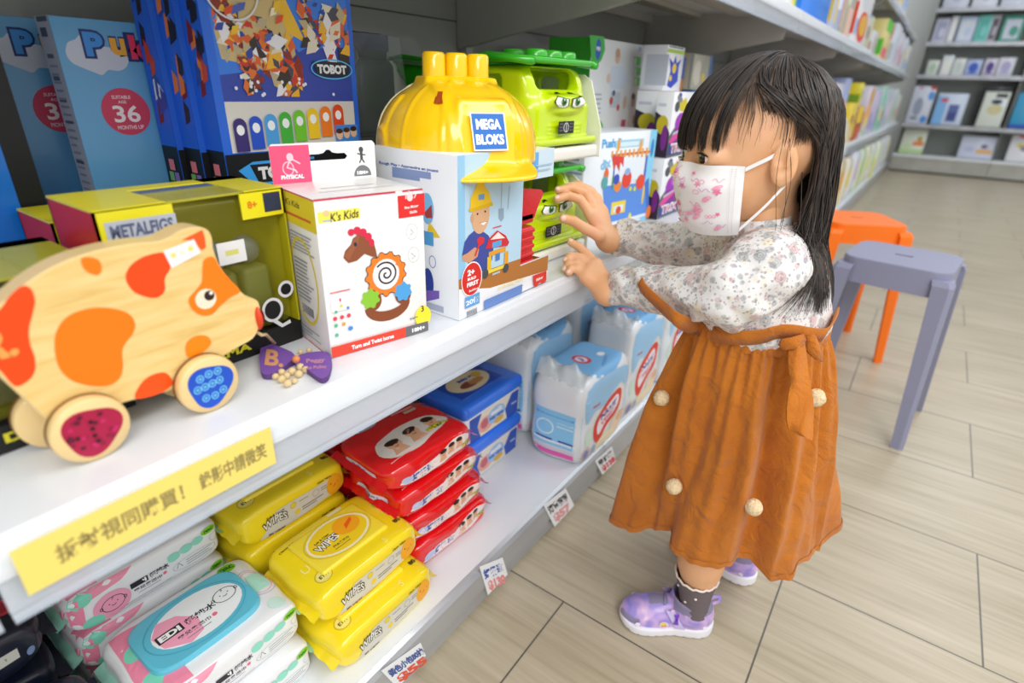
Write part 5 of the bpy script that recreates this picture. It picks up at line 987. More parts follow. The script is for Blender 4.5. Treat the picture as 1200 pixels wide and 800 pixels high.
def diaper(loc, size, label, sd=0, rz=0, back=False):
    L = thing('diaper_pack', label, 'diapers', loc, rz, 'blue and white diaper packs'); dx, dy, dz = size; P = Puff(dx, dy, dz, 7, .0022, 42, 0, sd)
    g = G(); P.mesh(g, mat('e4ebf0', .22, coat=.7), 24); W, H = dy, dz
    g.art(P.front, [('p', smooth_poly([(.02, H*.52), (.05, H*.62), (.09, H*.60), (W*.75, H*.72), (W-.02, H*.62), (W-.02, H*.85), (W*.5, H*.93), (.02, H*.9)], 3), '9ccbee'), ('p', smooth_poly([(W*.30, H*.22), (W*.24, H*.34), (W*.28, H*.5), (W*.5, H*.62), (W*.72, H*.66), (W*.82, H*.58), (W*.76, H*.40), (W*.55, H*.30), (W*.40, H*.20)], 4), 'e03a28'), ('p', smooth_poly([(W*.36, H*.28), (W*.31, H*.38), (W*.36, H*.48), (W*.52, H*.56), (W*.70, H*.60), (W*.75, H*.52), (W*.68, H*.43), (W*.52, H*.36)], 4), 'f1ecf2'),
      ('t', 'Nappy', W*.54, H*.50, .020, '3d3f9e', {'w': W*.34, 'b': .06, 'rot': 14}), ('t', '寶寶紙尿褲', W*.54, H*.41, .012, 'e0407a', {'w': W*.30, 'b': .05, 'rot': 14}), ('e', W*.75, H*.2, .03, .03, 'f0d8bc'), ('e', W*.15, H*.35, .012, .02, 'cfe6d8'), ('e', W*.82, H*.28, .016, .012, 'e8b890'), ('e', W*.5, H*.12, .05, .02, 'f0e4c4'), ('o', .03, .03, .014, .02, .002, 'e4a890'), ('e', .03, .03, .009, .014, '8a94c8'), ('e', .06, .03, .009, .012, '9cb8d8'), ('t', 'Nappy', W*.25, H*.68, .008, 'e0524a', {'w': .03})])
    g.art(P.side, [('r', .006, H*.22, dx-.006, H*.62, '8ccbf2', 1), ('r', .02, H*.55, dx-.02, H*.575, '4a90d8'), ('o', dx*.35, H*.42, dx*.16, H*.08, .003, 'dff0fa'), ('r', dx*.55, H*.49, dx-.02, H*.5, 'dff0fa'), ('r', dx*.55, H*.45, dx-.02, H*.46, 'dff0fa'), ('r', dx*.2, H*.29, dx*.5, H*.31, '2c3aa0'), ('r', dx*.6, H*.29, dx*.86, H*.31, '2c3aa0'), ('r', dx*.15, H*.26, dx*.9, H*.285, 'eef4f8'), ('r', .004, H*.155, dx-.004, H*.20, 'd8d4e0', 1), ('r', .004, H*.08, dx-.006, H*.15, 'ec5fb4', 1)])
    g.art(P.top, [('p', smooth_poly([(W*.26, dx*.06), (W*.22, dx*.45), (W*.30, dx*.85), (W*.62, dx*.95), (W*.95, dx*.85), (W*.96, dx*.30), (W*.75, dx*.05)], 4), '7db9ea'), ('e', W*.44, dx*.50, .017, .022, 'd83440'), ('e', W*.44, dx*.50, .011, .014, 'ecdff0'), ('t', 'Nappy', W*.44, dx*.50, .010, '3d3f9e', {'w': .020, 'b': .04, 'rot': 70}), ('e', W*.68, dx*.36, .010, .008, 'f3f6f4'), ('t', '嬰兒紙尿褲', W*.58, dx*.2, .008, '5a90d0', {'w': .05, 'rot': 20})])
    g.build('pack', L)
    g = G()                                  # gathered clear plastic at the end of the bag
    q = random.Random(sd); g.grid(lambda u, v: (-dx*.42+dx*.84*u, -dy*.47+.018*math.sin(PI*v)*0+dy*.26*v, dz-.012+.030*math.sin(PI*min(1, v*1.1))*(.8+.3*math.sin(u*11+sd))+.004*math.sin(u*23+v*9)), 18, 10, mat('e9f1f6', .12, alpha=.5, coat=1)); g.build('plastic_gather', L)
    return L
diaper((-.480, .952, DZ), (.13, .215, .205), 'diaper pack at the front corner of the shelf above the red-numbered price tag', 1)
diaper((-.484, 1.170, DZ), (.12, .20, .250), 'taller diaper pack beside the orange skirt, second along the front', 2)
diaper((-.637, .975, DZ), (.145, .20, .235), 'diaper pack behind the blue tubs, pink stripe at its foot', 3)
diaper((-.637, 1.190, DZ), (.14, .21, .30), 'rear diaper pack with red badge, highest under the middle shelf', 4)
diaper((-.500, 1.40, DZ), (.15, .20, .27), 'diaper pack hidden behind the child’s orange skirt', 6)
c = Carton((-.492, 1.615, DZ), (.13, .20, .29), 0, 'e9e48a'); c.front([('r', .02, .05, .18, .09, 'f2efb8'), ('e', .1, .18, .03, .03, 'c9d86a')]); c.side([('l', [(.02, .05), (.10, .25)], .002, 'cfc95a')]); c.one('paper_pack', 'pale yellow pack seen between the diaper pack and the skirt', 'pack')
g_ = Carton((-.66, 1.52, DZ), (.15, .28, .30), 0, 'ece9a6'); g_.side([('r', .02, .05, .13, .2, 'f6f4cf')]); g_.one('paper_pack', 'pale yellow pack in the rear row behind the child’s sleeve', 'pack')

# price tags clipped to the front of the deck
def ptag(pts, name, price, label, c1='2c2c3a', c2='e04a4a'):
    X = DECK_X+.0125; P3 = [at(px, py, 0, X) for px, py in pts]; c = sum(P3, Vector())/4; U = (P3[1]-P3[0]); w_ = U.length; U = U.normalized(); V = (P3[0]-P3[3]); h_ = V.length; V = V.normalized()
    g = G(); n = Vector((1, 0, 0))*.0006
    g.add([p-c for p in P3]+[p-c-n for p in P3], [(3, 2, 1, 0), (4, 5, 6, 7), (0, 1, 5, 4), (1, 2, 6, 5), (2, 3, 7, 6), (3, 0, 4, 7)], 'eef0f2')
    A = P3[3]-c
    S = lambda u, v, h: tuple(A+U*u+V*v+Vector((1, 0, 0))*(h+.0002))
    g.art(S, [('t', name, w_*.5, h_*.70, h_*.34, c1, {'w': w_*.88, 'b': .05}), ('t', price, w_*.5, h_*.27, h_*.38, c2, {'w': w_*.76, 'b': .06})])
    return tag(g.build('price_tag', None, c), label, 'price tag')
ptag([(562, 664), (589, 653), (595, 673), (572, 697)], '好柔適', '$130', 'price tag with blue writing in front of the red packs', '2f55b0', 'e89090')
ptag([(637, 592), (663, 572), (673, 592), (650, 617)], '滿意寶寶', '$57', 'price tag with black writing in front of the blue tubs', '2a2a34', 'e8a0a0')
ptag([(697, 540), (717, 523), (722, 540), (706, 556)], '貝比柔', '$128', 'price tag with bold red number below the diaper packs', '3a3a4a', 'e0343c')
ptag([(447, 786), (493, 753), (499, 768), (466, 806)], '黃色小包80抽', '$55', 'price tag at the bottom edge in front of the yellow packs', '3f5a9c', 'e0563c')
# yellow notice in the price channel of the middle shelf
XN = MID_X+.0105; zt, zb = MID_Z-.0055, MID_Z-.042
ya = at(19, 640, 0, XN).y-.004; yb = at(318, 508, 0, XN).y
g = G(); g.box((-.0006, 0, zb-MID_Z), (0, yb-ya, zt-MID_Z), mat('f3dd72', .35, coat=.6)); S = plane((0, 0, zb-MID_Z), (0, 1, 0), (0, 0, 1)); Ln = yb-ya; H = zt-zb
g.art(S, [('t', '拆封視同購買！', Ln*.34, H*.5, H*.42, '9a8a52', {'w': Ln*.46, 'b': .02}), ('t', '錄影中請微笑', Ln*.80, H*.5, H*.42, '9a8a52', {'w': Ln*.32, 'b': .02})])
tag(g.build('shelf_notice', None, (XN, ya, MID_Z)), 'yellow paper notice with grey characters along the shelf edge below the pig', 'notice')
# ------------------------------------------------------------ plastic stools
def stool(loc, rz, cm, dark, label):
    L = thing('stool', label, 'stool', loc, rz); M1 = mat(cm, .42); H = .455
    def rr(h, r, n=6):
        out = []
        for k, (sx, sy) in enumerate(((1, 1), (-1, 1), (-1, -1), (1, -1))):
            for i in range(n+1):
                a = PI/2*k+PI/2*i/n; out.append((sx*(h-r)+r*math.cos(a), sy*(h-r)+r*math.sin(a)))
        return out
    g = G(); s0 = rr(.116, .042); hole = [(-.020, -.004), (.020, -.004), (.020, .004), (-.020, .004)]
    tr = tessellate_polygon([[Vector((a, b, 0)) for a, b in s0], [Vector((a, b, 0)) for a, b in hole]]); allp = s0+hole
    g.add([(a, b, H) for a, b in allp], [tuple(t)[::-1] if False else tuple(t) for t in tr], M1)
    g.add([(a, b, H) for a, b in hole]+[(a, b, H-.01) for a, b in hole], [(i, (i+1) % 4, 4+(i+1) % 4, 4+i) for i in range(4)]+[(4, 5, 6, 7)], mat(dark, .6))
    prof = [(1.0, H), (1.008, H-.003), (1.010, H-.010), (1.018, H-.062)]
    n = len(s0)
    for (ka, za), (kb, zb) in zip(prof, prof[1:]): g.add([(a*ka, b*ka, za) for a, b in s0]+[(a*kb, b*kb, zb) for a, b in s0], [(i, (i+1) % n, n+(i+1) % n, n+i) for i in range(n)], M1, True)
    g.add([(a*.98, b*.98, H-.062) for a, b in s0]+[(a*.97, b*.97, H-.004) for a, b in s0], [(i, (i+1) % n, n+(i+1) % n, n+i) for i in range(n)], M1, True); g.add([(a*1.018, b*1.018, H-.062) for a, b in s0]+[(a*.98, b*.98, H-.062) for a, b in s0], [(i, (i+1) % n, n+(i+1) % n, n+i) for i in range(n)], M1)
    g.build('seat', L)
    for sx in (-1, 1):
        for sy in (-1, 1):
            g = G(); vs = []
            rows = [(H-.018, .106, .118, .040), (H-.030, .106, .128, .042), (.20, .112, .138, .034), (0, .124, .148, .028)]
            for z, i0, o0, w_ in rows:
                q = [(o0, o0-w_), (o0, o0-.008), (o0-.008, o0), (o0-w_, o0), (o0-w_, o0-.012), (o0-.012, o0-w_)]
                vs += [(sx*a, sy*b, z) for a, b in q]
            vs[0:6] = [(sx*a*.955, sy*b*.955, H-.018) for a, b in [(.128, .086), (.128, .120), (.120, .128), (.086, .128), (.086, .116), (.116, .086)]]
            fs = [(k*6+i, k*6+(i+1) % 6, (k+1)*6+(i+1) % 6, (k+1)*6+i) for k in range(3) for i in range(6)]+[tuple(range(6)), tuple(range(18, 24))[::-1]]
            g.add(vs, fs, M1); g.build('leg', L)
    return L
stool((.008, 1.722, 0), R(-6.8), '8e90a8', '4a4c58', 'grey plastic stool nearest the child, in front of the orange one')
stool((-.150, 2.185, 0), R(28), 'ff7810', '9a4406', 'orange plastic stool between the shelf and the grey stool')

# ------------------------------------------------------------ stock farther down the aisle
def simple(loc, size, col, arts, name, label, cat='toy box', rz=0, lean=0):
    dx, dy, dz = size; c = Carton(loc, size, rz, col)
    c.front([a if a[0] == 'p' else (a[0], a[1]*dy, a[2]*dz, a[3]*dy, a[4]*dz)+tuple(a[5:]) for a in arts])
    c.side([('r', .0, dz*.1, dx, dz*.5, arts[0][5] if arts and arts[0][0] in 're' else col)])
    return c.one(name, label, cat)
ff = [
 (2.02, .20, .22, 'e8e2d0', [('r', .1, .1, .9, .5, 'd94a3a')], 'cream carton with red panel, hidden behind the hair'),
 (2.26, .20, .26, '4a80c8', [('e', .5, .5, .3, .3, 'e8e8ee')], 'blue carton with white disc, hidden behind the hair'),
 (2.52, .22, .24, 'e9e9ee', [('r', .1, .6, .8, .9, 'c84a7a')], 'white carton with pink band, hidden behind the hair'),
 (2.80, .24, .30, 'd6c9e0', [('r', .1, .1, .7, .4, '7a5aa8')], 'lilac carton just right of the hair, second row from it'),
 (3.10, .26, .31, 'e9e3ee', [('e', .3, .75, .16, .08, 'b04a5a'), ('r', .2, .1, .5, .5, 'c9c2da'), ('e', .35, .42, .12, .06, 'a8485a')], 'tall white and mauve carton just right of the hair'),
 (3.40, .26, .15, 'efe6cf', [('e', .2, .88, .12, .12, 'd8402f'), ('e', .7, .9, .1, .1, 'd8402f'), ('e', .4, .35, .22, .3, '7fb0e4'), ('r', .75, 0, 1, .6, 'e0b648')], 'low cream box with red dots right of the hair'),
 (3.72, .28, .14, 'd9dfe8', [('r', .0, .0, .25, .8, 'd89a3a'), ('r', .5, 0, .8, .9, 'c9b0c4'), ('r', .85, 0, 1, .7, 'ecd9da')], 'low pale box with tan end, below the yellow striped one'),
 (4.05, .30, .22, 'f0d22a', [('r', .0, 0, .3, .5, 'ded8cc'), ('e', .5, .6, .15, .12, '8a3a4a'), ('r', .5, .0, .7, .35, 'd9ccd8')], 'yellow toy box halfway down the far middle shelf'),
 (4.42, .30, .20, '9c3a2a', [('r', .0, .5, .9, 1, 'e8c52a'), ('r', .3, .0, .9, .4, 'c9552a')], 'red-brown box with yellow upper half on the far middle shelf'),
 (4.85, .40, .32, 'd4cfe4', [('e', .45, .80, .28, .18, 'd29a18'), ('e', .40, .45, .30, .22, 'f2a02a'), ('e', .45, .3, .2, .12, 'f0d02a'), ('r', .3, .02, .7, .12, '8fcf7a'), ('p', [(.10, .04), (.2, .04), (.15, .09)], '7aa8e8')][:4], 'lilac blister card with orange and gold shapes on the far middle shelf'),
 (5.35, .36, .30, 'c9bfdc', [('r', .5, .1, .9, .6, 'a898c8'), ('e', .3, .2, .15, .1, '6fa8e0')], 'violet grey carton on the far middle shelf beside the lilac card'),
 (5.85, .40, .33, 'a8cfc4', [('e', .3, .75, .22, .10, '5fd0a0'), ('r', .1, .25, .6, .55, 'e3d8a0'), ('e', .75, .35, .12, .12, '8a3444'), ('r', .5, .0, .9, .2, '5fb88a')], 'mint green carton near the far end of the middle shelf'),
 (6.35, .42, .32, 'c4cbd8', [('r', .1, .1, .4, .9, 'b0b8c8'), ('e', .6, .5, .2, .2, 'dfe6ee')], 'pale grey carton at the very end of the far middle shelf')]
for y, w_, h, c, a, lab in ff: simple((-.52, y, MZ+.0004), (.15, w_, h), c, a, 'toy_carton', lab)
simple((-.54, 3.40, MZ+.1510+.0004), (.14, .30, .05), '16171b', [('r', .5, .1, .9, .9, 'a8b8e0')], 'toy_carton', 'flat black filler for the dark gap above the low cream box with red dots')  # shade of the gap between the boxes, put in as a black block
simple((-.54, 3.42, MZ+.2015+.001), (.14, .34, .11), 'e3dfe9', [('e', .5, .3, .2, .2, 'd9cc5a'), ('r', .2, .05, .8, .12, '5a5a6a')], 'toy_carton', 'white box with yellow spot stacked on the flat black filler')
simple((-.54, 3.74, MZ+.1410+.0004), (.14, .20, .20), 'a9b6e2', [('e', .6, .3, .3, .15, 'e08a9a')], 'toy_carton', 'periwinkle box with pink ring stacked on the low pale box')
simple((-.54, 4.42, MZ+.2010+.001), (.14, .12, .13), 'e9dc1e', [('r', .3, .3, .8, .7, '7fae2a')], 'toy_carton', 'narrow yellow and green box standing on the red-brown one')
# top shelf
tops = [
 (1.30, .22, .20, 'e8e8ea', [('r', .1, .1, .6, .6, 'c8463a')], 'white box with red panel on the top shelf above the child'), (1.60, .22, .22, 'cfe3f2', [('e', .5, .5, .3, .3, 'e8c83a')], 'pale blue box with yellow disc on the top shelf'),
 (1.86, .12, .20, 'e9ece6', [('r', .55, .0, .8, 1, 'ecd53a'), ('r', .8, 0, 1, 1, '4fa87a'), ('e', .2, .4, .15, .1, 'd9342a')], 'white box with yellow and green stripes on the top shelf above the hair'),
 (2.20, .44, .22, '2f86f0', [('p', [(.02, .16), (.08, .09), (.18, .08), (.24, .12), (.26, .22), (.06, .22)], '15161c'), ('e', .35, .50, .08, .07, 'e09a82'), ('e', .70, .62, .06, .10, 'e6a88e'), ('e', .12, .85, .14, .16, 'c99a1e'), ('r', .08, .22, .3, .25, '8fd0f0')], 'bright blue box with two faces on the top shelf, right above the hair'),
 (2.58, .20, .24, 'b8c2dc', [('r', .3, .1, .45, .6, 'e8c84a'), ('r', .5, .3, .8, .8, 'e3e8f4')], 'pale violet blue box with yellow stroke on the top shelf'),
 (2.85, .24, .26, 'b3ae9a', [('r', .4, .0, .9, .4, 'dfb8a8'), ('e', .3, .6, .2, .2, 'd9d8c8')], 'olive grey blister box on the top shelf, left of the red header pack'),
 (3.28, .44, .30, 'e6e4e6', [('r', .15, .72, .9, .98, 'e03a1e'), ('e', .55, .24, .34, .20, 'd8362a'), ('e', .58, .26, .25, .14, 'd9a82a'), ('r', .05, .1, .2, .3, '7fa8d8'), ('e', .4, .58, .22, .14, 'c9ccd4')], 'white pack with red header and gold oval at the end of the top shelf')]
for y, w_, h, c, a, lab in tops: simple((-.49, y, 1.0325), (.14, w_, h), c, a, 'toy_carton', lab)
tops2 = [(4.10, .34, .17, 'ddd6b6', [('e', .5, .5, .09, .2, '1c1c1e'), ('r', .0, .9, .5, 1, '3f86c8')], 'beige box with black dot on the raised far top shelf'), (4.50, .28, .12, 'd8dae2', [('r', .5, .0, .7, .8, 'b8855a')], 'small white box with brown stripe on the raised far top shelf'),
 (5.25, .50, .24, 'e6d78a', [('r', .0, .7, .8, 1, '5fc03a'), ('r', .1, .05, .7, .3, 'e0607a'), ('r', .8, .6, 1, 1, 'c84a5a')], 'yellow box with green top on the raised far top shelf'), (6.00, .48, .28, 'd9dee8', [('r', .2, .2, .7, .7, 'c2cad8')], 'pale blue grey box at the far end of the raised top shelf'),
 (6.48, .34, .26, 'dcd6e0', [('e', .5, .5, .2, .2, 'd88ab0')], 'white box with pink spot, on the raised top shelf')]
for y, w_, h, c, a, lab in tops2: simple((-.56, y, 1.0605), (.15, w_, h), c, a, 'toy_carton', lab)
# soft packs on the far deck
def soft(loc, size, col, c2, label, c3=None):
    P = Puff(size[0], size[1], size[2], 5, .004, 18, 0, size[1]*9); g = G(); P.mesh(g, mat(col, .3, coat=.5), 12); dy, dz = size[1], size[2]
    g.art(P.front, [('e', dy*.5, dz*.55, dy*.32, dz*.22, c2), ('e', dy*.55, dz*.28, dy*.2, dz*.12, c3 or 'eef0ea')]); g.art(P.side, [('e', size[0]*.5, dz*.5, size[0]*.3, dz*.2, c2)])
    o = g.build('soft_pack', None, loc); return tag(o, label, 'pack')
sp = [(1.92, .24, .32, 'e6e6d8', 'd8c86a', 'a8c84a'), (2.2, .26, .34, 'dfe6ee', 'e0a04a', None), (2.5, .26, .33, 'e9e2d2', 'c9873a', None), (2.82, .28, .34, 'd2e0ee', '6f9fe0', None), (3.15, .28, .36, 'dde4f0', 'c07a2a', 'd9802a'),
      (3.50, .32, .34, '3a50cc', '2a3ab8', 'dfe4f8'), (3.88, .34, .33, 'cfd6ea', '3f4fc8', None), (4.28, .36, .36, 'e6d2a6', 'd99a3a', 'ecc85a'), (4.68, .34, .34, 'ece6d0', 'e6cf3a', None), (5.08, .36, .36, 'dfe2ee', 'd8b8cc', None), (5.50, .36, .35, 'd6e4c6', 'a8cc5a', 'c8dc7a'), (5.92, .36, .35, 'e8e8cc', 'dfdc6a', None), (6.34, .36, .34, 'e4ebe6', 'b8d88a', None)]
nm_ = ['cream and green', 'white and orange', 'cream and brown', 'pale blue', 'white and orange-brown', 'deep blue', 'white and blue', 'beige and amber', 'cream and yellow', 'white and mauve', 'light green', 'pale yellow', 'white and green']
for (y, w_, h, c, c2, c3), n_ in zip(sp, nm_): soft((-.53, y, DZ), (.18, w_*.96, h), c, c2, n_+' soft pack in the far bottom row' + (', hidden by the child' if y < 3 else ', right of the hair'), c3)
for y, w_, h, c, a, lab in [(6.95, .42, .30, 'd9dfe6', [('e', .5, .5, .3, .3, 'e8c8d4')], 'pale box with pink disc near the corner, middle shelf'), (7.45, .42, .33, 'cfe0d8', [('r', .2, .2, .7, .8, '9ac8b4')], 'mint box near the corner, middle shelf'), (7.95, .42, .28, 'e6e2da', [('e', .5, .4, .3, .2, 'd8a060')], 'cream box in the corner, middle shelf')]: simple((-.54, y, .5605), (.15, w_, h), c, a, 'toy_carton', lab)
for y, w_, h, c, a, lab in [(6.94, .38, .24, 'e3e3ea', [('r', .2, .1, .6, .5, 'c85a7a')], 'white box with rose panel near the corner, top shelf'), (7.35, .38, .28, 'd2dcec', [('e', .5, .5, .2, .2, 'ecd060')], 'pale blue box near the corner, top shelf'), (7.95, .40, .25, 'e9e6e0', [('r', .1, .1, .9, .4, 'b0c4e0')], 'chalk box in the corner, top shelf')]: simple((-.575, y, 1.0605), (.15, w_, h), c, a, 'toy_carton', lab)
for i, (y, c, c2) in enumerate([(3.95, 'd8dce8', 'd86a9a'), (4.45, 'e6dce0', 'e09a5a'), (4.98, 'cfd8ea', 'e8b0c8'), (5.45, 'e2d8ec', 'c070b0'), (6.0, 'e4e8ee', 'e0c060'), (6.45, 'dfe6ee', '80a8d8')]): simple((-.60, y, 1.4305), (.14, .36, .22+.02*(i % 3)), c, [('e', .5, .5, .3, .25, c2)], 'toy_carton', ['first', 'second', 'third', 'fourth', 'fifth', 'sixth'][i]+' box from the near end of the highest far shelf')
for y, c, c2, lab in [(7.0, 'e6ead8', 'cfe07a', 'pale lime soft pack near the corner, bottom row'), (7.45, 'e0e6ee', 'a8c4e8', 'pale blue soft pack near the corner, bottom row'), (7.95, 'eceae0', 'e8d88a', 'cream soft pack in the corner, bottom row')]: soft((-.53, y, DZ), (.18, .38, .33), c, c2, lab)
L = thing('detergent_bottle', 'yellow and white bottle at the outer edge of the far bottom shelf', 'bottle', (-.50, 6.68, DZ)); 
g = G(); g.lathe([(0, 0), (.055, 0), (.058, .01), (.058, .16), (.03, .19), (.03, .20), (0, .20)], mat('dcd52a', .35), 24); g.build('bottle', L); g = G(); g.lathe([(.022, .2002), (.026, .201), (.024, .25), (0, .25)], mat('eef0ee', .4), 20); g.build('cap', L)

# stock on the end rack
def rk(x0, x1, z, h, col, arts, label, name='picture_book', dpt=.03, lean=12, yy=8.55):
    w_ = x1-x0; g = G(); g.rbox((0, 0, 0), (w_, dpt, h), .002, mat(col, .35, coat=.3), n=1); S = plane((0, 0, 0), (1, 0, 0), (0, 0, 1))
    g.art(S, [(a[0], a[1]*w_, a[2]*h, a[3]*w_, a[4]*h, a[5]) for a in arts]); o = g.build(name, None, (x0, yy, z+.0008+dpt*math.sin(R(lean))), (R(-lean), 0, 0)); return tag(o, label, 'book' if name == 'picture_book' else 'toy box')
e_ = 'on the end rack, '
rk(-.36, -.12, .20, .28, 'e2e8d8', [('r', .0, 0, 1, .18, 'b8d89a'), ('r', .5, .32, .95, .50, 'ee8a4a'), ('e', .75, .6, .12, .1, 'c9a03a'), ('e', .3, .3, .2, .1, 'cfe0b0')], 'white and green book with orange band, lowest row of the end rack at the left')
rk(.22, .54, .20, .24, 'ccd2e6', [('r', .5, .22, .95, .42, 'e6b06a'), ('e', .7, .55, .1, .1, '6a6a90'), ('e', .3, .4, .15, .12, 'b8bede')], 'pale blue book with orange band, lowest row of the end rack in the middle')
rk(.66, .98, .20, .28, 'e2e2e8', [('r', .2, .88, 1, 1, 'e0708a'), ('e', .3, .6, .12, .08, 'd8c83a'), ('e', .5, .5, .2, .12, '8a88a0'), ('e', .8, .4, .1, .1, 'a8607a')], 'white book with pink header, lowest row of the end rack at the right')
rk(-.385, -.17, .54, .40, 'd4dae8', [('e', .85, .75, .14, .12, '5fa0ea'), ('r', .75, .92, 1, 1, 'c83a4a'), ('e', .4, .45, .2, .25, '9aa2b8'), ('r', .2, .12, .5, .17, '2c3040'), ('e', .8, .12, .15, .1, '4a90e0'), ('r', .25, .93, .4, .98, 'd8507a')], 'white toy box with blue circles, second row of the end rack at the far left', 'toy_carton', .08, 0)
rk(-.13, .15, .54, .33, 'cfdbee', [('r', .0, 0, .35, .9, '7fb6ea'), ('e', .25, .78, .14, .06, 'd84a4a'), ('r', .45, .1, .8, .65, '5a6aa8'), ('r', .5, .15, .75, .4, '3f4a88')], 'white and blue toy box with dark blue object, second row of the end rack', 'toy_carton', .06, 4)
rk(.24, .542, .54, .42, '14161c', [('r', .0, 0, .9, .9, '14161c')], 'black box behind the white box with dark caps on the end rack', 'toy_carton', .05, 0, 8.66)
rk(.29, .51, .54, .36, 'd9dfd4', [('r', .45, .84, .9, .95, '1c2438'), ('e', .55, .72, .22, .07, '22305a'), ('e', .55, .5, .3, .15, 'cfc89a'), ('e', .85, .7, .08, .1, 'e8f2ff')], 'white box with dark caps before the black box, end rack second row', 'toy_carton', .06, 4)
rk(.58, .92, .54, .36, '2f9ac8', [('e', .65, .5, .32, .3, 'b8d82a'), ('r', 0, 0, 1, .12, '1f4fb0')], 'blue book with lime green disc, second row of the end rack at the right edge', 'picture_book', .04, 8)
rk(.95, 1.2, .54, .34, 'e3dede', [('r', .1, .6, .9, .9, 'c85a5a')], 'white book with red panel, second row, outer section of the end rack')
q = random.Random(21)
row3 = [(-.33, -.22, .15, 'dfe6df', 'b8d0b8', 'pale green white box'), (-.20, -.10, .20, 'e6ebf0', 'f2f2e8', 'white jar box'), (-.09, .02, .17, 'e3e8e4', 'ccd8d4', 'off-white box'), (.03, .17, .16, 'b6c4e8', '3f62c8', 'blue marked box'), (.19, .30, .17, 'd8d2e6', '5a4a90', 'white and violet box'), (.31, .45, .18, 'e0e2ec', 'b8b0d8', 'pale lilac box'), (.565, .70, .17, 'e6e8ee', 'c0c8dc', 'plain white box')]
for i, (a, b, h, c, c2, n_) in enumerate(row3): rk(a, b, 1.06, h, c, [('e', .5, .5, .3, .3, c2), ('r', .2, .1, .8, .2, c2)], n_+' in third row of end rack, '+['first', 'second', 'third', 'fourth', 'fifth', 'sixth', 'seventh'][i]+' from left', 'toy_carton', .06, 0, 8.60)
row4 = [(-.37, -.24, .24, 'd0d2e4', 'a8acc8', 'greyish lilac book'), (-.23, -.17, .26, 'e8ecf0', 'f4f4f4', 'slim white book'), (-.15, -.0, .25, 'c6d4ec', '3a5fd0', 'pale book with blue border'), (.01, .13, .26, '7fd0c8', '5fb8b0', 'turquoise book'), (.13, .20, .26, 'b8b4bc', '5a5260', 'grey book with dark picture'), (.23, .41, .25, '4fa08c', 'cdd2e2', 'green book with pale cover'), (.565, .72, .25, 'd9dce8', 'b0b8d8', 'light blue grey book')]
for i, (a, b, h, c, c2, n_) in enumerate(row4): rk(a, b, 1.39, h, c, [('r', .15, .1, .85, .85, 'dde3ee' if i == 2 else c2), ('e', .6, .4, .2, .2, c)], n_+' in fourth row of end rack, '+['first', 'second', 'third', 'fourth', 'fifth', 'sixth', 'seventh'][i]+' from left', 'picture_book', .02, 8, 8.60)
row5 = [(-.36, -.13, .2, 'd6daea', 'greyish white book'), (-.10, .12, .2, 'e2e6f2', 'white book'), (.15, .40, .2, 'dadff0', 'bluish white book'), (.565, .74, .2, 'e6e6ee', 'chalk white book')]
for i, (a, b, h, c, n_) in enumerate(row5): rk(a, b, 1.72, h, c, [('e', .5, .5, .2, .2, 'b8c0d8')], n_+' in highest visible row of end rack, '+['first', 'second', 'third', 'fourth'][i]+' from left', 'picture_book', .03, 6, 8.60)
# ------------------------------------------------------------ the child
def atd(px, py, d):
    v = ray(px, py); return Vector((0, 0, CAM_Z)) + v*(d/F_PX)
def px_of(p):
    d = Vector(p)-Vector((0, 0, CAM_Z)); z = d.dot(_fw); return 600+F_PX*d.dot(_r2)/z, 400-F_PX*d.dot(_u2)/z, z
KID = thing('person', 'small child in a print face mask, floral blouse and orange skirt, reaching onto the shelf', 'person', (-.135, .775, 0))
KO = Vector(KID.location)
def kid(g, name, parent=None, label=None):
    o = g.build(name, parent or KID); 
    if parent is None: o.location = -KO
    if label: o['label'] = label
    return o
t = NT('skin', .48); co = t.coord((1, 1, 1)); nz = t.n('ShaderNodeTexNoise', {'Vector': (co, 'Vector'), 'Scale': 22., 'Detail': 3.})
r_ = t.ramp((nz, 'Fac'), [(.3, 'dfa474'), (.55, 'e5b085'), (.75, 'e9ad88')]); t.link(r_, 'Color', 'Base Color')
t.b.inputs['Subsurface Weight'].default_value = .18; t.b.inputs['Subsurface Radius'].default_value = (.012, .004, .002); t.b.inputs['Subsurface Scale'].default_value = .35
SKIN = t.m
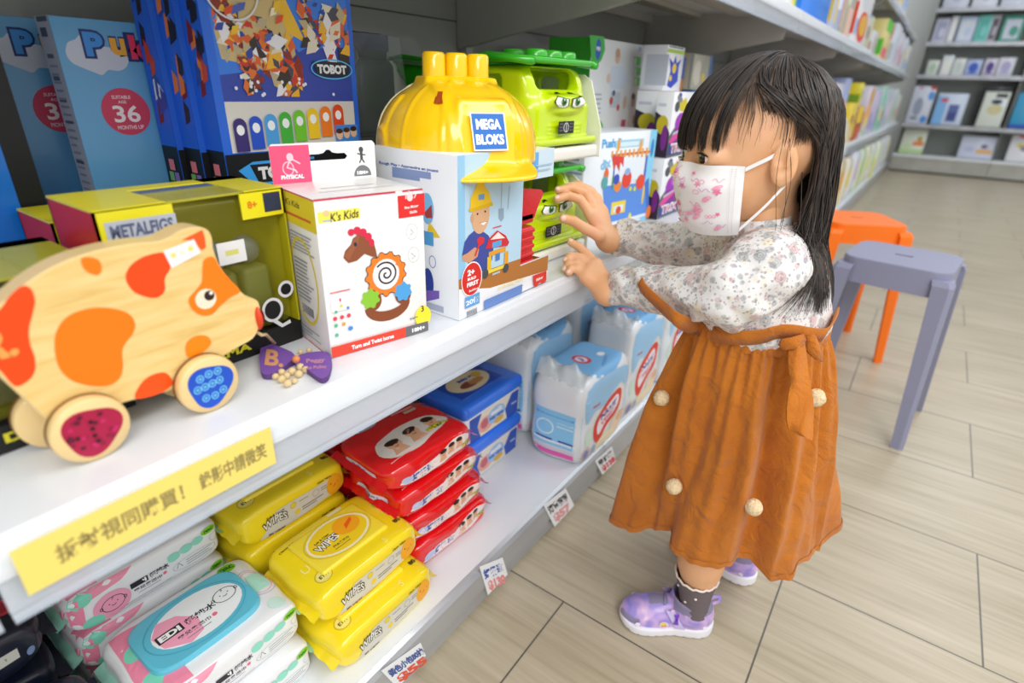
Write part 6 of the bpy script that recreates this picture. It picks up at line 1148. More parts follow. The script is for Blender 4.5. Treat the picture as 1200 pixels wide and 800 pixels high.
# head frame
_ya, _pi = R(-140), R(6); HF = Vector((math.cos(_ya)*math.cos(_pi), math.sin(_ya)*math.cos(_pi), -math.sin(_pi))); HL = Vector((-math.sin(_ya), math.cos(_ya), 0)); HU = HF.cross(HL)
HC_ = Vector((-.184, .765, .758)); HS = .97
MH = Matrix.Translation(HC_) @ Matrix((HF, HL, HU)).transposed().to_4x4() @ Matrix.Scale(HS, 4)
def head_sdf(P, ears=True):
    x, y, z = P; ay = np.abs(y); Q = (x, ay, z)
    d = d_ell(P, (-.008, 0, .020), (.087, .070, .077))
    d = smin(d, d_ell(P, (.018, 0, -.032), (.064, .057, .060)), .020)
    d = smin(d, d_ell(Q, (.047, .026, -.036), (.031, .028, .026)), .014)      # cheeks
    d = smin(d, d_ell(P, (.060, 0, -.078), (.022, .024, .018)), .018)         # chin
    d = smin(d, d_ell(P, (.066, 0, .030), (.010, .040, .020)), .018)          # brow
    d = smax(d, -d_ell(Q, (.092, .030, .001), (.018, .017, .010)), .012)      # sockets
    d = smin(d, d_cap(P, (.078, 0, .002), (.088, 0, -.022), .0045, .0075), .010)   # nose
    d = smin(d, d_ell(Q, (.084, .0075, -.026), (.006, .005, .005)), .005)
    d = smin(d, d_ell(P, (.078, 0, -.048), (.008, .015, .008)), .008)         # lips
    d = smin(d, d_ell(Q, (.0600, .0300, .000), (.0205, .0215, .0175)), .005)  # lids
    d = smax(d, -d_ell(Q, (.0850, .0310, -.0004), (.0160, .0185, .0070)), .0012)
    if ears:
        e = d_ell(Q, (-.006, .072, -.010), (.0165, .007, .026))
        e = smax(e, -d_ell(Q, (-.002, .079, -.006), (.0095, .0055, .017)), .004)
        e = smin(e, d_ell(Q, (.003, .073, -.012), (.004, .004, .005)), .003)
        e = smin(e, d_cap(Q, (-.008, .0765, .006), (-.006, .0765, -.012), .0022, .002), .003)
        d = smin(d, e, .005)
    d = smin(d, d_cap(P, (-.022, 0, -.055), (-.050, .0, -.125), .036, .036), .022)
    return d
def hand_sdf(J, pr, fr_):
    """J: dict of chains of joints; pr: palm capsules; fr_: forearm capsule"""
    def f(P):
        d = None
        for (a, b, ra, rb) in pr:
            e = d_cap(P, a, b, ra, rb); d = e if d is None else smin(d, e, .010)
        e = d_cap(P, *fr_); d = smin(d, e, .012)
        for ch, r0, r1 in J:
            k = len(ch)-1; c = None
            for i in range(k):
                e = d_cap(P, ch[i], ch[i+1], r0+(r1-r0)*i/k, r0+(r1-r0)*(i+1)/k); c = e if c is None else smin(c, e, .0015)
            d = smin(d, c, .0032)
        return d
    return f
body = G()
addsdf(body, head_sdf, (-.105, -.09, -.14), (.105, .09, .105), .0021, SKIN, 1, T=MH)
# torso, upper arms (all under the blouse), neck
S_L, E_L, C_L = (-.122, .708, .636), (-.152, .676, .600), (-.325, .742, .553)
S_R, E_R, C_R = (-.160, .845, .632), (-.232, .884, .598), (-.390, .856, .596)
def torso(P):
    d = d_ell(P, (-.135, .775, .565), (.062, .082, .095)); d = smin(d, d_cap(P, (-.140, .735, .632), (-.150, .815, .632), .030, .030), .02)
    d = smin(d, d_cap(P, (-.148, .772, .63), (-.165, .768, .70), .032, .030), .02)
    for a, b, c in ((S_L, E_L, C_L), (S_R, E_R, C_R)): d = smin(d, smin(d_cap(P, a, b, .027, .024), d_cap(P, b, c, .024, .019), .008), .02)
    return smin(d, d_ell(P, (-.135, .78, .48), (.066, .078, .06)), .02)
addsdf(body, torso, (-.46, .60, .40), (-.04, .94, .73), .005, SKIN, 2)
# legs
def legs(P):
    a = smin(d_cap(P, (-.128, .742, .46), (-.130, .720, .245), .050, .036), d_cap(P, (-.130, .720, .245), (-.126, .7185, .150), .036, .0325), .02)
    a = smin(a, d_cap(P, (-.126, .7185, .150), (-.122, .7200, .050), .0315, .020), .015)
    b = smin(d_cap(P, (-.128, .822, .46), (-.110, .868, .245), .050, .036), d_cap(P, (-.110, .868, .245), (-.100, .884, .150), .033, .0285), .02)
    b = smin(b, d_cap(P, (-.100, .884, .150), (-.094, .890, .050), .0275, .020), .015)
    a = smin(a, d_ell(P, (-.150, .712, .240), (.020, .026, .026)), .015)
    return smin(a, b, .01)
addsdf(body, legs, (-.22, .64, .035), (-.03, .95, .53), .0035, SKIN, 2)
# right hand on the truck (photo: the farther, upper one)
def ch(*q): return [tuple(atd(*p)) for p in q]
D0 = .868
fin = [(ch((692, 251, .890), (680, 234, .884), (666, 229, .874), (653, 233, D0)), .0080, .0062),
       (ch((697, 246, .899), (686, 226, .893), (669, 220, .884), (654, 223, .877)), .0080, .0062),
       (ch((702, 244, .908), (693, 225, .903), (679, 217, .894), (666, 218, .887)), .0077, .0060),
       (ch((706, 249, .916), (700, 231, .911), (690, 222, .903), (680, 222, .896)), .0070, .0055),
       (ch((702, 276, .886), (686, 268, .880), (672, 259, .873), (660, 256, .867)), .0095, .0072)]
Wr = atd(715, 284, .915)
pr = [(tuple(atd(711, 282, .908)), fin[i][0][0], .0112, .0098) for i in range(4)] + [(tuple(atd(707, 280, .902)), fin[4][0][0], .0115, .0100)]
hs = hand_sdf(fin, pr, (tuple(Wr), C_R, .0165, .0215))
mn = [min(p[i] for c, _, _ in fin for p in c) for i in range(3)]; mx = [max(max(p[i] for c, _, _ in fin for p in c), Wr[i], C_R[i]) for i in range(3)]; mn = [min(mn[i], C_R[i]) for i in range(3)]
addsdf(body, hs, [v-.022 for v in mn], [v+.022 for v in mx], .0013, SKIN, 1)
# left hand resting on the shelf edge, index finger stretched
finL = [(ch((699, 310, 0.856), (688, 298, 0.866), (678, 289, 0.874), (669, 284, 0.878)), .0077, .0060),
        (ch((693, 314, 0.852), (679, 302, 0.860), (669, 300, 0.862), (664, 305, 0.860)), .0078, .0062),
        (ch((689, 321, 0.846), (675, 310, 0.854), (667, 309, 0.855), (663, 315, 0.853)), .0077, .0060),
        (ch((687, 325, 0.841), (676, 315, 0.846), (669, 315, 0.846), (667, 319, 0.843)), .0072, .0056),
        (ch((708, 325, 0.862), (700, 313, 0.879), (692, 305, 0.889), (686, 299, 0.894)), .0090, .0068)]
WL = atd(713, 343, 0.836)
prL = [(tuple(atd(711, 341, .842)), finL[i][0][0], .0130, .0102) for i in range(4)] + [(tuple(atd(708, 334, .850)), finL[4][0][0], .0115, .0095)]
hl = hand_sdf(finL, prL, (tuple(WL), C_L, .0195, .0220))
mn = [min(min(p[i] for c, _, _ in finL for p in c), C_L[i], WL[i]) for i in range(3)]; mx = [max(max(p[i] for c, _, _ in finL for p in c), WL[i], C_L[i]) for i in range(3)]
addsdf(body, hl, [v-.022 for v in mn], [v+.022 for v in mx], .0013, SKIN, 1)
NAIL = mat('f2c4ae', .3, coat=.4)
def nail(g, a, b, up, r):
    a = Vector(a); b = Vector(b); d = (b-a).normalized(); n = up-d*up.dot(d); n.normalize(); s_ = d.cross(n); c = b+n*r*.62+d*r*.15
    M = Matrix((d, s_, n)).transposed().to_4x4(); g.ell((0, 0, 0), (r*.85, r*.72, r*.45), NAIL, Matrix.Translation(c) @ M, n=10)
for c, r0, r1 in fin[:4]: nail(body, c[-2], c[-1], Vector((.3, -.5, .8)), r1)
nail(body, fin[4][0][-2], fin[4][0][-1], Vector((.5, -.7, .3)), fin[4][2])
for c, r0, r1 in finL[:4]: nail(body, c[-2], c[-1], Vector((0, -.3, .9)), r1)
bo = kid(body, 'body')
# eyes
for s in (1, -1):
    g = G(); c = Vector((.0605, s*.0300, 0)); r = .0178; EW = mat('ece6e0', .12, coat=.8)
    g.ell(c, (r, r, r), EW, MH, n=28)
    gz = Vector((math.cos(R(4)), math.sin(R(4)), -.08)).normalized() if s > 0 else Vector((math.cos(R(-14)), math.sin(R(-14)), -.08)).normalized()
    M = Matrix.Translation(c) @ Vector((1, 0, 0)).rotation_difference(gz).to_matrix().to_4x4()
    def cap(rr, off, m):
        a0 = math.asin(rr/r); g.grid(lambda u, v: ((r+off)*math.cos(a0*v), (r+off)*math.sin(a0*v)*math.cos(2*PI*u), (r+off)*math.sin(a0*v)*math.sin(2*PI*u)), 24, 5, m, True, MH @ M)
    cap(.0082, .0002, mat('170d08', .15, coat=1)); cap(.0070, .0004, mat('2a170d', .15, coat=1)); cap(.0036, .0006, mat('050303', .1, coat=1))
    kid(g, 'eye', None, 'dark brown eye')
g = G(); LASH = mat('1c1310', .5)
for s in (1, -1):
    pts = [(.0605+.0178*math.cos(a)*1.0+.0010, s*(.0300+.0178*math.sin(a)), .0058*math.cos(a*1.35)-.0004) for a in [R(-60+120*i/14) for i in range(15)]]
    g.tube(pts, [.0003]+[.0010]*13+[.0003], LASH, 6, T=MH)
    for i in range(2, 14, 1):
        p = Vector(pts[i]); q = p+Vector((.0030, s*(.0018 if i > 8 else .0006), .0008)); g.tube([p, (p+q)/2-Vector((0, 0, .0002)), q], [.00025, .0002, .0001], LASH, 3, T=MH)
    for i in range(26):
        a = R(-40+84*i/25); p = Vector((.071+.011*math.cos(a)+.0002, s*(.030+.017*math.sin(a)), .0165+.002*math.cos(a*1.6)))
        g.tube([p-Vector((.001, 0, 0)), p+Vector((.0012, s*.003, .0010))], [.00035, .0001], mat('4a3426', .7), 3, T=MH)
kid(g, 'eyelashes')

# hair
HC3 = Vector((-.009, 0, .020)); HR = (.0895, .0745, .0835)
pole = Vector((-.22, 0, 1)).normalized(); e1 = Vector((1, 0, .22)).normalized(); e2 = Vector((0, 1, 0))
def hpath(az, off, zend, n1=9, n2=7, jit=0, tuck=True, sway=.022):
    a0 = az; aa = abs(az); sg = 1 if az >= 0 else -1; pts = []
    th_max = R(118) if aa > 50 else R(100)
    stop = None
    for i in range(n1+1):
        th = th_max*(i/n1); fr__ = th/th_max
        a = aa
        if tuck and 46 < aa < 116: a = aa+(120+(aa-46)*.06-aa)*(lambda t_: t_*t_*(3-2*t_))(min(1, max(0, (fr__-.46)/.36)))*min(1, (aa-46)/4)
        a = R(a*sg); d = pole*math.cos(th)+(e1*math.cos(a)+e2*math.sin(a))*math.sin(th)
        nn = Vector((d.x/HR[0], d.y/HR[1], d.z/HR[2])).normalized(); p = HC3+Vector(((HR[0]+.0045*max(0, d.x)**.5)*d.x, HR[1]*d.y, HR[2]*d.z))+nn*off
        if p.z < zend: break
        pts.append(p)
        if nn.z < .04: break
    last = pts[-1]
    if last.z > zend+.003:
        dz = last.z-zend; rad = Vector((last.x+.01, last.y, 0)).normalized()
        for i in range(1, n2+1):
            f = i/n2; k = (.004*f*f if zend < -.13 else -.012*f*f) if aa > 50 else -.001*f
            pts.append(last+rad*k*(1 if zend < -.05 else .3)+Vector((jit*math.sin(f*3+az)+(sway*f*f if zend < -.13 else 0), jit*math.cos(f*2+az*2)+(.006*f*f if zend < -.13 else 0), -dz*f)))
    return pts
HM = []
for nm, c1, c2, ro in (('hair_dark', '15100d', '251c17', .42), ('hair_mid', '221a15', '3a2e25', .40), ('hair_light', '3a2c22', '5c4838', .45)):
    t = NT(nm, ro); co = t.coord((60, 60, 6)); nz = t.n('ShaderNodeTexNoise', {'Vector': (co, 'Vector'), 'Scale': 3.}); rr = t.ramp((nz, 'Fac'), [(.35, c1), (.65, c2)]); t.link(rr, 'Color', 'Base Color'); t.b.inputs['Specular IOR Level'].default_value = .55; HM.append(t.m)
def zend_of(az, q):
    aa = abs(az)
    if az < 0: return -.10-.02*q.random()
    return -.131-.058*q.random()**1.3
def resample(p, n):
    L_ = [0]
    for a, b in zip(p, p[1:]): L_.append(L_[-1]+(b-a).length)
    out = []
    for i in range(n):
        s_ = L_[-1]*i/(n-1); k = 0
        while k < len(L_)-2 and L_[k+1] < s_: k += 1
        f = (s_-L_[k])/max(L_[k+1]-L_[k], 1e-9); out.append(p[k].lerp(p[k+1], min(1, f)))
    return out
g = G(); NA = 140; NB = 22; vs = []
for i in range(NA):
    az = -180+360*i/NA; aa = abs(az)
    ze = .072 if aa < 58 else (-.115 if aa > 74 else .072-.187*(aa-58)/16)
    for p in resample(hpath(az, -.0015, ze), NB): vs.append(p)
g.add(vs, [(i*NB+j, ((i+1) % NA)*NB+j, ((i+1) % NA)*NB+j+1, i*NB+j+1) for i in range(NA) for j in range(NB-1)], HM[0], True, MH)
q = random.Random(11); STR = []
def strand(az, off, ze, r, m, jit=.002, nn=13):
    p = resample(hpath(az, off, ze, jit=jit, sway=q.uniform(.005, .055) if 80 < az < 150 else .015), nn); k = len(p)
    w1, w2 = q.random()*6, q.random()*6; am = jit*.8
    p = [a+Vector((math.sin(w1+i*.7)*am*i/k, math.cos(w2+i*.6)*am*i/k, 0)) for i, a in enumerate(p)]
    STR.append(([MH @ a for a in p], [r*(.6+.6*min(1, i/3))*(1 if i < k-4 else (k-i)/5) for i in range(k)], m))
for i in range(3300):
    az = q.uniform(-180, 180); aa = abs(az)
    if aa < 50: continue
    if aa < 66 and q.random() < .45: continue
    strand(az, .0005+.006*q.random()**1.5, zend_of(az, q), .00042+.0005*q.random(), HM[0 if q.random() < .4 else 1] if q.random() < .85 else HM[2], .0032)
for cl in range(40):                       # the fringe falls in separate locks
    c_ = -50+100*(cl+.5)/40+q.uniform(-.8, .8); lock = q.uniform(.5, .9); dense = (1, 1, .12, .05, 1, .8, 1, .08, .05, 1)[cl % 10]*(1 if c_ < 42 else .6)
    for i in range(int(30*dense)):
        az = c_+q.gauss(0, .75*lock); strand(az, .0005+.0075*q.random(), (.006 if dense > .5 else .014)+.010*q.random(), .00042+.0004*q.random(), HM[0 if q.random() < .45 else 1], .0007, 13)
for i in range(620):                        # fine short hair over the temple
    az = q.uniform(42, 78); strand(az, .001+.002*q.random(), .052-.045*q.random(), .00032+.0002*q.random(), HM[2 if q.random() < .6 else 1], .001)
for i in range(3):                        # loose strands in front of and below the ear
    a = Vector((-.004+q.uniform(-.012, .014), .078, .02)); L_ = q.uniform(.09, .14)
    g.tube([a+Vector((.004*math.sin(k_*.8+i), .002+.002*math.sin(k_*.5+i*2), -L_*k_/7)) for k_ in range(8)], .00035, HM[1], 3, caps=False, T=MH)
for px0, py0, pts_, r in ((962, 150, [(972, 190), (975, 230), (968, 270), (950, 300)], .0005), (960, 140, [(971, 180), (973, 250), (955, 300), (915, 325)], .0005), (958, 180, [(965, 230), (962, 280), (940, 315), (905, 335)], .0006), (955, 200, [(957, 250), (945, 300), (925, 322)], .0006), (948, 210, [(950, 260), (935, 305), (908, 328)], .0006), (940, 200, [(938, 260), (920, 300), (890, 322)], .0006)):
    P0 = [atd(px0, py0, .66)]+[atd(a, b, .655-.003*i) for i, (a, b) in enumerate(pts_)]
    g.tube(resample(P0, 10), r, HM[1], 4, caps=False)
hair_g = g

# face mask
def mask_pt(u, v, h=0):
    az = R(66)*(2*u-1); z = -.010-.084*v + (.004*math.cos(az*1.3) if v < .5 else -.004*math.cos(az*1.3))
    c = np.array([.008, 0., 0.]); d = np.array([math.cos(az), math.sin(az), 0.])
    rs = np.linspace(.03, .125, 96); P = (c[0]+d[0]*rs, d[1]*rs, np.full_like(rs, max(z, -.086)))
    D = head_sdf(P, False); k = np.where(D < 0)[0]; r = rs[k[-1]] if len(k) else .04
    r = max(r, .058+.012*math.cos(az))
    tent = .0095*math.exp(-(az/.75)**2)*math.exp(-((v-.42)/.42)**2)
    edge = .003+.0015*math.sin(v*26)*(1 if .15 < v < .85 else 0)*math.exp(-(az/1.0)**2)
    r += tent+edge+h; 
    if v > .8: r -= (v-.8)*.05
    return (c[0]+d[0]*r, d[1]*r, z)
MG = {}
NU, NV = 44, 24
raw = np.array([[mask_pt(i/(NU-1), j/(NV-1)) for j in range(NV)] for i in range(NU)])
for _ in range(5):
    s_ = raw.copy(); s_[1:-1, 1:-1] = .25*(raw[2:, 1:-1]+raw[:-2, 1:-1]+raw[1:-1, 2:]+raw[1:-1, :-2]); s_[1:-1, 0] = .5*(raw[2:, 0]+raw[:-2, 0])*.5+raw[1:-1, 0]*.5; s_[1:-1, -1] = .5*(raw[2:, -1]+raw[:-2, -1])*.5+raw[1:-1, -1]*.5; raw = s_
nrm = raw-np.array([.0, 0, -.05]); nrm[:, :, 2] *= .3; nrm /= np.linalg.norm(nrm, axis=2)[:, :, None]
def mS(u, v, h):        # print surface, u, v in 0..1 scaled by mask size in metres (.135 x .084), u from the child's left ear side
    a = min(max(u/.135, 0), 1)*(NU-1); b = min(max(1-v/.084, 0), 1)*(NV-1); i, j = min(int(a), NU-2), min(int(b), NV-2); fa, fb = a-i, b-j
    f = lambda A: (A[i, j]*(1-fa)*(1-fb)+A[i+1, j]*fa*(1-fb)+A[i, j+1]*(1-fa)*fb+A[i+1, j+1]*fa*fb)
    p = f(raw)+f(nrm)*(h+.0011); return tuple(p)
g = G(); MM = mat('f0eeee', .75)
fr0 = [tuple(raw[i, j]+nrm[i, j]*.0008) for i in range(NU) for j in range(NV)]; bk0 = [tuple(raw[i, j]-nrm[i, j]*.0004) for i in range(NU) for j in range(NV)]
fq = [(i*NV+j, (i+1)*NV+j, (i+1)*NV+j+1, i*NV+j+1) for i in range(NU-1) for j in range(NV-1)]
g.add(fr0, fq, MM, True, MH); g.add(bk0, [f[::-1] for f in fq], MM, True, MH)
art = []; q = random.Random(4)
def star(u, v, r, c): return ('p', [(u+r*(1 if i % 2 else .45)*math.cos(i*PI/5+.3), v+r*(1 if i % 2 else .45)*math.sin(i*PI/5+.3)) for i in range(10)], c)
for i in range(64):
    u, v = q.uniform(.008, .118), q.uniform(.006, .078); k = q.random()
    if k < .25: art.append(star(u, v, q.uniform(.003, .0048), q.choice(['ee7fa6', 'f09ab8', 'f5b8cc'])))
    elif k < .55: art += [('l', [(u+t_*.010-.005, v+.002*math.sin(t_*9+i)) for t_ in [x/8 for x in range(9)]], .0009, q.choice(['f0a3bf', 'd9b0d8', 'f3b9cc']))]
    elif k < .7: art.append(('e', u, v, .0017, .0017, q.choice(['efe59a', 'd5e8e4', 'f2d9e2'])))
    elif k < .85: art.append(('o', u, v, .0032, .0026, .0007, q.choice(['f0a6c0', 'e3bfe0'])))
    else: art += [('e', u, v, .004, .0022, 'f2a2bf', .6), ('e', u+.003, v+.002, .002, .0015, 'f3b5cb')]
art += [('t', 'Love', .082, .030, .008, 'e7a9c6', {'rot': 12, 'b': 0}), ('t', 'sweet', .05, .028, .007, 'dcb2d6', {'rot': 10, 'b': 0}), star(.030, .030, .006, 'ee7fa6')]
for k_ in range(30): art.append(('r', .1238, .004+k_*.0026, .1246, .0055+k_*.0026, 'cfc8cc')); art.append(('r', .1275, .004+k_*.0026, .1283, .0055+k_*.0026, 'cfc8cc'))
g.art(mS, art, T=MH, gloss=.7)
mo = kid(g, 'face_mask')
for s, i in ((1, NU-1), (-1, 0)):
    g = G(); ptop = Vector(raw[i, 1]); pbot = Vector(raw[i, NV-3]); e_ = Vector((-.012, s*.0735, .012)); f_ = Vector((-.014, s*.071, -.030)); bk = Vector((-.022, s*.072, -.010))
    for A, B in ((ptop, e_), (pbot, f_)):
        mid = (A+B)/2; mid.y += s*.004
        P5 = resample([A, mid, B, bk], 10); vs = []
        for p in P5: vs += [p+Vector((0, s*.0008, .0024)), p+Vector((0, s*.0008, -.0024))]
        g.add(vs, [(2*j, 2*j+2, 2*j+3, 2*j+1) for j in range(9)], MM, True, MH)
    g.build('ear_loop', mo)


# blouse
t = NT('floral_cotton', .85); co = t.coord((1, 1, 1))
nw = t.n('ShaderNodeTexNoise', {'Vector': (co, 'Vector'), 'Scale': 260., 'Detail': 2.}); dis = t.n('ShaderNodeVectorMath', {0: (nw, 'Color'), 1: (.5, .5, .5)}, operation='SUBTRACT'); dsc = t.n('ShaderNodeVectorMath', {0: (dis, 'Vector')}, operation='SCALE'); dsc.inputs['Scale'].default_value = .0045
add = t.n('ShaderNodeVectorMath', {0: (co, 'Vector'), 1: (dsc, 'Vector')}, operation='ADD')
col = None; base = 'e4e2e0'; prev = None
for sc, th, stops in ((58., .50, [(0, 'b98a8c'), (.2, 'c9a0a0'), (.38, '8f9496'), (.55, 'a3a8a8'), (.7, 'e2d6b4'), (.8, 'b9a3a8'), (.92, '9a9fa4')]), (105., .46, [(0, '8d9294'), (.3, 'c7a6a8'), (.5, '9ba39c'), (.75, 'e0d4bc')]), (210., .42, [(0, '6e7478'), (.4, 'a8888c'), (.7, '84898c')])):
    vo = t.n('ShaderNodeTexVoronoi', {'Vector': (add, 'Vector'), 'Scale': sc, 'Randomness': 1.}); sep = t.n('ShaderNodeSeparateColor', {'Color': (vo, 'Color')}); cr = t.ramp((sep, 'Red'), stops, 'CONSTANT')
    mk = t.n('ShaderNodeMapRange', {'Value': (vo, 'Distance'), 'From Min': th-.16, 'From Max': th, 'To Min': .82, 'To Max': 0.})
    ring = t.n('ShaderNodeMath', {0: (vo, 'Distance'), 1: 40.}, operation='MULTIPLY'); sn = t.n('ShaderNodeMath', {0: (ring, 'Value')}, operation='SINE'); sn2 = t.n('ShaderNodeMapRange', {'Value': (sn, 'Value'), 'From Min': -1., 'From Max': 1., 'To Min': .55, 'To Max': 1.}); mu = t.n('ShaderNodeMath', {0: (mk, 'Result'), 1: (sn2, 'Result')}, operation='MULTIPLY')
    gt = t.n('ShaderNodeMath', {0: (sep, 'Green'), 1: .30}, operation='GREATER_THAN'); mu2 = t.n('ShaderNodeMath', {0: (mu, 'Value'), 1: (gt, 'Value')}, operation='MULTIPLY')
    mx_ = t.mix((mu2, 'Value'), base if prev is None else (prev, 2), (cr, 'Color')); prev = mx_
t.link(prev, 2, 'Base Color'); nb = t.n('ShaderNodeTexNoise', {'Vector': (co, 'Vector'), 'Scale': 55., 'Detail': 4.}); t.bump(nb, 'Fac', .35, .004)
BL = t.m
def cutcap(P, a, b, ra, rb, tail=.004):
    d = d_cap(P, a, b, ra, rb); ab = Vector(b)-Vector(a); L_ = ab.length; u = ab/L_
    return smax(d, (P[0]-b[0])*u.x+(P[1]-b[1])*u.y+(P[2]-b[2])*u.z-tail, .003)
def fold(P, a, b, f, amp, ph=0):       # cross folds along a limb
    ab = Vector(b)-Vector(a); u = ab.normalized(); s = (P[0]-a[0])*u.x+(P[1]-a[1])*u.y+(P[2]-a[2])*u.z
    return amp*np.sin(s*f+ph+2.2*np.sin(P[2]*70+ph)+1.3*np.sin((P[0]+P[1])*55+ph))
def blouse(P):
    x, y, z = P
    d = d_ell(P, (-.132, .775, .575), (.076, .096, .098)); d = smin(d, d_cap(P, (-.132, .725, .632), (-.146, .825, .632), .040, .040), .025)
    d = smin(d, d_ell(P, (-.128, .770, .55), (.080, .090, .040)), .02)
    d = d - .0022*wav(P, 48, 1.) - .0012*wav(P, 110, 3.)
    for k, (a, b, c) in enumerate(((S_L, E_L, C_L), (S_R, E_R, C_R))):
        e = smin(d_cap(P, a, b, .043, .040), cutcap(P, b, c, .040, .0295), .012)
        e = e - fold(P, b, c, 75, .0022, k*2.) - .0010*wav(P, 130, k+2.) - fold(P, a, b, 85, .0018, k)
        d = smin(d, e, .012)
    d = smax(d, -(z-.528), .004)
    neck = d_cap(P, (-.150, .772, .66), (-.168, .768, .73), .034, .036)
    return smax(d, -neck, .003)
g = G(); addsdf(g, blouse, (-.44, .59, .50), (-.03, .94, .70), .0024, BL, 1); 
g.lathe([(.034, -.004), (.037, .0), (.0385, .010), (.0365, .020), (.0345, .020)], BL, 36, Matrix.Translation((-.155, .771, .658)) @ Matrix.Rotation(R(-10), 4, 'Y'))
blo = kid(g, 'blouse')
cnt = [len(s_[0]) for s_ in STR]; A_ = np.array([tuple(p) for s_ in STR for p in s_[0]])       # strands lie on the blouse, not inside it
for _ in range(4):
    P_ = [A_[:, 0], A_[:, 1], A_[:, 2]]; d_ = blouse(P_); gr = np.stack([(blouse([P_[j]+(1e-3 if i == j else 0) for j in range(3)])-d_)/1e-3 for i in range(3)], 1)
    gr[:, 2] *= .3; gr /= np.linalg.norm(gr, axis=1)[:, None]+1e-9; A_ = A_+gr*np.where((d_ < .0025) & (A_[:, 2] < .70), .0028-d_, 0)[:, None]
i0 = 0
for (p_, r_s, m_s), n_s in zip(STR, cnt): hair_g.tube([Vector(v) for v in A_[i0:i0+n_s]], r_s, m_s, 4, caps=False); i0 += n_s
kid(hair_g, 'hair')

# skirt
def clothmat(name, c1, c2):
    t = NT(name, .9); co = t.coord((1, 1, 1)); nz = t.n('ShaderNodeTexNoise', {'Vector': (co, 'Vector'), 'Scale': 14., 'Detail': 6., 'Roughness': .6}); r = t.ramp((nz, 'Fac'), [(.3, c1), (.7, c2)]); t.link(r, 'Color', 'Base Color')
    n2 = t.n('ShaderNodeTexNoise', {'Vector': (co, 'Vector'), 'Scale': 26., 'Detail': 6., 'Distortion': 1.2}); n3 = t.n('ShaderNodeTexNoise', {'Vector': (co, 'Vector'), 'Scale': 900., 'Detail': 1.}); ad = t.n('ShaderNodeMath', {0: (n3, 'Fac'), 1: .12}, operation='MULTIPLY'); s_ = t.n('ShaderNodeMath', {0: (n2, 'Fac'), 1: (ad, 'Value')}, operation='ADD'); t.bump(s_, 'Value', .9, .010)
    t.b.inputs['Sheen Weight'].default_value = .15; return t.m
OM = clothmat('rust_cotton', 'b9660c', 'cb7816')
HEM = [(0, .142, .205), (20, .170, .225), (32, .160, .215), (45, .172, .21), (90, .135, .18), (135, .150, .16), (160, .152, .158), (180, .160, .152), (196, .170, .150), (207, .172, .152), (218, .150, .162), (232, .118, .192), (244, .112, .206), (254, .128, .197), (266, .132, .197), (280, .130, .200), (290, .120, .204), (302, .098, .202), (311, .100, .200), (320, .128, .186), (331, .140, .190), (340, .128, .202), (350, .140, .204), (360, .135, .205)]
def hemv(a):
    a %= 360
    for (a0, r0, z0), (a1, r1, z1) in zip(HEM, HEM[1:]):
        if a0 <= a <= a1:
            f = (a-a0)/(a1-a0); f = f*f*(3-2*f); return r0+(r1-r0)*f, z0+(z1-z0)*f
WZ = .541
CRE = [(190, .010, 7), (222, .020, 7), (254, .008, 4), (279, .009, 4), (303, .026, 7), (331, .014, 5), (352, .012, 5), (15, .010, 6), (60, .015, 9), (120, .015, 9)]
def skirt(u, v, off=0):
    al = 360*u; a = R(al); hr, hz = hemv(al)
    wr = 1/math.sqrt((math.cos(a)/.083)**2+(math.sin(a)/.092)**2)
    f = v**.80; f2 = v**1.15
    hr_s = .135+(.02*abs(math.cos(a)))       # smooth hem radius, folds fade in towards the hem
    r = wr+(hr_s-wr)*f+(hr-hr_s)*f2
    r += .0026*(1-v)**3*math.sin(44*a+1.5*math.sin(5*a))+.0060*math.sin(PI*min(1, v*1.15))*(.8*math.sin(9*a+1.6*math.sin(3*a+1)+v*1.2)+.35*math.sin(17*a+1+v*2.5)*(1-v))
    r += .0022*f*math.sin(13*a+2.2*math.sin(4*a)+v*2) + .0012*math.sin(al*.31+v*17)*math.sin(v*9+al*.05) + off
    for ca, cd, cw in CRE:
        da = (al-ca+3*math.sin(v*5+ca)+180) % 360-180; r -= cd*math.exp(-(da/cw)**2)*math.sin(PI*min(1, v*.93+.04))**.8*(1-.55*v)
        r += cd*.35*math.exp(-((abs(da)-cw*2.1)/cw)**2)*math.sin(PI*min(1, v*.9+.04))
    cx = -.133+.008*v; cy = .775+.013*v
    z = WZ+(hz-WZ)*v+.0015*math.sin(40*a)*v
    return (cx+r*math.cos(a), cy+r*math.sin(a), z)
g = G(); g.grid(lambda u, v: skirt(u, v), 420, 56, OM, True); g.grid(lambda u, v: skirt(u, 1-v, -.0016), 420, 56, OM, True)
g.grid(lambda u, v: skirt(u, .972+.028*v, .0010+.0006*math.sin(PI*v)), 420, 4, OM, True)
sk = kid(g, 'skirt'); SKV = [Vector(skirt(i/240, j/60)) for i in range(240) for j in range(61)]
def band(u, v):
    a = 2*PI*u; r = 1/math.sqrt((math.cos(a)/.0845)**2+(math.sin(a)/.0935)**2)+.0015*math.sin(46*a)*(1-v)+.0030*math.sin(PI*v)
    return (-.133+r*math.cos(a), .775+r*math.sin(a), WZ-.014+.024*v+.004*math.cos(a))
g = G(); g.grid(band, 300, 8, OM, True); kid(g, 'waistband')
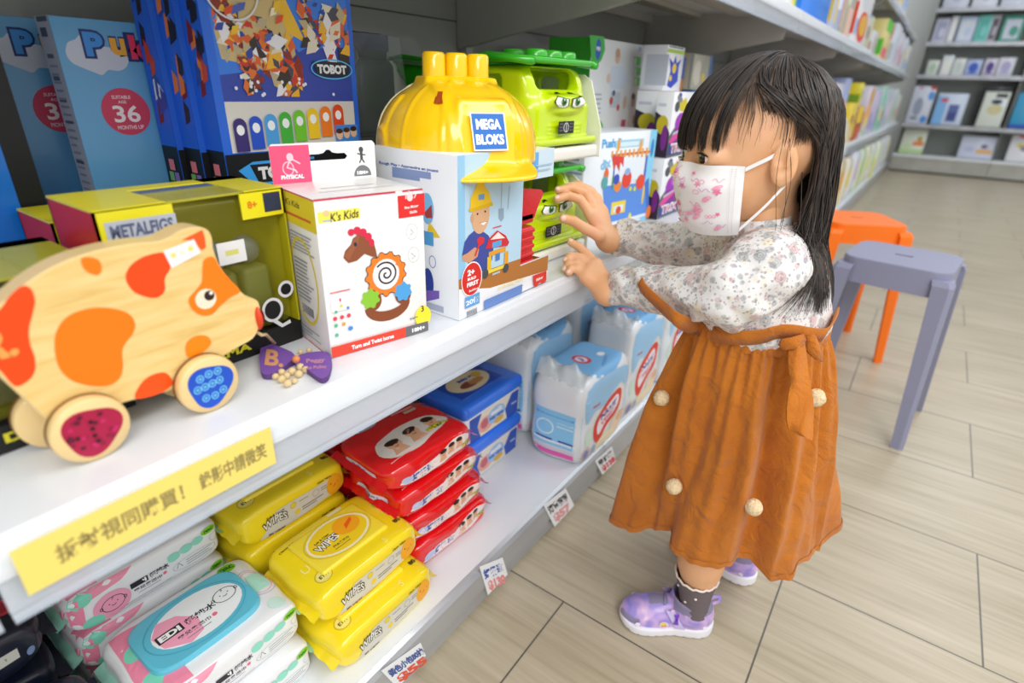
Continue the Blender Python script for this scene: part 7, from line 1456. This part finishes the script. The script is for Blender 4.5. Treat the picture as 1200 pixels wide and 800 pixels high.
def ribbon(P_, w_, m, th=.0010, tw=None, up=Vector((0, 0, 1)), nres=24):
    g = G(); pr_ = resample([Vector(p) for p in P_], nres); n = len(pr_); vs = []
    for i, p in enumerate(pr_):
        d = (pr_[min(i+1, n-1)]-pr_[max(i-1, 0)]).normalized(); s_ = (up-d*up.dot(d)).normalized(); nn = d.cross(s_); W = (w_[0]+(w_[1]-w_[0])*i/(n-1))/2
        vs += [p+s_*W+nn*th, p-s_*W+nn*th, p-s_*W-nn*th, p+s_*W-nn*th]
    g.add(vs, [(4*i+k, 4*i+4+k, 4*i+4+(k+1) % 4, 4*i+(k+1) % 4) for i in range(n-1) for k in range(4)]+[(3, 2, 1, 0), (4*n-4, 4*n-3, 4*n-2, 4*n-1)], m, True); return g
def cr_(P_, n=6):      # smooth open curve
    P_ = [Vector(p) for p in P_]; out = []
    for i in range(len(P_)-1):
        p0 = P_[max(i-1, 0)]; p1 = P_[i]; p2 = P_[i+1]; p3 = P_[min(i+2, len(P_)-1)]
        for j in range(n):
            t_ = j/n; out.append(.5*((2*p1)+(-p0+p2)*t_+(2*p0-5*p1+4*p2-p3)*t_*t_+(-p0+3*p1-3*p2+p3)*t_**3))
    return out+[P_[-1]]
def bl_pt(px, py, off=.0085):
    p, d = cam_hit(lambda P: np.minimum(blouse(P), d_cap(P, (-.133, .775, .50), (-.133, .775, .535), .088, .088)), px, py)
    return (p if p is not None else atd(px, py, .70))-d*off
sp_ = [(750, 329), (754, 338), (764, 348), (777, 360), (795, 375), (820, 386), (845, 393), (870, 396), (895, 394), (918, 388), (934, 380)]
strap = cr_([bl_pt(*q_) for q_ in sp_[:-1]]+[(-.052, .716, .560), (-.046, .745, .566), (-.048, .78, .568)], 4)
g = ribbon(strap, (.017, .026), OM, up=Vector((.25, -.35, 1)), nres=44); kid(g, 'shoulder_strap')
# bow at the back of the waist
bc = Vector((-.052, .716, .543))
g = G()
def loop(pts2, dep, th=.0022):
    P_ = [atd(px, py, dep+dd) for px, py, dd in pts2]; n = len(P_); c = sum(P_, Vector())/n; nv = (_fw*-1)
    vs = [p+nv*th for p in P_]+[c+nv*(th+.004)]+[p-nv*th for p in P_]+[c-nv*(th+.002)]
    g.add(vs, [(i, (i+1) % n, n) for i in range(n)]+[(n+1+(i+1) % n, n+1+i, 2*n+1) for i in range(n)]+[(i, n+1+i, n+1+(i+1) % n, (i+1) % n) for i in range(n)], OM, True)
BD = px_of(bc)[2]-.012
loop([(913, 404, 0), (916, 397, -.004), (928, 395, -.008), (941, 391, -.004), (944, 398, 0), (941, 405, -.006), (930, 409, -.008), (918, 410, -.003)], BD)
loop([(941, 392, 0), (948, 389, -.005), (955, 393, -.008), (960, 405, -.004), (964, 424, 0), (956, 421, -.002), (948, 414, -.004), (943, 408, 0)], BD+.004)
loop([(925, 386, 0), (928, 380, 0), (936, 377, 0), (941, 379, 0), (939, 386, 0), (932, 390, 0)], BD+.012)
g.build('bow_loop', sk, -KO*0)
g = G()
def tail(rows, dep):
    vs = []; m_ = 8
    for k, (l, r, y, dd) in enumerate(rows):
        for i in range(m_):
            f = i/(m_-1); vs.append(atd(l[0]+(r[0]-l[0])*f, l[1]+(r[1]-l[1])*f, dep+dd-.004*math.sin(PI*f)*1+.002*math.sin(f*7+k)))
    n = len(rows); b = [v+_fw*.002 for v in vs]; fs = [(k*m_+i, k*m_+i+1, (k+1)*m_+i+1, (k+1)*m_+i) for k in range(n-1) for i in range(m_-1)]
    g.add(vs, [f[::-1] for f in fs], OM, True); g.add(b, fs, OM, True)
tail([((926, 402), (943, 398), 0, 0), ((924, 412), (945, 412), 0, -.004), ((924, 430), (947, 432), 0, -.008), ((927, 447), (950, 452), 0, -.012), ((924, 462), (953, 466), 0, -.016), ((922, 478), (954, 482), 0, -.020), ((922, 492), (953, 500), 0, -.022), ((924, 502), (953, 509), 0, -.024), ((937, 510), (952, 516), 0, -.024)], BD-.002)
g.build('bow_tail', sk, -KO*0)
for o in sk.children: o.location = (0, 0, 0)
def surf_at(px, py):
    best = None
    for v in SKV:
        a, b, z = px_of(v); e = math.hypot(a-px, b-py)
        if e < 9 and (best is None or z < best[0]): best = (z, v)
    return best[0] if best else .7
t = NT('pompom_wool', .95); co = t.coord((1, 1, 1)); nz = t.n('ShaderNodeTexNoise', {'Vector': (co, 'Vector'), 'Scale': 300., 'Detail': 3.}); rr = t.ramp((nz, 'Fac'), [(.3, 'd9b98a'), (.6, 'ecd6ae')]); t.link(rr, 'Color', 'Base Color'); t.bump(nz, 'Fac', .8, .003); PW = t.m
for (px, py, dd) in ((775, 466, .002), (883, 594, .004), (790, 570, .003), (956, 466, .004)):
    g = G(); c = atd(px, py, surf_at(px, py)-dd); g.ell(c, (.0115, .0115, .0115), PW, n=20); g.v = [tuple(Vector(v)+(Vector(v)-c).normalized()*rnd.uniform(-.0004, .0008)) for v in g.v]; o = kid(g, 'pompom')

# socks and shoes
def sock(top, ank, name_lab):
    g = G(); T_a = Vector(top); B_a = Vector(ank); SM = mat('6f6468', .9)
    def f(u, v):
        a = 2*PI*u; r = .0330-.0115*v-.0015*math.sin(PI*v)+.0006*math.sin(v*40+math.sin(a*3)); c = T_a.lerp(B_a, v); return (c.x+r*math.cos(a), c.y+r*math.sin(a), c.z)
    g.grid(f, 32, 20, SM, True)
    n0 = 40; g.tube([tuple(Vector(f(i/n0, 0))+Vector((0, 0, .0015*math.sin(i*2.2)))) for i in range(n0+1)], .0018, mat('f0e6da', .9), 6, caps=False)
    for u_, v_ in ((.62, .25), (.70, .55), (.80, .3)):
        p = Vector(f(u_, v_)); c = T_a.lerp(B_a, v_); n = (p-Vector((c.x, c.y, p.z))).normalized(); g.ell(p+n*.0003, (.0025, .0025, .0018), mat('e8dcd4', .9), n=8)
    return kid(g, 'sock')
sock((-.1275, .7190, .120), (-.120, .7195, .045), ''); sock((-.1000, .884, .122), (-.094, .889, .045), '')
t = NT('lilac_print', .45); co = t.coord((1, 1, 1)); nz = t.n('ShaderNodeTexNoise', {'Vector': (co, 'Vector'), 'Scale': 32., 'Detail': 2., 'Distortion': .6}); rr = t.ramp((nz, 'Fac'), [(.32, '8f86d8'), (.45, 'a894dc'), (.55, 'c3a6e0'), (.66, 'dcb8e4'), (.75, 'ece0f4')]); t.link(rr, 'Color', 'Base Color'); t.b.inputs['Coat Weight'].default_value = .3; LIL = t.m
def shoe(center, ax, label):
    ax = Vector((ax[0], ax[1], 0)).normalized(); M = Matrix.Translation(center) @ Matrix((ax, Vector((-ax.y, ax.x, 0)), Vector((0, 0, 1)))).transposed().to_4x4()
    WH = mat('eceaf0', .5); GREY = mat('8f88a6', .7); PK = mat('eeb3a6', .8)
    def foot(P, gr=0):
        x, y, z = P; w = .0265+.0045*np.exp(-((x-.035)/.03)**2)-.002*np.exp(-((x+.01)/.02)**2)
        return w
    def sole(P):
        x, y, z = P; w = foot(P)+.003; e = np.sqrt((np.maximum(np.abs(x-.0)-.045, 0)/(.033))**2+(y/w)**2); d = (e-1)*.028
        return smax(smax(d, z-.017-.004*np.clip((-x)/.07, 0, 1)-.006*np.clip((x-.05)/.03, 0, 1)**2, .004), -(z-.001-.010*np.clip((x-.052)/.03, 0, 1)**2-.0015*(np.sin(x*420) > .7)), .002)
    g = G(); addsdf(g, sole, (-.09, -.04, -.004), (.09, .04, .035), .0017, WH, 1, T=M); 
    root = g.build('sole', None)
    def upper(P):
        x, y, z = P
        d = d_ell(P, (.040, 0, .020), (.038, .0285, .026)); d = smin(d, d_ell(P, (.010, 0, .026), (.040, .0265, .030)), .014); d = smin(d, d_ell(P, (-.040, 0, .030), (.036, .0275, .040)), .014)
        d = smin(d, d_cap(P, (-.036, 0, .04), (-.033, 0, .066), .0285, .0305), .012)
        d = smax(d, z-.070-.10*np.maximum(x+.02, 0)-.10*np.maximum(-x-.045, 0), .004)
        hole = d_cap(P, (-.033, 0, .045), (-.030, 0, .12), .0235, .030); d = smax(d, -hole, .003)
        return smax(d, -(z-.010), .003)
    up_ = G()
    def pick(C):
        x, y, z = C; k = np.zeros(len(x)); k[(z > .050) & (x < -.004)] = 1; k[(x > .048) & (z > .020) & (z < .030) & (np.abs(y) > .004)] = 1; k[(np.sqrt((x+.033)**2+y**2) < .0235) & (z > .03)] = 2; k[(x > .004) & (x < .034) & (np.abs(y) < .010)] = 1; return k
    addsdf(up_, upper, (-.085, -.04, .002), (.085, .04, .08), .0016, [LIL, GREY, PK], 1, pick, M)
    u_ = up_.build('upper', None)
    g = G()
    for i in range(4):
        x = .008+i*.0075; z = .0555-.0035*i-.08*max(0, x-.01)
        g.tube([(x-.002, -.013, z-.002), (x, 0, z+.0035), (x+.002, .013, z-.002)], .0016, GREY, 6, T=M)
    l_ = g.build('lace', None)
    sts = []
    for sd in (-1, 1):
        g = G(); vs = []
        for i in range(9):
            f = i/8; x = -.018+.020*f; z = .020+.032*f; yy = sd*(.0282-.0060*f*f); vs += [(x-.0075, yy+sd*.0012, z), (x+.0075, yy+sd*.0008, z+.001)]
        g.add(vs, [(2*i, 2*i+2, 2*i+3, 2*i+1) for i in range(8)], mat('c9bfe8', .5), True, M); sts.append(g.build('strap', None)); g = G()
        S = (lambda u, v, h, sd=sd: (u, sd*(.0292-.0065*((max(v, .02)-.02)/.04)**2+h), v))
        cx, cz = -.010, .040
        if sd > 0 or True:
            g.art(S, [('p', [(cx-.002, cz+.010), (cx+.006, cz+.010), (cx+.003, cz), (cx+.006, cz-.009), (cx-.003, cz-.010), (cx-.001, cz)], '7a3fc0'), ('e', cx+.001, cz, .0022, .002, '5a2a9c'), ('e', .010, .028, .0075, .0065, 'd9d0e8'), ('e', .012, .029, .004, .0035, 'f2dc3a'), ('e', .008, .026, .0025, .0025, 'f0a04a'), ('e', .012, .025, .002, .002, 'ee8fb8'), ('e', -.056, .030, .004, .0032, 'f3eefc'), ('e', .052, .024, .0042, .004, 'f3eefc'), ('e', -.001, .056, .003, .002, 'f0b8e0')], T=M, h0=.0012); sts.append(g.build('applique', None))
    g = G(); g.tube([(-.060, 0, .058), (-.068, 0, .068), (-.078, 0, .070), (-.080, 0, .062), (-.072, 0, .054), (-.064, 0, .050)], .0026, LIL, 8, T=M, flat=1.6); h_ = g.build('heel_loop', None)
    sh = bpy.data.objects.new('shoe', None); COL.objects.link(sh); sh.parent = KID; sh.location = -KO; sh.empty_display_size = .03
    for o in [root, u_, l_, h_]+sts: o.parent = sh
    return sh
shoe((-.1585, .7080, 0), (-.86, -.51), ''); shoe((-.134, .893, 0), (-1, .05), '')
